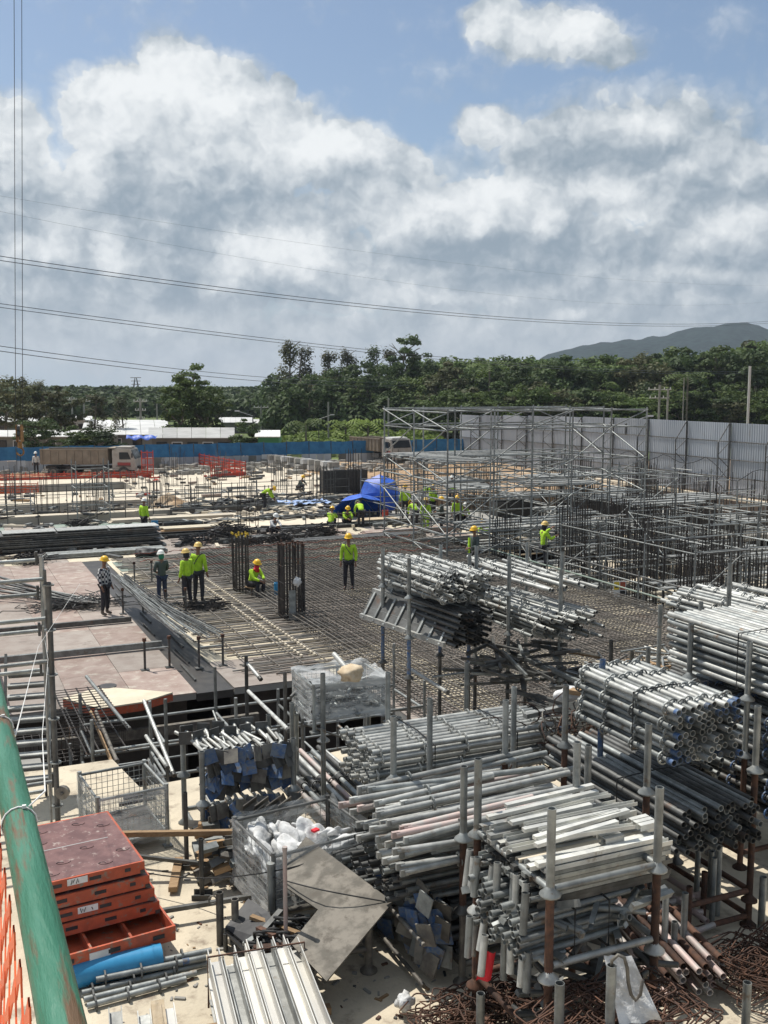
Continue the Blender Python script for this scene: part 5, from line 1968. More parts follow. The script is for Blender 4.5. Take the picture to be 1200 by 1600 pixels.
# ================================================================ PEOPLE
def skinmesh(name, pts, edges, rad, m, M, parent, sub=1, root_i=0):
    d = bpy.data.meshes.new(name)
    d.from_pydata([tuple(p) for p in pts], edges, [])
    d.materials.append(m)
    o = bpy.data.objects.new(name, d)
    link(o, M, parent)
    md = o.modifiers.new('skin', 'SKIN')
    md.use_smooth_shade = True
    if not d.skin_vertices:
        pass
    for i, r_ in enumerate(rad):
        sv = d.skin_vertices[0].data[i]
        sv.radius = r_ if isinstance(r_, tuple) else (r_, r_)
        sv.use_root = (i == root_i)
    s_ = o.modifiers.new('smooth', 'SUBSURF')
    s_.levels = sub
    s_.render_levels = sub
    return o


BASE = dict(pel=(0, 0, .95), spi=(0, 0, 1.12), che=(0, .01, 1.32), nec=(0, 0, 1.48), hea=(0, .015, 1.60),
            sl=(-.18, 0, 1.41), el=(-.235, -.02, 1.14), wl=(-.24, .07, .91), sr=(.18, 0, 1.41), er=(.235, -.02, 1.14), wr=(.24, .07, .91),
            hl=(-.09, 0, .90), kl=(-.11, .02, .49), al=(-.12, -.02, .09), tl=(-.13, .14, .045), hr=(.09, 0, .90), kr=(.11, .02, .49), ar=(.12, -.02, .09), tr=(.13, .14, .045))
DOME = lathe_shape('helmet_shell', [(.001, .105), (.05, .098), (.092, .066), (.116, .022), (.122, -.012), (.14, -.02), (.14, -.026), (.118, -.022)], 16)
POSES = {
    'stand': {},
    'hips': dict(el=(-.33, -.09, 1.17), wl=(-.17, .05, .99), er=(.33, -.09, 1.17), wr=(.17, .05, .99)),
    'front': dict(el=(-.24, .04, 1.15), wl=(-.10, .25, 1.08), er=(.24, .04, 1.15), wr=(.08, .26, 1.05)),
    'walk': dict(kl=(-.1, .17, .52), al=(-.11, .20, .10), tl=(-.12, .36, .05), kr=(.1, -.02, .48), ar=(.11, -.25, .13), tr=(.12, -.12, .05)),
    'bend': dict(pel=(0, -.12, .90), spi=(0, .02, 1.06), che=(0, .20, 1.14), nec=(0, .34, 1.19), hea=(0, .45, 1.21), sl=(-.17, .27, 1.12), el=(-.2, .36, .88), wl=(-.12, .5, .68), sr=(.17, .27, 1.12), er=(.2, .36, .88), wr=(.12, .5, .68), hl=(-.09, -.1, .87), hr=(.09, -.1, .87)),
    'squat': dict(pel=(0, -.18, .30), spi=(0, -.10, .46), che=(0, .02, .64), nec=(0, .10, .78), hea=(0, .15, .89), sl=(-.18, .06, .72), el=(-.22, .24, .54), wl=(-.10, .38, .48), sr=(.18, .06, .72), er=(.22, .24, .54), wr=(.10, .38, .48),
                  hl=(-.1, -.14, .29), kl=(-.16, .20, .46), al=(-.13, .02, .09), tl=(-.15, .18, .045), hr=(.1, -.14, .29), kr=(.16, .20, .46), ar=(.13, .02, .09), tr=(.15, .18, .045)),
    'sit': dict(pel=(0, -.16, .45), spi=(0, -.12, .62), che=(0, -.03, .80), nec=(0, .04, .95), hea=(0, .08, 1.06), sl=(-.18, 0, .89), el=(-.21, .16, .66), wl=(-.10, .34, .60), sr=(.18, 0, .89), er=(.21, .16, .66), wr=(.10, .36, .58),
                hl=(-.1, -.12, .44), kl=(-.14, .28, .50), al=(-.13, .22, .09), tl=(-.14, .38, .045), hr=(.1, -.12, .44), kr=(.14, .28, .50), ar=(.13, .22, .09), tr=(.14, .38, .045)),
    'reach': dict(el=(-.26, .18, 1.36), wl=(-.24, .40, 1.50), er=(.26, .12, 1.2), wr=(.2, .34, 1.28), kl=(-.12, .2, .62), al=(-.12, .16, .30), tl=(-.12, .3, .26)),
}


def person(label, p, yaw, pose='stand', shirt=hivis, trousers=cloth_dk, helm=helmet_y, hood=None, strap=False, tape=False, s=1.0, scarf=None, boots=None):
    J = {k: V(v) for k, v in BASE.items()}
    J.update({k: V(v) for k, v in POSES[pose].items()})
    t = thing('person', label, 'person', p, yaw)
    M = W[t.name] @ S(s, s, s)
    # the body: one skin from pelvis to fingertips and feet
    names = ['pel', 'spi', 'che', 'nec', 'hea', 'sl', 'el', 'wl', 'sr', 'er', 'wr', 'hl', 'kl', 'al', 'tl', 'hr', 'kr', 'ar', 'tr']
    pts = [J[n] for n in names]
    E_ = [('pel', 'spi'), ('spi', 'che'), ('che', 'nec'), ('nec', 'hea'), ('che', 'sl'), ('sl', 'el'), ('el', 'wl'), ('che', 'sr'), ('sr', 'er'), ('er', 'wr'), ('pel', 'hl'), ('hl', 'kl'), ('kl', 'al'), ('al', 'tl'), ('pel', 'hr'), ('hr', 'kr'), ('kr', 'ar'), ('ar', 'tr')]
    ed = [(names.index(a), names.index(b)) for a, b in E_]
    R0 = dict(pel=(.13, .09), spi=(.115, .08), che=(.14, .09), nec=.052, hea=.062, sl=.055, el=.038, wl=.026, sr=.055, er=.038, wr=.026, hl=.078, kl=.052, al=.036, tl=.034, hr=.078, kr=.052, ar=.036, tr=.034)
    rad = [R0[n] for n in names]
    hd = (J['hea'] - J['nec']).normalized()
    pts.append(J['hea'] + hd * .075 + V((0, .012, 0)))
    ed.append((4, len(pts) - 1))
    rad.append((.082, .092))
    pts.append(J['hea'] + hd * .15)
    ed.append((len(pts) - 2, len(pts) - 1))
    rad.append(.06)
    for (wn, en, sg) in (('wl', 'el', -1), ('wr', 'er', 1)):
        d = (J[wn] - J[en]).normalized()
        pi = len(pts)
        pts.append(J[wn] + d * .07)
        ed.append((names.index(wn), pi))
        rad.append((.034, .018))
        side = d.cross(V((0, 1, .2))).normalized()
        for f in range(5):
            off = (f - 1.5) * .019
            q0 = J[wn] + d * (.105 if f < 4 else .06) + side * (off if f < 4 else -sg * .045)
            q1 = q0 + d * (.05, .06, .055, .042, .035)[f] + V((0, .018, -.008))
            a = len(pts)
            pts += [q0, q1]
            ed += [(pi, a), (a, a + 1)]
            rad += [.0095, .008]
    skinmesh('body', pts, ed, rad, skin, M, t)
    # face
    fh = J['hea'] + hd * .07
    for sx_ in (-1, 1):
        link(bpy.data.objects.new('ear', withm(ROD6, skin)), M @ Matrix.Translation(fh + V((sx_ * .082, -.005, -.02))) @ S(.018, .026, .05), t)
        link(bpy.data.objects.new('eye', withm(ROD6, black_p)), M @ Matrix.Translation(fh + V((sx_ * .03, .088, .008))) @ S(.011, .008, .012), t)
    link(bpy.data.objects.new('nose', withm(ROD6, skin)), M @ Matrix.Translation(fh + V((0, .092, -.03))) @ S(.013, .018, .035), t)
    link(bpy.data.objects.new('mouth', withm(BOX, cloth_dk)), M @ Matrix.Translation(fh + V((0, .088, -.055))) @ S(.04, .012, .008), t)
    # clothes
    cn = ['spi', 'che', 'sl', 'el', 'wl', 'sr', 'er', 'wr']
    low = J['pel'] + (J['pel'] - J['spi']) * .25 if pose in ('stand', 'hips', 'front', 'walk', 'reach', 'bend') else J['pel']
    col_ = J['che'].lerp(J['nec'], .62)
    wl2 = J['wl'].lerp(J['el'], .06)
    wr2 = J['wr'].lerp(J['er'], .06)
    cp = [J['spi'], J['che'], J['sl'], J['el'], wl2, J['sr'], J['er'], wr2, low, col_]
    ce = [(0, 1), (1, 2), (2, 3), (3, 4), (1, 5), (5, 6), (6, 7), (8, 0), (1, 9)]
    cr = [(.155, .115), (.175, .122), .078, .060, .048, .078, .060, .048, (.168, .125), (.075, .07)]
    skinmesh('shirt', cp, ce, cr, shirt, M, t)
    lp = J['pel'] + (J['spi'] - J['pel']) * .1
    tp = [lp, J['hl'], J['kl'], J['al'] + V((0, 0, .05)), J['hr'], J['kr'], J['ar'] + V((0, 0, .05))]
    skinmesh('trousers', tp, [(0, 1), (1, 2), (2, 3), (0, 4), (4, 5), (5, 6)], [(.15, .115), .098, .075, .062, .098, .075, .062], trousers, M, t)
    for a, b in (('al', 'tl'), ('ar', 'tr')):
        skinmesh('boot', [J[a] + V((0, 0, .12)), J[a] + V((0, -.01, -.02)), J[b]], [(0, 1), (1, 2)], [.052, .055, .045], boots or black_p, M, t)
    if hood:
        skinmesh('hood', [J['nec'] + V((0, -.01, .0)), J['hea'] + V((0, -.012, .03)), J['hea'] + hd * .13 + V((0, -.012, 0))], [(0, 1), (1, 2)], [(.11, .09), (.102, .108), (.09, .09)], hood, M, t)
    if scarf:
        skinmesh('scarf', [J['nec'] + V((0, .02, .0)), J['hea'] + V((0, .03, .01)), J['nec'] + V((.07, .10, -.10))], [(0, 1), (0, 2)], [(.10, .09), (.10, .10), .03], scarf, M, t)
    rot = (hd.to_track_quat('Z', 'Y')).to_matrix().to_4x4()
    hm = link(bpy.data.objects.new('helmet', withm(DOME, helm)), M @ Matrix.Translation(J['hea'] + hd * .108) @ rot @ S(1.0, 1.12, 1.12), t)
    hb_ = bpy.data.objects.new('brim', withm(ROD12, helm))
    link(hb_, M @ Matrix.Translation(J['hea'] + hd * .082 + V((0, .05, 0))) @ rot @ S(.118, .135, .008), t)
    if strap:
        mb = MB()
        c = J['che']
        loop = []
        for k in range(13):
            a = k / 12 * 2 * math.pi
            loop.append(M @ (c + V((.185 * math.sin(a) * .62 + .0, .150 * math.cos(a), .17 * math.sin(a) - .02))))
        mb.path(loop, .013 * s, 4, True)
        mb.build('shoulder_strap', black_p, t)
    if tape:
        for dz in (-.16, .02):
            mb = MB()
            c = J['spi'].lerp(J['che'], .4 + dz)
            mb.path([M @ (c + V((.172 * math.sin(k / 12 * 6.283), .128 * math.cos(k / 12 * 6.283), 0))) for k in range(12)], .016 * s, 4, True)
            mb.build('reflective_band', hivis_d, t)
    return t


def facing(deg):
    """0: towards the viewer; 90: to the viewer's right; 180: away"""
    return math.pi - YAW + R(deg)


def onto(x, y, z=0.0):
    return G(x, y, z)


person('person in black and white checked shirt and yellow helmet standing on the plywood deck', onto(165, 961), facing(70), 'stand', check_m, cloth_dk, helmet_y, s=1.0, boots=boot_m)
person('person in grey-green jacket with a green hood under a white helmet', onto(254, 944), facing(-140), 'front', cloth_gr, cloth_nv, helmet_w, hood=green_cl, s=.96)
person('person in yellow-green shirt standing half behind a taller workmate', onto(293, 947, .08), facing(-125), 'stand', hivis, cloth_dk, helmet_o, hood=cloth_dk, s=1.0)
person('taller of the two standing side by side in yellow-green shirts, dark strap across the back', onto(311, 941, .08), facing(165), 'stand', hivis, cloth_dk, helmet_o, strap=True, s=1.06)
pp = onto(399, 932, .05)
person('person in yellow-green shirt and red scarf sitting beside the column bars', pp, facing(50), 'sit', hivis, cloth_dk, helmet_y, scarf=red_cloth, s=.98)
t = thing('stool', 'low stool of rebar under the seated man', 'stool', (pp.x, pp.y, pp.z))
ms = W[bpy.data.objects['person.004'].name] if 'person.004' in bpy.data.objects else Matrix.Translation(pp)
sc_ = ms @ V((0, -.16, .30))
box('seat', sc_, (.34, .34, .03), wood, t, facing(50))
for k in range(4):
    q = ms @ V(((-.14, .14)[k % 2], -.16 + (-.14, .14)[k // 2], 0))
    bar('leg', q, V((q.x, q.y, sc_.z)), .014, rebar_m, t)
person('person in yellow-green shirt with dark diagonal strap standing alone on the rebar mat', onto(545, 921, .3), facing(-8), 'stand', hivis, cloth_dk, helmet_y, strap=True, s=1.02)
person('person in dark jacket and yellow-green vest holding a long bar at the mat edge', onto(741, 903, .3), facing(-60), 'front', cloth_gr, cloth_dk, helmet_y, tape=False, s=1.0)
vp = onto(741, 903, .3)
mb = MB()
mb.path([vp + SIDE * -.19 - VIEW * .11 + V((0, 0, 1.42)), vp + SIDE * -.20 - VIEW * .15 + V((0, 0, 1.15)), vp + SIDE * -.2 - VIEW * .13 + V((0, 0, .9))], .045, 5)
o = mb.build('vest_panel', hivis, bpy.data.objects['person.006'])
t = thing('loose_bar', 'single bar held at the waist by the dark-jacketed man and pointing at the pipe rack', 'rebar', vp)
bar('bar', vp - SIDE * .2 - VIEW * .3 + V((0, 0, 1.0)), G(602, 912, .35), .016, rebar_m, t)
person('person in yellow-green shirt bending over among the scaffold posts at the edge of the mat', onto(849, 893, .1), facing(110), 'reach', hivis, cloth_dk, helmet_o, hood=cloth_dk, s=1.03)
for (x, y, z, deg, pose, sh, he, lab) in [
    (226, 838, -.2, 150, 'stand', hivis, helmet_w, 'lone person in yellow-green vest and white helmet, back turned, behind the sheet pile'),
    (414, 797, 0, 80, 'bend', hivis, helmet_y, 'person in yellow-green shirt bending low beside red sheets on the middle slab'),
    (518, 826, -.1, 170, 'squat', hivis, helmet_y, 'person in yellow-green shirt crouching, first of the three before the umbrella'),
    (542, 824, -.1, 20, 'squat', hivis, helmet_y, 'person in striped yellow-green vest crouching in the middle of the three'),
    (564, 826, -.1, 200, 'bend', hivis, helmet_w, 'person in yellow-green shirt and pale helmet stooping below the umbrella'),
    (633, 811, 0, 175, 'stand', hivis, helmet_y, 'person in yellow-green shirt seen from behind, just right of the umbrellas'),
    (665, 836, -.2, 160, 'stand', hivis, helmet_o, 'person in yellow-green shirt and trousers with backpack straps inside the scaffold'),
    (690, 834, -.2, -100, 'front', cloth_gr, helmet_y, 'person in dark clothes facing another among the scaffold posts'),
    (714, 832, -.2, 190, 'stand', hivis, helmet_y, 'person in yellow-green shirt beside the leaning scaffold tube'),
    (706, 792, 0, 170, 'stand', hivis, helmet_w, 'person in yellow-green shirt half hidden by scaffold tubes farther back'),
    (662, 795, 0, 120, 'bend', hivis, helmet_w, 'person stooping behind the standing worker inside the scaffold'),
    (676, 812, 0, 40, 'front', hivis, helmet_y, 'person in yellow-green shirt holding something before the scaffold planks'),
    (648, 826, -.1, 200, 'bend', hivis, helmet_y, 'person in yellow-green stooping just right of the red bucket'),
    (724, 818, -.1, 20, 'squat', hivis, helmet_w, 'person in yellow-green crouching among the scaffold legs'),
    (757, 846, -.4, -30, 'squat', hivis, helmet_y, 'person in yellow-green crouching low in the shade of the scaffold tower'),
    (57, 742, 0, 10, 'stand', white_cloth, helmet_w, 'person in pale clothes standing far off behind the rear wheels of the truck'),
    (428, 838, .0, 40, 'squat', white_cloth, helmet_w, 'person in pale clothes crouching behind the dark beam'),
    (470, 768, .0, 60, 'squat', cloth_gr, helmet_y, 'distant person crouching at the edge of the slab above the blue sheet')]:
    p = onto(x, y, z)
    person(lab, p, facing(deg), pose, sh, hivis if 'and trousers' in lab else cloth_dk, he, strap='striped' in lab or 'straps' in lab, s=1.0)

# ================================================================ THE STORAGE YARD (level 2.0)
YZ = 2.0
yard = poly('yard_slab', [(-8, -3), (16, -3), (16, 13.1), (5.9, 13.1), (5.9, 12.6), (4.3, 12.35), (2.15, 12.25), (2.0, 13.35), (-8, 13.35)], YZ, concrete, 'structure', .3)
box('yard_wall', (4, 12.0, -.75), (26, .25, 4.85), conc_grey)['kind'] = 'structure'
poly('yard_ledge', rect(6.05, 8.85, 13.12, 14.5), .4, conc_grey, 'structure', .3)
r9 = random.Random(9)


def ypt(x, y, z=YZ):
    p = G(x, y, z)
    return p


# ---------------------------------------------------------------- stacking racks
def rack(label, a0, a1, b0, b1, z0, h=.6, postm=None, lowm=None, top=.42, low=.16, group='stacking racks of the storage yard', rails=True, r_=.03, cat='rack', deep=False):
    if deep:
        h, z0 = h + z0 - .4, .4
    """four posts with cone feet and low rails; post sockets stand above the load"""
    t = thing('stacking_rack', label, cat, ((a0 + a1) / 2, (b0 + b1) / 2, z0), 0, group)
    pm = postm or galv
    for a in (a0, a1):
        for b in (b0, b1):
            p = bar('post', (a, b, z0 + .02), (a, b, z0 + h + (top if False else 0)), r_, pm, t, TUBE10)
            link(bpy.data.objects.new('cone_foot', withm(CONE, galv if lowm is None else lowm)), Matrix.Translation((a, b, z0)), t)
    if rails and (z0 < YZ + .5 or h > .8 or 'nearest stack' in label):
        for b in (b0, b1):
            bar('rail', (a0 + .03, b, z0 + low), (a1 - .03, b, z0 + low), .026, lowm or pm, t)
        for a in (a0, a1):
            bar('rail', (a, b0 + .03, z0 + low), (a, b1 - .03, z0 + low), .026, lowm or pm, t)
    return t


def bundle(name, label, c, yaw, length, wd, ht, pitch, r_, m, ros=None, end=None, ro_every=1, jit=.04, skew=.0, strap=(), group=None, ends_r=.0, hexa=True, cat='pipe bundle', mixm=None, rosm=None, drop=.06, topros=True, part='tube', endp=1.0):
    """tubes packed in rows between posts; c = middle of the underside; the tubes run along local Y"""
    t = thing(name, label, cat, c, yaw, group)
    M = W[t.name]
    rr = random.Random(int(abs(c[0]) * 100 + abs(c[1]) * 37 + c[2] * 11))
    nw = max(2, int(wd / pitch))
    ph = pitch * (.88 if hexa else 1)
    nh = max(1, int(round((ht - 2 * r_) / ph)) + 1)
    for k in range(nh):
        off = .5 * (k % 2) if hexa else 0
        nn = nw - (1 if off else 0)
        for i in range(nn):
            edge = (k >= nh - 1) or i == 0 or i == nn - 1 or k == 0
            if rr.random() < (drop if k >= nh - 1 else 0):
                continue
            x = -wd / 2 + pitch * (i + .5 + off) + rr.uniform(-.05, .05) * pitch
            z = r_ + k * ph + rr.uniform(0, .08) * pitch
            s0 = rr.uniform(-jit, jit)
            ang = rr.uniform(-skew, skew)
            L_ = length * rr.choice([1, 1, 1, .985])
            p0 = M @ V((x - ang * L_ / 2, -L_ / 2 + s0, z))
            p1 = M @ V((x + ang * L_ / 2, L_ / 2 + s0, z + rr.uniform(-skew, skew) * .3))
            mm = m if not mixm or rr.random() > .3 else mixm
            if ros and (edge or k >= nh - 2):
                o = tube('tube', p0, p1, r_, mm, t)
                Mt = W[o.name]
                for q in ros:
                    yy = q * L_
                    link(bpy.data.objects.new('rosette', withm(ROSETTE, rosm or m)), Mt @ Matrix.Translation((0, 0, yy)) @ Matrix.Rotation(rr.random() * .7, 4, 'Z') @ S(1, 1, 1), o)
                if end and rr.random() < endp:
                    bar('painted_end', W[o.name] @ V((0, 0, -.005)), W[o.name] @ V((0, 0, rr.uniform(.03, .09))), r_ * 1.06, end, o, TUBE10)
            else:
                o = bar(part, p0, p1, r_, mm, t, TUBE10)
                if end and edge:
                    pass
    for q in strap:
        mb = MB()
        y = -length / 2 + q * length
        h_ = r_ * 2 + (nh - 1) * ph
        e = .012
        mb.path([M @ V(v) for v in ((-wd / 2 - e, y, -e), (-wd / 2 - e, y, h_ + e), (0, y + .02, h_ + e * 2), (wd / 2 + e, y, h_ + e), (wd / 2 + e, y, -e))], .008, 4, True)
        mb.build('strap', cable_m, t)
    return t


PI2 = math.pi / 2
# --- two stacks of the middle distance, on the far edge of the yard
for (a0, a1, b0, b1, nt_, w_, names) in [(6.30, 7.3, 13.3, 14.25, 4, 1, ['lowest', 'second', 'third', 'topmost']), (7.75, 8.68, 12.9, 13.9, 4, 2, ['lowest', 'second', 'third', 'topmost'])]:
    for k in range(nt_):
        rack(f'{names[k]} stacking rack of the {"first" if w_ == 1 else "second"} tall stack before the rebar mat', a0, a1, b0, b1, YZ + .6 * k, .6, deep=k == 0, rails=False, lowm=[rust, galv_dark, galv, galv][k], postm=[galv_dark, blue_p if w_ == 1 else galv, galv, galv][k])
bundle('tube_bundle', 'loose heap of pale scaffold tubes topping the first tall rack stack', (6.85, 13.65, 3.86), .03, 2.0, .92, .36, .072, .025, galv_pale, jit=.20, skew=.05, mixm=galv, drop=.3, ros=(.05, .3, .55, .8))
bundle('tube_bundle', 'long scaffold tubes in the third rack of the second tall stack', (8.25, 13.25, 3.28), .06, 2.2, 1.0, .36, .072, .025, galv_pale, jit=.30, skew=.06, mixm=galv, ros=(.1, .35, .6, .85))
t = thing('tube_pile', 'few pale tubes lying loosely across the top of the second tall rack stack', 'tubes', (8.2, 13.4, 3.9))
for i in range(9):
    x = 7.72 + i * .115
    q = tube('tube', (x + r9.uniform(-.1, .1), 14.6 + r9.uniform(-.3, .2), 4.02 + r9.uniform(0, .1)), (x + .18 + r9.uniform(-.1, .15), 12.45 + r9.uniform(-.25, .3), 3.95 + r9.uniform(0, .08)), .029, galv_pale, t)
    for z_ in (.2, .7, 1.2, 1.7):
        link(bpy.data.objects.new('rosette', withm(ROSETTE, galv)), W[q.name] @ Matrix.Translation((0, 0, z_)), q)
# ladder-like frames leaning in the first stack
for i in range(3):
    t = thing('ladder_frame', ['nearest grey ladder-like frame tilted in the first tall rack stack', 'second grey ladder-like frame tilted behind the nearest one', 'third grey ladder-like frame at the back of the tilted set'][i], 'frame', (6.6, 13.2, 3.3))
    dx, dz = i * .13, i * .10
    A_ = V((6.05 + dx, 14.55, 3.28 + dz))
    B_ = V((6.55 + dx, 12.65, 3.20 + dz))
    up = V((.26, .10, .36))
    for q in (0, 1):
        beam('side_rail', A_ + up * q, B_ + up * q, .05, .07, galv_pale if i == 0 else galv, t)
    for k in range(8):
        c0 = A_.lerp(B_, (k + .35) / 7.7)
        beam('rung', c0, c0 + up, .035, .05, galv, t)
    n_ = (B_ - A_).cross(up).normalized()
    raw('back_sheet', [A_ + n_ * .02, B_ + n_ * .02, B_ + up + n_ * .02, A_ + up + n_ * .02], [(0, 1, 2, 3)], galv_dark, t)
bundle('steel_profile_bundle', 'upright set of dark formwork frames packed under the loose tube heap', (6.85, 13.4, 3.22), .1, 1.9, .7, .5, .09, .03, galv_dark, hexa=False, jit=.1)
for (c, lab, sd_) in [((7.7, 12.6, 2.65), 'dark jumble of frames in the lower racks of the second tall stack', 3), ((8.9, 12.1, 2.3), 'dark jumble of steel offcuts at the foot of the second tall stack', 4), ((7.3, 11.6, 2.1), 'low dark heap of clamps between the racks', 5)]:
    t = thing('frame_heap', lab, 'steel heap', c)
    r2 = random.Random(sd_)
    for i in range(46):
        p = V(c) + V((r2.uniform(-.6, .6), r2.uniform(-.5, .5), r2.uniform(0, .42)))
        an = r2.choice([.3, 1.2, 1.9, 2.8]) + r2.uniform(-.3, .3)
        d = V((math.cos(an), math.sin(an), r2.uniform(-.2, .2))) * r2.uniform(.2, .6)
        beam('steel_piece', p - d, p + d, r2.uniform(.03, .07), r2.uniform(.02, .05), galv_dark if r2.random() > .25 else galv, t)

# --- wrapped mesh box on tall legs
def meshbox(label, a0, a1, b0, b1, z0, z1, cell=.055, wrapped=True, yaw=0.0, top=False, fm=None, tag_=None, filmfaces=(0, 1, 2, 3)):
    t = thing('mesh_box', label, 'mesh box', ((a0 + a1) / 2, (b0 + b1) / 2, z0), yaw)
    M = W[t.name]
    ha, hb2, h = (a1 - a0) / 2, (b1 - b0) / 2, z1 - z0
    fm = fm or galv
    cs = [(-ha, -hb2), (ha, -hb2), (ha, hb2), (-ha, hb2)]
    for (x, y) in cs:
        bar('post', M @ V((x, y, -.12)), M @ V((x, y, h + .04)), .024, fm, t)
        box('foot', M @ V((x, y, -.13)), (.09, .09, .02), fm, t, yaw)
    for k in range(4):
        (x0, y0), (x1, y1) = cs[k], cs[(k + 1) % 4]
        for z in (0.02, h):
            bar('frame_rail', M @ V((x0, y0, z)), M @ V((x1, y1, z)), .016, fm, t)
        mb = MB()
        ln = math.hypot(x1 - x0, y1 - y0)
        n = int(ln / cell)
        for i in range(1, n):
            q = i / n
            mb.path([M @ V((x0 + (x1 - x0) * q, y0 + (y1 - y0) * q, 0)), M @ V((x0 + (x1 - x0) * q, y0 + (y1 - y0) * q, h))], .0035, 4)
        n = int(h / cell)
        for i in range(1, n):
            mb.path([M @ V((x0, y0, h * i / n)), M @ V((x1, y1, h * i / n))], .0035, 4)
        mb.build('wire_mesh', galv, t)
    box('floor', M @ V((0, 0, .01)), (ha * 2, hb2 * 2, .015), galv_dark, t, yaw)
    if wrapped:
        for k in filmfaces:
            (x0, y0), (x1, y1) = cs[k], cs[(k + 1) % 4]
            n, mth = 14, 7
            vs = []
            nx, ny = (y1 - y0), -(x1 - x0)
            ln = math.hypot(nx, ny)
            nx, ny = nx / ln, ny / ln
            for j in range(mth + 1):
                for i in range(n + 1):
                    q = i / n
                    bulge = .03 + .025 * mnoise.noise(V((q * 5 + k * 3, j * .7, a0))) + (.03 if j == 0 else 0)
                    z = -.02 + (h + .07) * j / mth + (.05 * mnoise.noise(V((q * 7, k, 2))) if j in (0, mth) else 0)
                    vs.append(M @ V((x0 + (x1 - x0) * q + nx * bulge, y0 + (y1 - y0) * q + ny * bulge, z)))
            raw('film', vs, [(j * (n + 1) + i, j * (n + 1) + i + 1, (j + 1) * (n + 1) + i + 1, (j + 1) * (n + 1) + i) for j in range(mth) for i in range(n)], film, t, True)
    if top:
        n = 14
        vs = []
        for j in range(n + 1):
            for i in range(n + 1):
                u, v = i / n * 2 - 1, j / n * 2 - 1
                vs.append(M @ V((u * (ha + .03), v * (hb2 + .03), h + .05 - .10 * (1 - u * u) * (1 - v * v) + .06 * mnoise.noise(V((u * 3, v * 3, 5))))))
        raw('film', vs, [(j * (n + 1) + i, j * (n + 1) + i + 1, (j + 1) * (n + 1) + i + 1, (j + 1) * (n + 1) + i) for j in range(n) for i in range(n)], film, t, True)
    return t


meshbox('film-wrapped wire mesh box of fittings raised on tall rack posts beside the pit', 3.80, 4.70, 10.5, 11.2, 3.15, 3.54, top=True)
t = thing('fitting_heap', 'heap of pale metal fittings inside the raised film-wrapped mesh box', 'fittings', (4.2, 10.85, 3.15))
for i in range(60):
    p = V((r9.uniform(3.8, 4.6), r9.uniform(10.5, 11.15), 3.2 + r9.random() * .22))
    d = V((r9.uniform(-1, 1), r9.uniform(-1, 1), r9.uniform(-.4, .4))) * .12
    bar('fitting', p - d, p + d, .02, galv if i % 2 else galv_dark, t)
rack('tall rack legs carrying the film-wrapped mesh box', 3.86, 4.8, 10.38, 11.3, YZ, 1.1, lowm=galv, postm=galv)
p0, p1 = D(522, 1022, 11.6), D(548, 1052, 11.1)
t = thing('loose_tube', 'single pale tube sticking up out of the raised film-wrapped box', 'tube', p1)
bar('tube', p0, p1, .03, galv_pale, t, TUBE10)
blob('knot', p1, (.13, .12, .09), wood_pale, t, seed=4, amp=.5)
for (x, y0, y1, dist, lab) in [(458, 1098, 1262, 11.6, 'lone upright post left of the raised mesh box'), (506, 1052, 1280, 11.1, 'tall post in front of the raised mesh box'), (446, 1050, 1120, 15.0, 'short dark post rising from the pit behind the raised box'), (386, 1026, 1110, 15.6, 'dark upright post with a bent arm in the pit')]:
    p, q = D(x, y0, dist), D(x, y1, dist)
    t = thing('post', lab, 'post', q)
    bar('tube', (q.x, q.y, min(q.z, YZ) if dist < 13 else -3), (q.x, q.y, p.z), .03, galv if dist < 13 else galv_dark, t, TUBE10)
    if dist < 13:
        c = D(x, (y0 + y1) / 2 - 8, dist)
        link(bpy.data.objects.new('cone_foot', withm(CONE, galv_pale)), Matrix.Translation((q.x, q.y, c.z)), t)

# --- base plates and jacks packed in racks
def plate_rack(label, a0, a1, b0, b1, z0, n_rows, n_cols, dark=True, seed=1, jm=None, tubes_top=True):
    t = thing('jack_pile', label, 'base jacks', ((a0 + a1) / 2, (b0 + b1) / 2, z0))
    r2 = random.Random(seed)
    for k in range(n_rows):
        for i in range(n_cols):
            x = a0 + (a1 - a0) * (i + .5) / n_cols + r2.uniform(-.025, .025)
            z = z0 + .09 + k * .13 + r2.uniform(-.02, .02)
            y = b0 + r2.uniform(-.07, .05) - .03 * k
            m_ = r2.choice([blue_p, blue_p, galv_dark, mat_plate, mat_plate])
            rot = Euler((r2.uniform(-.35, .3) + 1.25, r2.uniform(-.4, .4), r2.uniform(-1.0, 1.0))).to_matrix()
            pl = box('base_plate', (x, y, z), (.15, .15, .012), m_, t, rot=rot)
            bar('spindle', (x, y + .01, z), (x + r2.uniform(-.05, .05), y + .55, z + r2.uniform(-.04, .02)), .019, galv_dark if k < n_rows - 1 else galv_pale, t, TUBE8)
            if k < n_rows - 1:
                box('base_plate', (x + r2.uniform(-.05, .05), y + .12, z + .03), (.14, .14, .012), r2.choice([galv_dark, mat_plate, blue_p]), t, rot=rot)
            link(bpy.data.objects.new('nut', withm(ROD6, galv_pale)), Matrix.Translation((x, y + .18, z)) @ Matrix.Rotation(-PI2, 4, 'X') @ S(.034, .034, .035), t)
    return t


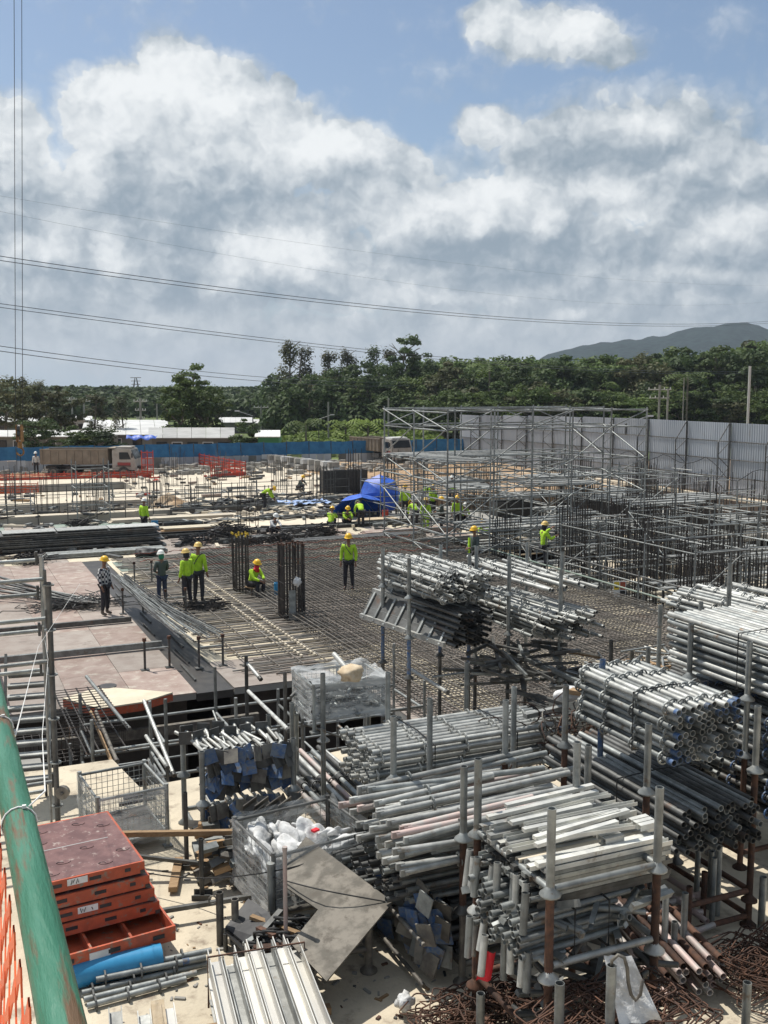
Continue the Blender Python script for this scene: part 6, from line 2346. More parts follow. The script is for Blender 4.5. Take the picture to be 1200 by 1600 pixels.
mat_plate = mat('bare_plate_steel', (.20, .185, .155), (.11, .10, .09), .6, .3, 9, .35)
bx0, bx1 = 2.42, 3.42
plate_rack('screw jacks with blue and grey base plates in the upper rack beside the pit', bx0 + .03, bx1 - .03, 10.2, 10.9, YZ + .56, 4, 9, seed=2)
plate_rack('dark screw jacks packed in the lower rack beside the pit', bx0 + .03, bx1 - .03, 10.08, 10.9, YZ + .03, 4, 9, seed=5)
rack('upper stacking rack holding screw jacks', bx0, bx1, 10.12, 11.0, YZ + .55, .58)
rack('lower stacking rack holding screw jacks', bx0, bx1, 10.12, 11.0, YZ, .55)
t = thing('jack_pile', 'pale screw jacks with spindles upward lying on top of the upper jack rack', 'base jacks', (2.9, 10.8, 3.0))
for i in range(22):
    x = 2.48 + (i % 11) * .085 + r9.uniform(-.03, .03)
    y = 10.45 + (i // 11) * .22
    tube_ = bar('spindle', (x, y, 3.0 + r9.uniform(0, .04)), (x + r9.uniform(-.16, .02), y + .28, 3.04 + r9.uniform(0, .05)), .02, galv_pale, t, TUBE8)
    if i % 2 == 0:
        box('base_plate', (x - .1, y + .28, 3.08), (.14, .012, .14), galv_dark, t, r9.uniform(-.5, .5))

# --- props lying on the ground between the jack racks and the long bundle
t = thing('prop_pile', 'pile of worn pinkish and grey props on the ground beside the long ringed tube bundle', 'props', ypt(520, 1240, 2.1))
A_ = ypt(452, 1180, 2.2)
B_ = ypt(548, 1268, 2.2)
dv = (B_ - A_)
dv.z = 0
nrm = V((dv.y, -dv.x, 0)).normalized()
for i in range(15):
    off = (i % 8) * .115 - .28
    lift = .06 + .085 * (i // 8) + r9.uniform(0, .05)
    p = A_ + nrm * -off + V((0, 0, lift - .15)) + dv * r9.uniform(-.12, .05)
    q = B_ + nrm * (-off + r9.uniform(-.08, .08)) + V((0, 0, lift - .15)) + dv * r9.uniform(-.1, .1)
    o = tube('tube', p, q, .03, [pinkish, galv, galv_dark, galv_pale][i % 4], t)
    ln = (q - p).length
    if i % 2:
        bar('collar', p.lerp(q, .52), p.lerp(q, .58), .042, galv_dark, t, ROD12)
        box('end_plate', q, (.12, .012, .12), mat_plate, t, math.atan2(dv.y, dv.x) + PI2)
    else:
        link(bpy.data.objects.new('rosette', withm(ROSETTE, galv_dark)), W[o.name] @ Matrix.Translation((0, 0, ln * .6)), o)

# --- long ringed standards (P2)
bundle('tube_bundle', 'long bundle of ringed galvanised standards lying across the racks in the middle of the yard', (5.08, 9.62, 2.74), -PI2, 2.25, .95, .48, .088, .030, galv_pale, ros=(.04, .26, .48, .70, .92), end=None, jit=.05, skew=.003, strap=(.3, .74), mixm=galv, rosm=galv_pale)
for k in range(2):
    rack(['lower rack under the long ringed bundle, first of two', 'upper rack under the long ringed bundle, its posts standing before the tubes'][k], 4.55, 5.55, 9.1, 10.15, YZ + .55 * k, .55 + .62 * (k == 1), lowm=galv_dark)
t = thing('tube_pile', 'dark shorter tubes stacked under the long ringed bundle', 'tubes', (5.0, 9.6, 2.2))
for i in range(24):
    z = 2.12 + (i // 8) * .19
    b = 9.2 + (i % 8) * .115
    bar('tube', (4.2 + r9.uniform(-.1, .1), b, z), (6.0 + r9.uniform(-.1, .1), b + r9.uniform(-.03, .03), z), .03, galv_dark, t, TUBE8)
# a tube with blue spigots at the far end of the bundle
for i in range(6):
    p = V((6.2 + r9.uniform(-.02, .06), 9.2 + i * .16, 3.13 - (i % 3) * .05))
    tag(bar('blue_spigot', p, p + V((.14, 0, 0)), .032, blue_p, None, TUBE10), ['blue end of a tube poking from the long ringed bundle, nearest', 'blue tube end, second along the far end of the long bundle', 'blue tube end, third along the far end of the long bundle', 'blue tube end, fourth along the far end of the long bundle', 'blue tube end, fifth along the far end of the long bundle', 'blue tube end at the back corner of the long bundle'][i], 'tube end')

# --- loose ledgers (P3)
t = thing('tube_pile', 'untidy worn ledger tubes lying at angles on the stack with the tall post', 'tubes', (4.35, 7.8, 3.1))
for i in range(46):
    b = 7.05 + (i % 16) * .088 + r9.uniform(-.05, .05)
    z = 3.0 + (i // 16) * .10 + .10 * max(0, (b - 7.2)) * .2 + r9.uniform(0, .03)
    a0_ = 3.35 + r9.uniform(-.12, .30)
    ln = r9.choice([1.5, 1.75, 1.9, 1.2])
    an = r9.uniform(-.09, .09)
    p = V((a0_, b, z + r9.uniform(0, .05)))
    q = p + V((ln * math.cos(an), ln * math.sin(an), r9.uniform(-.03, .10)))
    mm = [pinkish, galv_pale, galv_pale, galv, galv_pale][r9.randrange(5)]
    o = tube('tube', p, q, .028, mm, t)
    box('wedge_head', p, (.07, .03, .055), mm, t, an)
    if i % 3 == 0:
        link(bpy.data.objects.new('rosette', withm(ROSETTE, galv)), W[o.name] @ Matrix.Translation((0, 0, .5)), o)
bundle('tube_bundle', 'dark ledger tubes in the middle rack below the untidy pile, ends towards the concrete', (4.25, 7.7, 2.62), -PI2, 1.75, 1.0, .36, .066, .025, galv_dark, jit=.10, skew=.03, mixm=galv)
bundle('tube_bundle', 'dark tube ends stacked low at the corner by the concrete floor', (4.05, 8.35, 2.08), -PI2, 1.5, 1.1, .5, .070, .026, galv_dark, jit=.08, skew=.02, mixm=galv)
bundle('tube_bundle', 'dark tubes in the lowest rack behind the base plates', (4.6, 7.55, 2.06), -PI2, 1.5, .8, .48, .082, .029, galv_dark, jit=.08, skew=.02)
for k in range(3):
    rack(['lowest rack of the stack with the tall front post', 'middle rack of the stack with the tall front post', 'top rack of the stack with the tall front post, posts bare above the tubes'][k], 3.80, 5.0, 6.98, 8.35, YZ + .62 * k, .62, postm=[mat_plate, rust, galv][k], lowm=[mat_plate, galv_dark, galv][k])
# base plates in the lower left corner of that stack
t = thing('plate_pile', 'blue and rust-stained base plates stacked on edge at the corner post', 'base plates', (3.55, 7.3, 2.1))
for i in range(84):
    b = 6.95 + r9.random() * 1.15
    z = 2.12 + r9.random() * .62
    box('base_plate', (3.52 + r9.uniform(-.06, .14), b, z), (.012, .15, .19), [blue_p, mat_plate, blue_p, galv, mat_plate][i % 5], t, rot=Euler((r9.uniform(-.4, .4), r9.uniform(-.25, .25), r9.uniform(.2, .9))).to_matrix())
for z_ in (2.1, 2.45):
    bar('tray_edge', (3.42, 6.92, z_), (3.42, 8.2, z_), .02, mat_plate, t)

# --- pale profiles (P4) on the nearest stack
t = thing('profile_pile', 'flat pile of pale galvanised channels and planks on the nearest rack stack', 'steel profiles', (4.2, 6.1, 3.42))
for k in range(9):
    for i in range(14):
        b = 5.66 + i * .058 + r9.uniform(-.012, .012)
        z = 3.33 + k * .037
        mm = [zinc_new, zinc_new, galv_pale, conc_far][r9.randrange(4)] if k > 6 else [galv, galv_dark][r9.randrange(2)]
        jx = r9.uniform(-.06, .06)
        if k == 8 and i in (3, 4, 9, 12):
            continue
        beam('profile', (3.66 + jx, b, z), (4.76 + jx + r9.uniform(-.1, .05), b + r9.uniform(-.006, .006), z), .052, .033, mm, t, CHAN if r9.random() < .55 else None, math.pi if r9.random() < .35 else 0)
for i in range(11):
    p = V((r9.uniform(3.6, 3.9), 5.75 + i * .07, 3.69 + r9.uniform(0, .04)))
    an = r9.uniform(-.16, .14)
    beam('profile', p, p + V((math.cos(an), math.sin(an), .02)) * r9.uniform(.7, 1.05), .045, .028, zinc_new, t, CHAN if i % 2 else None)
for (a_, b_) in ((4.25, 5.74), (4.62, 5.82), (4.60, 6.05), (3.85, 6.25), (4.25, 6.3)):
    for q in range(3):
        beam('bracket', (a_, b_ - .02 + q * .055, 3.70), (a_ + .16, b_ - .02 + q * .055, 3.705), .045, .045, zinc_new, t, CHAN, math.pi)
for k in range(4):
    rack(['lowest rack of the nearest stack', 'second rack of the nearest stack, its posts rusty', 'third rack of the nearest stack, holding tangled ledgers', 'top rack of the nearest stack around the flat pale channels'][k], 3.66, 4.55, 5.50, 6.50, YZ + .28 + .61 * (k - 1) if k else YZ, .61 if k else .28, postm=[rust, rust, rust, galv][k], lowm=[rust, rust, galv_pale, galv][k], low=.10 if k < 3 else .04)
for (k, z0, n, mm, lab) in [(0, 2.98, 60, galv, 'tangle of grey ledgers and brackets under the flat pale channels'), (1, 2.40, 46, galv_dark, 'dark tangle of brackets in the second rack of the nearest stack'), (2, 2.05, 26, galv_dark, 'dark heap of steel at the foot of the nearest stack')]:
    t = thing('bracket_heap', lab, 'brackets', (4.2, 6.0, z0))
    r2 = random.Random(60 + k)
    for i in range(n):
        p = V((r2.uniform(3.75, 4.75), r2.uniform(5.55, 6.4), z0 + r2.random() * .36))
        an = r2.uniform(0, 3.14)
        d = V((math.cos(an), math.sin(an) * .6, r2.uniform(-.35, .35))) * r2.uniform(.12, .38)
        if i % 3:
            beam('bracket', p - d, p + d, .05, .035, mm if i % 4 else galv, t, CHAN if i % 2 else None, r2.random() * 3)
        else:
            bar('tube', p - d, p + d, .024, mm, t, TUBE8)
bundle('tube_bundle', 'bound grey ledgers just under the left half of the flat pale channels', (3.95, 5.95, 3.0), -PI2 + .06, .85, .8, .3, .075, .026, galv, strap=(.4, .75), jit=.06)
# short uprights hanging down on the side towards the concrete
t = thing('tube_pile', 'short pale tubes fanned downward at the side of the nearest stack, open ends up', 'tubes', (3.5, 6.1, 2.6))
for row, (zt, n) in enumerate(((3.40, 9), (2.95, 8))):
    for i in range(n):
        b = 5.62 + i * .115 + r9.uniform(-.03, .03)
        x = 3.60 - row * .07 + r9.uniform(-.04, .04) + .05 * (i % 2)
        z = zt - (n - i - 1) * (-.012) + r9.uniform(-.05, .05)
        o = tube('tube', (x - .01, b, z), (x - .05 + r9.uniform(-.02, .02), b - .03, z - r9.uniform(.22, .30)), .028, galv_pale if i % 3 else galv, t)
        bar('wedge', (x + .02, b, z - .06), (x + .3, b + .02, z - .08), .02, galv, t)
# red flags
for (x, y, dist, lab) in [(770, 1332, 7.35, 'red rag on a tube end below the flat pale channels'), (766, 1508, 7.0, 'red rag hanging low before the short fanned tubes')]:
    c = D(x, y, dist)
    vs = []
    for j in range(5):
        for i in range(5):
            if y < 1400:
                vs.append(c + SIDE * ((i - 2) * .045) + V((0, 0, (.5 - j / 4) * .11 * (i / 4))) + VIEW * .02 * math.sin(i * 1.7 + j))
            else:
                vs.append(c + SIDE * ((i - 2) * .02 * (1 + j * .1) - j * .012) + V((0, 0, .10 - j * .055)) + VIEW * .02 * math.sin(i * 1.7))
    o = raw('rag', vs, [(j * 5 + i, j * 5 + i + 1, (j + 1) * 5 + i + 1, (j + 1) * 5 + i) for j in range(4) for i in range(4)], red_cloth, at=c, smooth=True)
    tag(o, lab, 'rag')

# --- right-hand stacks
bundle('tube_bundle', 'ringed standards with blue painted ends on top of the stack beside the rusty wire', (6.05, 7.42, 3.66), 0.0, 1.45, .82, .50, .086, .029, galv_pale, ros=(.10, .38, .68, .95), end=blue_p, jit=.05, skew=.003, strap=(.35,), endp=.4, mixm=galv, rosm=galv)
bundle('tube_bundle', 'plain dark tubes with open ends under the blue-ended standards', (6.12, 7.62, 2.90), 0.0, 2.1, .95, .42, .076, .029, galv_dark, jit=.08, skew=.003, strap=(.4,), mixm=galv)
bundle('tube_bundle', 'pale ringed tubes low beside the stack under the blue-ended standards', (5.62, 7.9, 2.42), .02, 1.9, .3, .42, .088, .029, galv_pale, ros=(.2, .45, .7), jit=.08, mixm=galv)
for k in range(4):
    rack(['lowest rack under the blue-ended standards, rusty and half empty', 'second rack under the blue-ended standards', 'third rack, around the plain dark tubes', 'top rack around the blue-ended standards'][k], 5.42, 6.62, 6.72, 7.95, YZ + .24 + .61 * (k - 1) if k else YZ, .61 if k else .24, postm=[rust, rust, rust, galv][k], lowm=[rust, rust, galv_pale, galv][k], low=.10)
bundle('tube_bundle', 'big tidy block of plain pale pipes on the tall stack at the view\'s edge', (8.0, 7.45, 3.84), 0.0, 2.9, 1.22, .56, .083, .031, galv_pale, jit=.03, skew=.004, strap=(.25, .62), mixm=galv, hexa=False)
bundle('tube_bundle', 'ringed pipes in the third rack, just under the tidy pale pipes', (7.95, 8.0, 3.24), 0.0, 2.0, 1.1, .44, .090, .029, galv, ros=(.03, .2, .45, .7), end=blue_p, jit=.05, strap=(.5,), mixm=galv_dark, rosm=blue_p)
bundle('tube_bundle', 'blue-ended ringed pipes in the second rack below the tidy pale pipes', (7.95, 7.95, 2.64), 0.0, 2.0, 1.1, .44, .090, .029, galv, ros=(.03, .2, .45, .7), end=blue_p, jit=.05, mixm=galv_dark, rosm=blue_p)
for k in range(4):
    rack(['lowest rack of the tall stack at the edge of the view', 'second rack of the tall stack at the edge of the view', 'third rack of the tall stack at the edge of the view', 'top rack of the tall stack at the edge of the view'][k], 7.36, 8.62, 7.62, 8.48, YZ + .59 * k, .60, postm=[rust, rust, galv, galv][k], lowm=[rust, galv, galv, galv][k])
bundle('tube_bundle', 'loose ringed pipes on the stack farthest back at the edge of the view', (9.7, 9.7, 3.75), .05, 2.4, 1.3, .42, .10, .029, galv_pale, ros=(.15, .4, .65, .9), jit=.25, skew=.03, mixm=galv, drop=.25)
for k in range(3):
    rack(['lowest rack of the stack farthest back', 'middle rack of the stack farthest back', 'top rack of the stack farthest back'][k], 9.0, 10.4, 9.2, 10.2, YZ + .59 * k, .60 + .35 * (k == 2))
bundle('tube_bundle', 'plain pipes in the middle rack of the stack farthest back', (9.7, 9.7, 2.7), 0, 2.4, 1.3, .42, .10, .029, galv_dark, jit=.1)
bundle('tube_bundle', 'flat layer of pale tubes between the blue-ended standards and the tall stack', (7.0, 8.6, 3.05), .02, 2.0, .5, .3, .085, .029, galv, ros=(.2, .5, .8), jit=.1, mixm=galv_dark)
rack('rack carrying the flat layer of tubes between the two stacks', 6.78, 7.24, 7.9, 9.3, 2.05, .98, lowm=galv_dark)

# rusty wire and rubbish between the bundles
t = thing('wire_heap', 'tangled heap of rusty wire and steel straps behind the untidy ledger pile', 'wire heap', (6.0, 8.9, 2.2))
for i in range(90):
    c = V((r9.gauss(6.35, .24), r9.gauss(9.1, .22), 2.5 + r9.random() * .85))
    mb = MB()
    a0_ = r9.random() * 6.28
    rr_ = r9.uniform(.1, .3)
    ax = V((r9.uniform(-1, 1), r9.uniform(-1, 1), r9.uniform(-.5, 1))).normalized()
    u = ax.cross(V((0, 0, 1))).normalized()
    w_ = ax.cross(u)
    mb.path([c + u * rr_ * math.cos(a0_ + k * .55) + w_ * rr_ * math.sin(a0_ + k * .55) * .7 + ax * .03 * k for k in range(8)], .008, 4)
    mb.build('rusty_wire', rust if i % 3 else mat_plate, t)
for (x, y, dist, sz, yw, m_, lab) in [(890, 1084, 11.2, (.42, .26, .14), .3, white_cloth, 'white foam block lying on the rusty wire heap'), (925, 1085, 10.9, (.5, .12, .05), -1.0, wood, 'brown timber piece leaning beside the white foam block'), (850, 1112, 11.0, (.55, .07, .05), .15, galv_pale, 'pale flat strip lying before the rusty wire heap')]:
    p = D(x, y, dist)
    if m_ is white_cloth:
        t = tag(blob('foam_block', p, (sz[0] / 2, sz[1] / 2, sz[2] / 2), m_, seed=9, amp=.35), lab, 'foam')
    else:
        tag(box('scrap_board', p, sz, m_, None, yw), lab, 'board')
t = thing('offcut_heap', 'flat heap of short pale tube offcuts on the yard edge before the rebar mat', 'offcuts', (8.9, 11.6, 2.0))
for i in range(85):
    p = V((r9.gauss(9.5, .55), r9.gauss(11.3, .45), 2.9 + r9.random() * .14))
    an = r9.random() * 3.14
    d = V((math.cos(an), math.sin(an), r9.uniform(-.12, .12))) * r9.uniform(.12, .42)
    bar('offcut', p - d, p + d, .018, [galv_pale, conc_far, galv, wood, mat_plate][i % 5], t, ROD6)
t2 = thing('pallet_deck', 'worn platform carrying the flat heap of tube offcuts', 'platform', (9.5, 11.3, 2.0))
for i in range(9):
    box('board', (8.7 + i * .2, 11.3, 2.86), (.17, 1.5, .03), wood if i % 2 else mat_plate, t2)
for a_ in (8.75, 10.2):
    for b_ in (10.7, 11.9):
        bar('leg', (a_, b_, 2.0), (a_, b_, 2.85), .03, rust, t2)
# lone posts on the right
for i, (x, y0, y1, dist, m_, lab) in enumerate([
    (936, 1030, 1240, 9.7, blue_p, 'blue and grey post at the far corner of the blue-ended standards'), (1028, 945, 1060, 13.0, galv, 'slim grey post before the rebar mat, near the big pipe stack'), (953, 1000, 1075, 12.8, galv_dark, 'slim post beside the offcut heap'),
    (1011, 1012, 1072, 12.4, galv, 'slim post rising out of the offcut heap'), (921, 1035, 1075, 12.0, rust, 'short rusty post behind the white foam block'), (986, 1018, 1070, 12.6, mat_plate, 'short brown post in the offcut heap'),
    (1137, 880, 980, 12.2, galv, 'post standing through the loose pipes of the farthest stack'), (873, 890, 1072, 14.6, galv, 'tall slim post at the end of the second tall rack stack')]):
    p, q = D(x, y0, dist), D(x, y1, dist)
    t = thing('post', lab, 'post', (q.x, q.y, YZ))
    bar('tube', (q.x, q.y, YZ), (q.x, q.y, p.z), .029, m_, t, TUBE10)
    link(bpy.data.objects.new('cone_foot', withm(CONE, galv_pale)), Matrix.Translation((q.x, q.y, YZ + .6)), t)
    link(bpy.data.objects.new('cone_foot', withm(CONE, galv_pale)), Matrix.Translation((q.x, q.y, YZ)), t)
# empties beside the nearest stack
t = thing('empty_rack', 'empty rack with several open posts beside the nearest stack', 'rack', (5.0, 6.0, 2.0))
for (x, y0, y1) in [(1051, 1440, 1530), (1066, 1395, 1520), (1036, 1400, 1530), (1074, 1385, 1480), (1098, 1362, 1440), (1112, 1340, 1440), (1120, 1322, 1430), (1088, 1302, 1400), (1108, 1330, 1420)]:
    q = ypt(x, y1)
    f_ = math.hypot(*(q.xy)) 
    dist = q.x * sx + q.y * cx
    p = D(x, y0, dist)
    bar('post', (q.x, q.y, YZ), (q.x, q.y, p.z), .027, galv if x % 3 else rust, t, TUBE10)
for (pa, pb) in [((1040, 1395), (1105, 1440)), ((1030, 1415), (1100, 1395)), ((1026, 1360), (1095, 1405)), ((1050, 1470), (1115, 1445)), ((1000, 1420), (1098, 1425)), ((1010, 1440), (1096, 1455))]:
    q0, q1 = ypt(*pa, 2.25), ypt(*pb, 2.22)
    bar('rail', q0, q1, .027, galv_pale if pa[0] % 2 else pinkish, t, TUBE10)
bundle('tube_bundle', 'short rusty and grey tubes lying low behind the empty rack', (5.5, 6.55, 2.08), -.2, 1.2, .6, .25, .085, .028, pinkish, jit=.1, mixm=rust)

# --- stirrups
def stirrups(label, c, ra, rb, h, n, seed, size=(.30, .55), m=rust, flat=False, lift=0.0):
    t = thing('stirrup_heap', label, 'rebar stirrups', c)
    r2 = random.Random(seed)
    shapes = []
    for k in range(5):
        wx, wy = r2.uniform(*size), r2.uniform(*size) * .7
        mb = MB()
        pts = []
        rc = .035
        for (sx_, sy_, a0_) in ((1, 1, 0), (-1, 1, 1), (-1, -1, 2), (1, -1, 3)):
            for q in range(3):
                an = (a0_ + q / 2) * PI2
                pts.append(V((sx_ * (wx / 2 - rc) + rc * math.cos(an), sy_ * (wy / 2 - rc) + rc * math.sin(an), 0)))
        pts.append(pts[0] + V((0, 0, .014)))
        pts.append(pts[0] + V((-.07, -.05, .02)))
        mb.path(pts, .006, 4)
        shapes.append(me('stirrup', mb.v, mb.f, m, True))
    for i in range(n):
        u, v = r2.uniform(-1, 1), r2.uniform(-1, 1)
        z = lift + h * r2.random() * (1 - .35 * max(abs(u), abs(v)))
        rot = Euler((r2.gauss(0, .12), r2.gauss(0, .12), (r2.gauss(.35, .22) if flat else r2.random() * 6.28))).to_matrix().to_4x4()
        link(bpy.data.objects.new('stirrup', r2.choice(shapes)), Matrix.Translation(V(c) + V((u * ra, v * rb, z + .02))) @ rot, t)
    return t


c = ypt(735, 1578)
stirrups('rusty heap of stirrups with rounded hooks at the very front of the yard', (c.x, c.y - .16, YZ), .50, .20, .24, 70, 1, (.22, .42))
c = D(962, 1590, 6.3)
stirrups('flat heap of rusty rectangular stirrups before the nearest stack, white sack on it', (c.x, c.y, YZ), .40, .22, .22, 75, 2, (.36, .55), flat=True, lift=c.z - YZ - .12)
rack('low rack under the flat heap of rectangular stirrups', c.x - .38, c.x + .38, c.y - .2, c.y + .2, YZ, c.z - YZ - .14, low=c.z - YZ - .16)
c = ypt(1140, 1515)
stirrups('big rusty mat of stirrups in the corner of the yard, sunlight between its bars', (c.x + .22, c.y - .30, YZ), .42, .26, .34, 85, 3, (.36, .56), flat=True, lift=.05)
for (x, y0, y1, lab) in [(1163, 1535, 1600, 'thick open post standing in the big rusty mat of stirrups'), (1189, 1370, 1450, 'open post at the far side of the big rusty mat of stirrups'), (950, 1508, 1600, 'thick open post with a bent bar hooked on top, beside the white sack'), (871, 1536, 1600, 'short open post in front of the nearest stack'), (750, 1552, 1600, 'open post standing in the heap of hooked stirrups')]:
    q = ypt(x, min(y1 + 50, 1640) if y1 == 1600 else y1)
    if x in (950, 871):
        q = D(x, 1700, 6.12)
    dist = q.x * sx + q.y * cx
    p = D(x, y0, dist)
    t = thing('post', lab, 'post', (q.x, q.y, YZ))
    bar('tube', (q.x, q.y, YZ), (q.x, q.y, p.z), .032, galv, t, TUBE10)
    if x == 950:
        mb = MB()
        top = V((q.x, q.y, p.z))
        mb.path([top + SIDE * dx + V((0, 0, dz)) for dx, dz in ((0, -.05), (.0, .03), (.04, .07), (.08, .05), (.10, -.02), (.11, -.12), (.13, -.2), (.16, -.24), (.19, -.2), (.20, -.1))], .012, 6)
        mb.build('bent_bar', mat_plate, t, True)
p = D(983, 1545, 6.15)
vs = []
for j in range(9):
    for i in range(8):
        u, v = i / 7 - .5, j / 8 - .5
        q = p + SIDE * (u * .20 * (1.15 + v * .5) + v * .12) + V((0, 0, -v * .36)) - VIEW * (v * .16 + .05 * mnoise.noise(V((u * 5, v * 5, 1))))
        vs.append(q)
o = raw('sack', vs, [(j * 8 + i, j * 8 + i + 1, (j + 1) * 8 + i + 1, (j + 1) * 8 + i) for j in range(8) for i in range(7)], white_cloth, at=p, smooth=True)
tag(o, 'crumpled white sack draped over the flat stirrups by the bent bar', 'sack')
p = ypt(632, 1577, 2.05)
tag(blob('paper_ball', p + V((0, 0, .06)), (.07, .06, .07), white_cloth, seed=11, amp=.6), 'crumpled white paper on the concrete beside the hooked stirrups', 'paper')

# --- mesh box on the ground at left
meshbox('wire mesh box standing on the yard floor, wrapped in torn clear film', 1.36, 2.08, 10.45, 11.25, 2.14, 2.66, .06, True, .10, filmfaces=(0, 1, 3))
for (x, y, lab) in [(222, 1243, 'dark flat bar lying in the wrapped mesh box on the floor'), (215, 1252, 'second dark flat bar in the wrapped mesh box on the floor')]:
    p = D(x, y, 11.2)
    tag(box('flat_bar', p, (.42, .05, .03), black_p, None, .05), lab, 'bar')

# --- stack of orange-edged panels
PX0, PX1 = .52, 1.47
t = None
zs = [2.66, 2.53, 2.41, 2.29]
for k, z in enumerate(zs):
    dx = .0 + k * .035
    dy = -.0 - k * .02
    t = thing('shutter_tray', ['topmost maroon-faced panel of the orange-edged stack, printed marks on its face', 'second panel of the orange-edged stack', 'third panel of the orange-edged stack, with a pale sticker', 'fourth panel of the orange-edged stack'][k], 'formwork panel', (1.0, 9.2, z), .10)
    M = W[t.name]
    ha, hb2 = .47, .60
    cxo, cyo = dx, dy
    Rm = M.to_3x3()

    def pb(n, c, s_, m_):
        return box(n, M @ V((c[0] + cxo, c[1] + cyo, c[2])), s_, m_, t, rot=Rm)
    pb('face', (0, 0, .10), (2 * ha - .02, 2 * hb2 - .02, .018), panel_face)
    for s_ in (-1, 1):
        pb('side_rail', (0, s_ * hb2, .055), (2 * ha + .02, .02, .105), orange_f)
        pb('end_rail', (s_ * ha, 0, .055), (.02, 2 * hb2 - .02, .105), orange_f)
    for q in (-.28, .05, .33):
        pb('slot', (q, -hb2 - .008, .06), (.10 if q != .33 else .05, .012, .03), black_p)
    for q in (-.4, 0, .4):
        pb('slot', (ha + .008, q, .06), (.012, .10, .03), black_p)
    for s_ in (-.46, .46):
        pb('clamp', (s_, -hb2 - .005, .015), (.04, .03, .03), galv_dark)
    if k in (0, 2):
        pb('sticker', (-.10, -hb2 - .0125, .07), (.17, .006, .055), white_p)
        # handwritten marks
        strokes = ([(-.155, .05), (-.145, .09), (-.14, .06), (-.125, .09)], [(-.11, .05), (-.10, .09), (-.09, .055)]) if k == 0 else ([(-.165, .09), (-.155, .05), (-.145, .08), (-.135, .05), (-.12, .09)], [(-.07, .08), (-.06, .055)])
        for st_ in strokes:
            mb = MB()
            mb.path([M @ V((x + cxo, -hb2 - .017 + cyo, z_ - .0)) for x, z_ in st_], .0035, 4)
            mb.build('writing', black_p, t)
    if k == 0:
        # faint printed curls and a pale scuff on the face
        pb('scuff', (-.05, .02, .1098), (.75, .012, .0015), roof_grey)
        for (qx, qy) in [(-.25, .42), (.1, .44), (.3, .3), (-.3, .18), (.05, -.1), (.32, -.3), (-.2, -.3), (.12, -.48), (-.33, -.48)]:
            mb = MB()
            mb.path([M @ V((qx + .055 * math.cos(a_ * .9) * (1 - a_ * .06) + a_ * .012, qy + .028 * math.sin(a_ * .9), .1105)) for a_ in range(8)], .0032, 3)
            mb.build('printed_mark', cloth_dk, t)
# open upturned panel at the bottom
t = thing('shutter_tray', 'upturned orange panel frame with open ribs under the stack', 'formwork panel', (1.12, 8.82, 2.20), .12)
M = W[t.name]
Rm = M.to_3x3()
for s_ in (-1, 1):
    box('side_rail', M @ V((0, s_ * .60, .045)), (1.06, .02, .13), orange_f, t, rot=Rm)
    box('end_rail', M @ V((s_ * .52, 0, .045)), (.02, 1.18, .13), orange_f, t, rot=Rm)
for q in (-.17, .17):
    box('rib', M @ V((q, 0, .03)), (.02, 1.18, .09), orange_f, t, rot=Rm)
for q in (-.38, 0, .38):
    box('slot', M @ V((q, -.612, .05)), (.10, .012, .035), black_p, t, rot=Rm)
box('sticker', M @ V((-.12, -.613, .045)), (.17, .008, .06), white_p, t, rot=Rm)
box('face', M @ V((0, 0, -.02)), (1.04, 1.18, .012), orange_f, t, rot=Rm)
# blue pipe below
p0, p1 = ypt(88, 1530, 2.11), ypt(252, 1494, 2.11)
t = thing('blue_pipe', 'fat bright blue plastic pipe lying under the orange-edged panels', 'pipe', p0)
M_, ln = zalign(p0, p1)
link(bpy.data.objects.new('pipe', withm(tube_shape('fat_pipe', 24, .05, ln, .108), blue_plastic)), M_, t)
for q in (.05, .95):
    bar('socket', p0.lerp(p1, q - .04), p0.lerp(p1, q), .113, blue_plastic, t, ROD12)

# --- ringed tubes on the floor
lines_ = [((163, 1519), (330, 1485), 2.10), ((124, 1538), (300, 1500), 2.04), ((128, 1552), (324, 1505), 2.04), ((131, 1562), (307, 1520), 2.04), ((136, 1572), (290, 1530), 2.04), ((150, 1531), (322, 1496), 2.10)]
for i, (pa, pb_, z) in enumerate(lines_):
    t = thing('floor_tube', ['ringed tube on top of the few lying before the blue pipe', 'ringed tube nearest the blue pipe on the floor', 'ringed tube third from the blue pipe on the floor', 'ringed tube fourth from the blue pipe on the floor', 'ringed tube nearest the timber ends on the floor', 'second ringed tube lying on top of the floor tubes'][i], 'tube', ypt(*pa, z))
    q0, q1 = ypt(*pa, z), ypt(*pb_, z)
    M_, ln = zalign(q0, q1)
    o = tube('tube', q0, q1, .026, galv, t)
    for q in (.08, .40, .72):
        link(bpy.data.objects.new('rosette', withm(ROSETTE, galv_dark)), W[o.name] @ Matrix.Translation((0, 0, ln * q)), o)
    if i == 5:
        bar('band', q0.lerp(q1, .78), q0.lerp(q1, .84), .028, blue_p, o, ROD12)

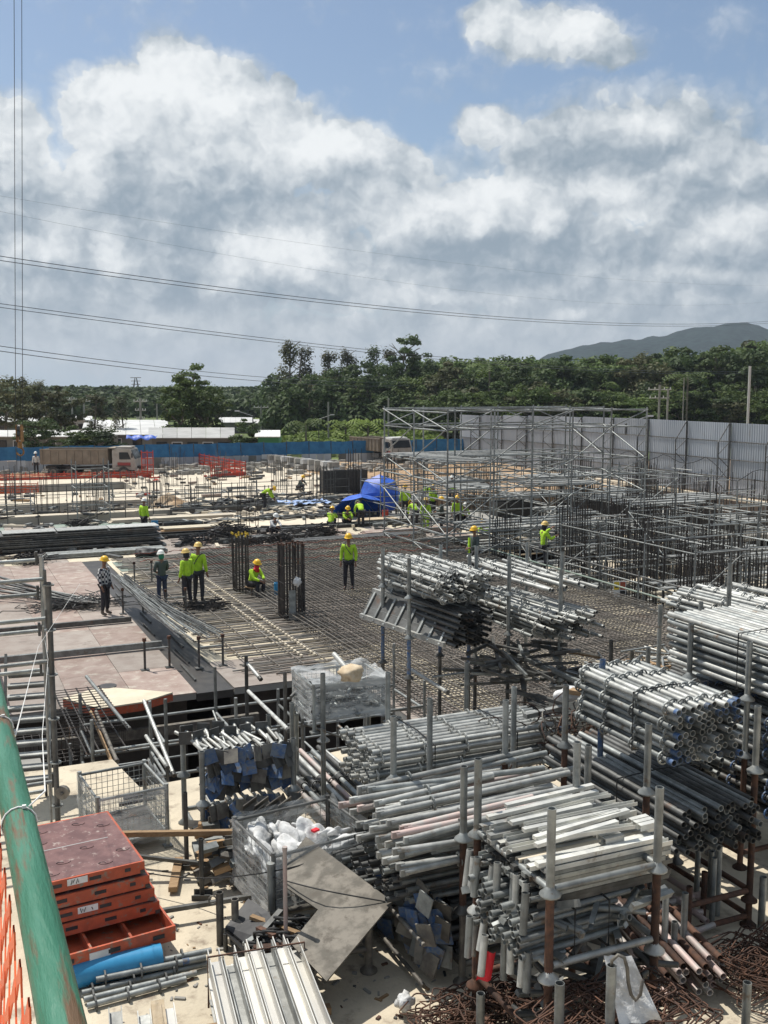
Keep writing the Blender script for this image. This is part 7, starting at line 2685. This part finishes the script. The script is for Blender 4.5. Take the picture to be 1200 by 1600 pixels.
# --- aluminium beams in the front
dirv = (VIEW * .959 - SIDE * .283).normalized()
sidev = V((dirv.y, -dirv.x, 0))
base = ypt(324, 1487, 2.46)
t = thing('beam_stack', 'stack of pale aluminium formwork beams tied with a rusty band', 'beams', (base.x, base.y, YZ))
for k in range(3):
    for i in range(7):
        off = .05 + i * .106
        jj = r9.uniform(-.06, .05)
        p = V((base.x, base.y, 0)) + sidev * off + dirv * (jj + (.06 if i in (3, 5) else 0)) + V((0, 0, 2.06 + k * .135))
        q = p - dirv * 2.2
        beam('beam', p, q, .094, .125, alu if (i + k) % 3 else galv_pale, t, CHAN if k == 2 else HBEAM)
for q_ in (.10, 1.3):
    mb = MB()
    c = V((base.x, base.y, 0)) - dirv * q_
    mb.path([c + sidev * -.01 + V((0, 0, 2.05)), c + sidev * -.01 + V((0, 0, 2.47)), c + sidev * .76 + V((0, 0, 2.47)), c + sidev * .76 + V((0, 0, 2.05))], .009, 5)
    mb.build('band', rust, t)
for q_ in (.4, 1.6):
    c = V((base.x, base.y, 2.03)) - dirv * q_
    beam('bearer', c - sidev * .1, c + sidev * .9, .07, .06, wood, t)
t = None
for i, (x, x2, m_) in enumerate([(246, 262, wood_pale), (262, 280, alu), (180, 205, galv_pale), (225, 240, galv_pale)]):
    p = ypt(x, 1572 + i * 5, 2.12)
    t = thing('timber_end', ['orange-tinged timber end in front of the floor tubes', 'aluminium strip beside the orange-tinged timber', 'pale board end lowest in the corner by the green rail', 'pale board end between the strip and the corner'][i], 'timber', p)
    beam('board', p, p - dirv * 1.2, .10, .05, m_, t, CHAN if i else None)
    beam('packer', p - dirv * .5 + V((0, 0, -.08)) - sidev * .1, p - dirv * .5 + V((0, 0, -.08)) + sidev * .1, .06, .07, wood, t)


# --- the bin of white sacks with the steel board on it
meshbox('film-wrapped mesh box of white sacks with a steel sheet lying on it', 2.58, 3.60, 8.45, 9.35, 2.12, 2.70, .08, True, .12, fm=galv_dark)
t = None
for i in range(11):
    p = V((2.74 + (i % 4) * .23 + r9.uniform(-.05, .05), 8.75 + (i // 4) * .24, 2.44 + r9.uniform(0, .10)))
    t = thing('sack', 'crumpled white sack in the film-wrapped box, ' + ['first at the front', 'second at the front', 'third at the front', 'last at the front', 'first in the middle row', 'second in the middle row', 'with a red print', 'last in the middle row', 'first at the back', 'with a second red print', 'last at the back'][i], 'sack', p, 0, 'white sacks in the film-wrapped box')
    blob('bag', p, (.22, .15, .07), white_cloth, t, seed=20 + i, amp=.5, sub=4, freq=1.9, rot=(r9.uniform(-.8, .8), r9.uniform(-.8, .8), r9.random() * 3))
    if i in (6, 9):
        box('red_print', p + V((.0, -.05, .115)), (.07, .05, .02), red_cloth, t, .4)


def planehit(x, y, p0, n):
    u, f, d = ray(x, y)
    dr = SIDE * u + VIEW * f - V((0, 0, d))
    o = V((0, 0, EYE))
    return o + dr * ((p0 - o).dot(n) / dr.dot(n))


Ab, Bb, Cb = D(478, 1307, 9.12), D(614, 1409, 8.10), D(510, 1533, 7.35)
nb_ = (Bb - Ab).cross(Cb - Bb).normalized()
outline = [(478, 1307), (614, 1409), (510, 1533), (454, 1474), (497, 1421), (447, 1386), (449, 1345)]
pts = [planehit(x, y, Ab, nb_) for x, y in outline]
dn = nb_ * (-.014 if nb_.z > 0 else .014)
t = thing('steel_sheet', 'big dull steel sheet with a square notch lying tilted across the box of white sacks', 'steel sheet', Bb)
n_ = len(pts)
top_f = [(0, 1, 4, 5), (1, 2, 3, 4), (0, 5, 6)]
bot_f = [tuple(i + n_ for i in reversed(f)) for f in top_f]
sd_f = [(i, n_ + i, n_ + (i + 1) % n_, (i + 1) % n_) for i in range(n_)]
raw('plate', pts + [p + dn for p in pts], top_f + bot_f + sd_f, steel_sheet, t)
# its stand
q = ypt(576, 1517)
t = thing('stand', 'rusty stand with posts carrying the low corner of the notched steel sheet', 'stand', q)
dq = (ypt(420, 1500) - q)
qs = [q, q + V((-.62, .10, 0)), q + V((.1, .85, 0)), q + V((-.9, .9, 0))]
for i, p in enumerate(qs):
    bar('post', p, V((p.x, p.y, 2.40 if i != 2 else 2.5)), .034, mat_plate, t, TUBE10)
    link(bpy.data.objects.new('cone_foot', withm(CONE, mat_plate)), Matrix.Translation(p), t)
for (i, j) in ((0, 1), (0, 2), (2, 3), (1, 3)):
    bar('rail', qs[i] + V((0, 0, .2)), qs[j] + V((0, 0, .2)), .028, mat_plate, t)
# black panels leaning on the ground
for k, (out, z, lab) in enumerate([([(388, 1404), (352, 1448), (398, 1486), (446, 1478), (420, 1425)], 2.30, 'black rubber-like panel with embossed marks lying before the box of white sacks'), ([(352, 1456), (356, 1446), (400, 1482), (392, 1496)], 2.18, 'second black panel under the embossed one')]):
    pts = [ypt(x, y, z - .12 * (i in (1, 2))) for i, (x, y) in enumerate(out)]
    n_ = len(pts)
    t = thing('rubber_mat', lab, 'mat', pts[0])
    raw('sheet', pts + [p - V((0, 0, .02)) for p in pts], [tuple(range(n_)), tuple(reversed(range(n_, 2 * n_)))] + [(i, n_ + i, n_ + (i + 1) % n_, (i + 1) % n_) for i in range(n_)], black_p, t)
    if k == 0:
        c0 = pts[2].lerp(pts[4], .55)
        for i in range(6):
            mb = MB()
            b_ = c0 + V((.01 * i, .055 * i - .13, .045 - .004 * i))
            mb.path([b_, b_ + V((.05, -.01, 0)), b_ + V((.06, .02, 0))], .004, 4)
            mb.build('embossed_mark', galv, t)
    for p in (pts[0], pts[1]):
        bar('prop', V((p.x, p.y, YZ)), p - V((0, 0, .02)), .02, galv_dark, t)
# dark clutter seen through the notch
t = thing('clutter_heap', 'dark heap of cables, clamps and steel seen through the notch of the steel sheet', 'clutter', ypt(470, 1440, 2.1))
c = D(466, 1425, 8.3)
for i in range(46):
    p = V((c.x + r9.uniform(-.36, .12), c.y + r9.uniform(-.36, .18), 2.06 + r9.random() * .26))
    an = r9.random() * 6.28
    if i % 2:
        mb = MB()
        rr_ = r9.uniform(.06, .16)
        mb.path([p + V((rr_ * math.cos(a_ * .8), rr_ * math.sin(a_ * .8), .02 * a_ - .05 * math.sin(a_))) for a_ in range(7)], .012, 5)
        mb.build('cable_loop', cable_m if i % 4 else galv_pale, t, True)
    else:
        d = V((math.cos(an), math.sin(an), r9.uniform(-.2, .2))) * r9.uniform(.12, .35)
        beam('steel_piece', p - d, p + d, .05, .03, [galv_dark, rust, wood, galv][i // 2 % 4], t)
for (x, y0, y1, dist, m_, lab) in [(447, 1325, 1490, 8.0, pinkish, 'thin pale pole standing before the notched steel sheet'), (424, 1350, 1420, 8.7, galv, 'open post at the corner of the box of white sacks'), (563, 1325, 1420, 9.2, galv_dark, 'dark post at the far corner of the box of white sacks'), (372, 1298, 1400, 9.6, mat_plate, 'brown post between the clamp rack and the box of white sacks'), (345, 1394, 1500, 8.5, mat_plate, 'brown rack post with a ring, beside the black panels')]:
    p, q = D(x, y0, dist), D(x, y1, dist)
    t = thing('post', lab, 'post', (q.x, q.y, YZ))
    bar('tube', (q.x, q.y, YZ), (q.x, q.y, p.z), .018 if x == 447 else .034, m_, t, TUBE10)
    if x == 345:
        mb = MB()
        cc = V((q.x - .06, q.y, p.z - .06))
        mb.path([cc + SIDE * .035 * math.cos(a_ * .7) + V((0, 0, .04 * math.sin(a_ * .7))) for a_ in range(9)], .008, 5, True)
        mb.build('ring', m_, t)
    else:
        bar('cap', (q.x, q.y, p.z - .02), (q.x, q.y, p.z + .01), .022 if x == 447 else .038, m_, t, ROD12)
# clamp rack
t = thing('clamp_pile', 'pile of small grey channel clamps packed beside the brown post', 'clamps', ypt(350, 1370, 2.1))
c = D(352, 1345, 9.9)
for i in range(70):
    p = V((c.x + r9.uniform(-.26, .22), c.y + r9.uniform(-.42, .5), 2.06 + r9.random() * .42))
    an = r9.choice([0, .2, 1.5, -.3])
    d = V((math.cos(an), math.sin(an), r9.uniform(-.25, .25))) * .09
    beam('clamp', p - d, p + d, .07, .06, [galv, mat_plate, galv_dark, wood][i % 4], t, CHAN, r9.random() * 6)
for k in range(5):
    p = D(385 + k * 18, 1292 - k * 4, 10.0)
    p = V((p.x, p.y, 2.55))
    tag(beam('angle_bracket', p, p + V((.16, .05, .06)), .13, .09, mat_plate, None, CHAN, .6), ['bent steel bracket behind the film-wrapped sacks, nearest the brown post', 'second bent bracket behind the film-wrapped sacks', 'middle bent bracket behind the film-wrapped sacks', 'fourth bent bracket behind the film-wrapped sacks', 'last bent bracket, beside the prop ends'][k], 'bracket')
# prop stands on the concrete
for (x, yb, yt, lab) in [(292, 1355, 1238, 'slim prop on a square base plate, the farther of two on the concrete'), (316, 1402, 1310, 'slim prop on a hollow base block, the nearer of two on the concrete')]:
    q = ypt(x, yb)
    dist = q.x * sx + q.y * cx
    p = D(x, yt, dist)
    t = thing('prop_stand', lab, 'prop', q)
    bar('tube', q, V((q.x, q.y, p.z)), .024, galv_dark, t, TUBE10)
    beam('base_plate', q - SIDE * .09 + V((0, 0, .0)), q + SIDE * .09, .14, .05, galv_dark, t, CHAN)
for (pa, pb_, z, m_, wd_, lab) in [((186, 1307), (366, 1304), 2.42, wood, .05, 'long square wooden bar resting level across the yard floor racks'), ((212, 1340), (350, 1356), 2.10, galv_dark, .035, 'dark bar lying on the floor behind the wooden offcut'), ((232, 1430), (392, 1404), 2.12, galv_dark, .04, 'dark bar running from the panel stack to the brown rack post')]:
    p, q = ypt(*pa, z), ypt(*pb_, z)
    t = thing('long_bar', lab, 'bar', p)
    beam('bar', p, q, wd_, wd_, m_, t)
    for k in (.03, .97):
        c = p.lerp(q, k)
        box('packer', (c.x, c.y, (YZ + c.z) / 2), (.07, .07, c.z - YZ), wood, t)
p, q = ypt(280, 1346, 2.03), ypt(270, 1394, 2.03)
tag(beam('timber_offcut', p, q, .085, .05, wood), 'short split timber offcut lying alone on the concrete', 'timber')

t = thing('yard_litter', 'small scraps, wedges and dirt crumbs scattered over the concrete yard floor', 'litter', (2, 9, 2))
for m_, k_ in ((galv_dark, 50), (wood, 40), (conc_grey, 130), (rust, 40)):
    mb = MB()
    for i in range(k_):
        p = G(r9.uniform(150, 760), r9.uniform(1250, 1600), YZ)
        s_ = r9.uniform(.006, .028)
        mb.box((p.x, p.y, YZ + s_ * .3), (s_ * r9.uniform(1, 4), s_, s_ * .6), r9.random() * 3)
    mb.build('scrap', m_, t)['kind'] = 'stuff'
# --- cables slung over the yard
for (pts, lab) in [([D(95, 1300, 10.4), D(185, 1352, 9.6), D(300, 1372, 9.2), D(424, 1362, 8.7), D(520, 1335, 8.9), D(600, 1300, 9.3), D(640, 1265, 9.6)], 'thin black cable sagging over the yard from the panel stack to the dark tubes'), ([D(424, 1370, 8.7), D(500, 1390, 8.2), D(620, 1412, 8.1)], 'thin black cable laid across the notched steel sheet'),
                   ([D(85, 1330, 9.8), D(150, 1352, 9.1), D(212, 1362, 8.9)], 'thin wire lying over the maroon panel face')]:
    mb = MB()
    sm = []
    for i in range(len(pts) - 1):
        for k in range(5):
            tt = k / 5
            p0_ = pts[max(0, i - 1)]
            p3_ = pts[min(len(pts) - 1, i + 2)]
            a_, b_ = pts[i], pts[i + 1]
            sm.append(.5 * ((2 * a_) + (b_ - p0_) * tt + (2 * p0_ - 5 * a_ + 4 * b_ - p3_) * tt * tt + (3 * a_ - p0_ - 3 * b_ + p3_) * tt ** 3))
    sm.append(pts[-1])
    mb.path(sm, .0065, 5)
    tag(mb.build('cable', cable_m), lab, 'cable')

# ================================================================ THE PIT BETWEEN YARD AND DECK
scaffold('scaffold', 'low scaffold grid standing in the pit between the yard and the deck', [1.9, 2.95, 4.0, 5.05, 6.1, 7.15], [14.5, 15.7], [1.72, 1.22, .72, -.4], PF, 2.15, [(1, 0, 1, 0), (3, 0, 0, 0), (2, 0, 0, 1)], [], .026, jit=.35)
scaffold('scaffold', 'second scaffold grid deeper in the pit under the deck edge', [0.6, 2.2, 3.8, 5.4, 7.0, 8.4], [18.0, 20.0], [-.6, -1.8], PF, -.2, [(0, 0, 0, 0), (2, 0, 0, 0)], [], .028, jit=.2)
for (x0, y0, d0, x1, y1, d1, m_, lab) in [(135, 1057, 16.5, 203, 1140, 14.2, galv, 'grey tube leaning out of the pit over the cream board'), (225, 1095, 15.0, 272, 1212, 13.6, galv_pale, 'bright tube slanting down into the pit'), (228, 1150, 14.6, 262, 1200, 13.6, galv_pale, 'second bright tube slanting down beside the first'), (388, 1080, 14.6, 452, 1142, 12.6, galv_pale, 'pale tube slanting from the deck edge to the jack racks'), (386, 1036, 15.6, 408, 1062, 15.2, galv_pale, 'short bent arm on the dark pit post'), (142, 1112, 15.2, 188, 1222, 13.3, wood, 'orange-brown timber leaning against the pit edge'), (150, 1112, 15.3, 183, 1190, 13.6, mat_plate, 'dark steel strip beside the leaning timber'), (640, 1045, 15.5, 700, 1082, 14.0, galv_pale, 'pale tube sloping beside the blue-footed post')]:
    p, q = D(x0, y0, d0), D(x1, y1, d1)
    t = thing('leaning_tube', lab, 'tube', q)
    bar('tube', p, q, .028, m_, t, TUBE10 if m_ is not wood else ROD4)
    bar('end_fitting', q, q + (p - q).normalized() * .07, .036, galv_dark, t)
# rebar beam cages in the pit
def beamcage(label, p, q, w_, h, nb2, nl, m=rebar_m):
    t = thing('beam_cage', label, 'rebar cage', p)
    p, q = V(p), V(q)
    d = (q - p)
    ln = d.length
    d.normalize()
    s_ = V((d.y, -d.x, 0)).normalized()
    for z in (0, h):
        for i in range(nb2):
            o = s_ * (w_ * (i / (nb2 - 1) - .5)) + V((0, 0, z))
            bar('long_bar', p + o, q + o, .014, m, t, ROD4)
    for i in range(nl):
        c = p + d * (ln * (i + .5) / nl)
        mb = MB()
        mb.path([c + s_ * w_ * .52 * a_ + V((0, 0, h * b_)) for a_, b_ in ((-1, -.03), (1, -.03), (1, 1.03), (-1, 1.03))], .009, 4, True)
        mb.build('stirrup', m, t)
    return t


beamcage('square rebar cage lying in the pit beside the leaning timber', D(120, 1106, 17.2), D(158, 1178, 14.0), .75, .35, 5, 16)
beamcage('rebar cage lying along the deck edge left of the pit', (-1.5, 20.9, -.55), (2.4, 20.9, -.55), .7, .45, 4, 26)
for (a0_, a1_, b, z, lab) in [(-3, 8.8, 21.9, -.75, 'long brown formwork beam under the edge of the deck'), (2.2, 9, 13.9, .2, 'brown board along the foot of the yard slab in the pit')]:
    t = thing('timber_beam', lab, 'timber', (a0_, b, z))
    n = int((a1_ - a0_) / 2.4)
    for i in range(n):
        beam('plank', (a0_ + i * 2.4, b, z), (a0_ + i * 2.4 + 2.37, b, z), .12, .22, wood if z > 0 else mat_plate, t)
# concrete ledge at the left of the pit
poly('ledge', rect(-8, 1.9, 13.4, 14.6), 1.05, conc_far, 'structure', .3)
poly('ledge', rect(.4, 1.5, 15.0, 18.5), .4, conc_grey, 'structure', .3)

# ================================================================ NEAR LEFT: SCAFFOLD, STEPS, RAIL
q = ypt(91, 1292)
SA, SB = q.x, q.y
t = thing('access_scaffold', 'ringed scaffold post with ledgers running out of view beside the deck', 'scaffold', (SA, SB, YZ))
dist = SA * sx + SB * cx
ztop = D(84, 910, dist).z
o = tube('standard', (SA, SB, YZ), (SA, SB, ztop), .030, galv_dark, t)
for k in range(6):
    link(bpy.data.objects.new('rosette', withm(ROSETTE, galv)), Matrix.Translation((SA, SB, YZ + .25 + k * .5)), o)
bar('spigot', (SA - .02, SB + .05, ztop - .35), (SA - .06, SB + .05, ztop + .28), .024, galv_pale, t, TUBE10)
for y in (874, 905, 927, 967, 984, 1034, 1045, 1222, 1233):
    z = D(84, y, dist).z
    bb = SB + (.03 if y in (905, 967, 1034, 1222) else .95)
    zz = z if bb < SB + .5 else D(84, y, dist + .9).z
    bar('ledger', (SA - .03, bb, zz), (SA - 2.6, bb, zz - .02), .024, galv, t, TUBE10)
    box('wedge', (SA - .03, bb, zz + .02), (.03, .05, .16), galv_dark, t)
bar('standard', (SA + .02, SB + .95, YZ), (SA + .02, SB + .95, D(80, 880, dist + .9).z), .024, galv, t, TUBE10)
for (a_, b_) in ((SA - .06, SB + .1),):
    bar('inner_rail', (a_, b_, YZ), (a_, b_, ztop - .5), .014, galv_pale, t)
# ladder of treads
t = thing('step_ladder', 'steep ladder with pale treads between the green rail and the scaffold post', 'ladder', ypt(50, 1215, 2.0))
P0, P1 = D(45, 1052, 12.2), D(42, 1218, 11.3)
for k in range(10):
    c = P0.lerp(P1, k / 9.0)
    box('tread', c, (.48, .12, .03), galv_pale, t, -YAW * .35)
    box('tread_edge', c + V((0, -.065, -.015)), (.48, .01, .03), galv_dark, t, -YAW * .35)
for s_ in (-1, 1):
    beam('stringer', P0 + V((.25 * s_, 0, .25)), P1 + V((.25 * s_, 0, -.1)), .03, .06, galv if s_ > 0 else galv_dark, t)
t = thing('swivel_clamp', 'dark round clamp hanging on the scaffold post near the mesh box', 'clamp', D(98, 1238, dist))
c = D(98, 1238, dist)
bar('disc', c - VIEW * .03, c + VIEW * .03, .075, mat_plate, t, ROD12)
bar('bolt', c - VIEW * .05, c + VIEW * .05, .02, galv_dark, t)

# the painted rail the picture is taken over
RA, RZ = .098, 6.225
t = thing('guard_pipe', 'thick green painted pipe rail with rust streaks crossing the near corner', 'rail', (RA, 1.2, RZ))
M_, ln = zalign((RA, -.6, RZ), (RA, 3.6, RZ))
link(bpy.data.objects.new('pipe', withm(tube_shape('rail_pipe', 40, .12, ln, .0245), green_pipe)), M_, t)
for b_ in (-.55, 3.3):
    link(bpy.data.objects.new('post', withm(TUBE10, green_pipe)), Matrix.Translation((RA, b_, RZ - 1.1)) @ S(.024, .024, 1.1), t)
# cable ties round it
for i, y in enumerate((1140, 1288)):
    c = None
    # where on the rail
    x = -115 + (y - 602) * .2085
    u, f, d = ray(x, y)
    tt = (EYE - RZ) / d
    b_ = grid(u * tt, f * tt)[1]
    t = thing('cable_tie', ['white cable tie round the green rail, the farther one', 'white cable tie round the green rail, the nearer one with a long tail'][i], 'cable tie', (RA, b_, RZ))
    mb = MB()
    mb.path([(RA + .0262 * math.cos(a_ * .4), b_ + .004 * math.sin(a_ * .4), RZ + .0262 * math.sin(a_ * .4)) for a_ in range(16)], .0016, 5, True)
    mb.build('band', white_p, t, True)
    box('lock', (RA + .008, b_, RZ + .027), (.006, .005, .005), white_p, t)
    mb = MB()
    if i:
        mb.path([V((RA + .015, b_, RZ + .026)), V((RA + .05, b_ + .12, RZ + .0)), D(66, 1150, 4), D(75, 1030, 8), D(70, 1000, 11)], .0015, 5)
    else:
        mb.path([V((RA + .0, b_, RZ + .026)), D(24, 1150, 2.2), D(60, 1010, 8.0), D(125, 912, 12)], .0018, 5)
    mb.build('tail', white_p, t, True)
# orange net below the rail
t = thing('safety_net', 'orange plastic safety net with wide oval holes tied below the green rail', 'safety net', (RA - .01, 1.2, RZ - .5))
mb = MB()
cw, ch = .085, .048
cols_, rows_ = 46, 16


def nv(i, j):
    y = -.15 + i * cw * .5
    z = RZ - .01 - j * ch
    x = RA - .030 + .006 * mnoise.noise(V((y * 5, z * 5, 0))) - .10 * min(.55, max(0, (RZ - z)))
    return V((x, y, z))


for j in range(rows_):
    for i in range(cols_):
        if (i + j) % 2 == 0:
            a_ = nv(i, j)
            for di in (-1, 1):
                b_ = nv(i + di, j + 1)
                mid = a_.lerp(b_, .5) + V((0, 0, 0))
                w0, w1 = .013, .0055
                n_ = V((0, -(b_.z - a_.z), (b_.y - a_.y))).normalized()
                k = len(mb.v)
                mb.add([a_ + n_ * w0, a_ - n_ * w0, mid - n_ * w1, mid + n_ * w1, b_ - n_ * w0, b_ + n_ * w0,
                        a_ + n_ * w0 + V((.0022, 0, 0)), a_ - n_ * w0 + V((.0022, 0, 0)), mid - n_ * w1 + V((.0022, 0, 0)), mid + n_ * w1 + V((.0022, 0, 0)), b_ - n_ * w0 + V((.0022, 0, 0)), b_ + n_ * w0 + V((.0022, 0, 0))],
                       [(0, 1, 2, 3), (3, 2, 4, 5), (9, 8, 7, 6), (11, 10, 8, 9), (0, 3, 9, 6), (3, 5, 11, 9), (2, 1, 7, 8), (4, 2, 8, 10)])
mb.build('net', orange_net, t)

# ================================================================ AIR
hz = bpy.data.materials.new('air_haze')
hz.use_nodes = True
hz.node_tree.nodes.clear()
vn = hz.node_tree.nodes.new('ShaderNodeVolumePrincipled')
vn.inputs['Color'].default_value = (.80, .88, 1.0, 1)
vn.inputs['Density'].default_value = .00017
vn.inputs['Anisotropy'].default_value = .3
on = hz.node_tree.nodes.new('ShaderNodeOutputMaterial')
hz.node_tree.links.new(vn.outputs[0], on.inputs['Volume'])
o = box('haze', (250, 1550, 56.3), (7500, 4000, 121.4), hz)
o['kind'] = 'stuff'
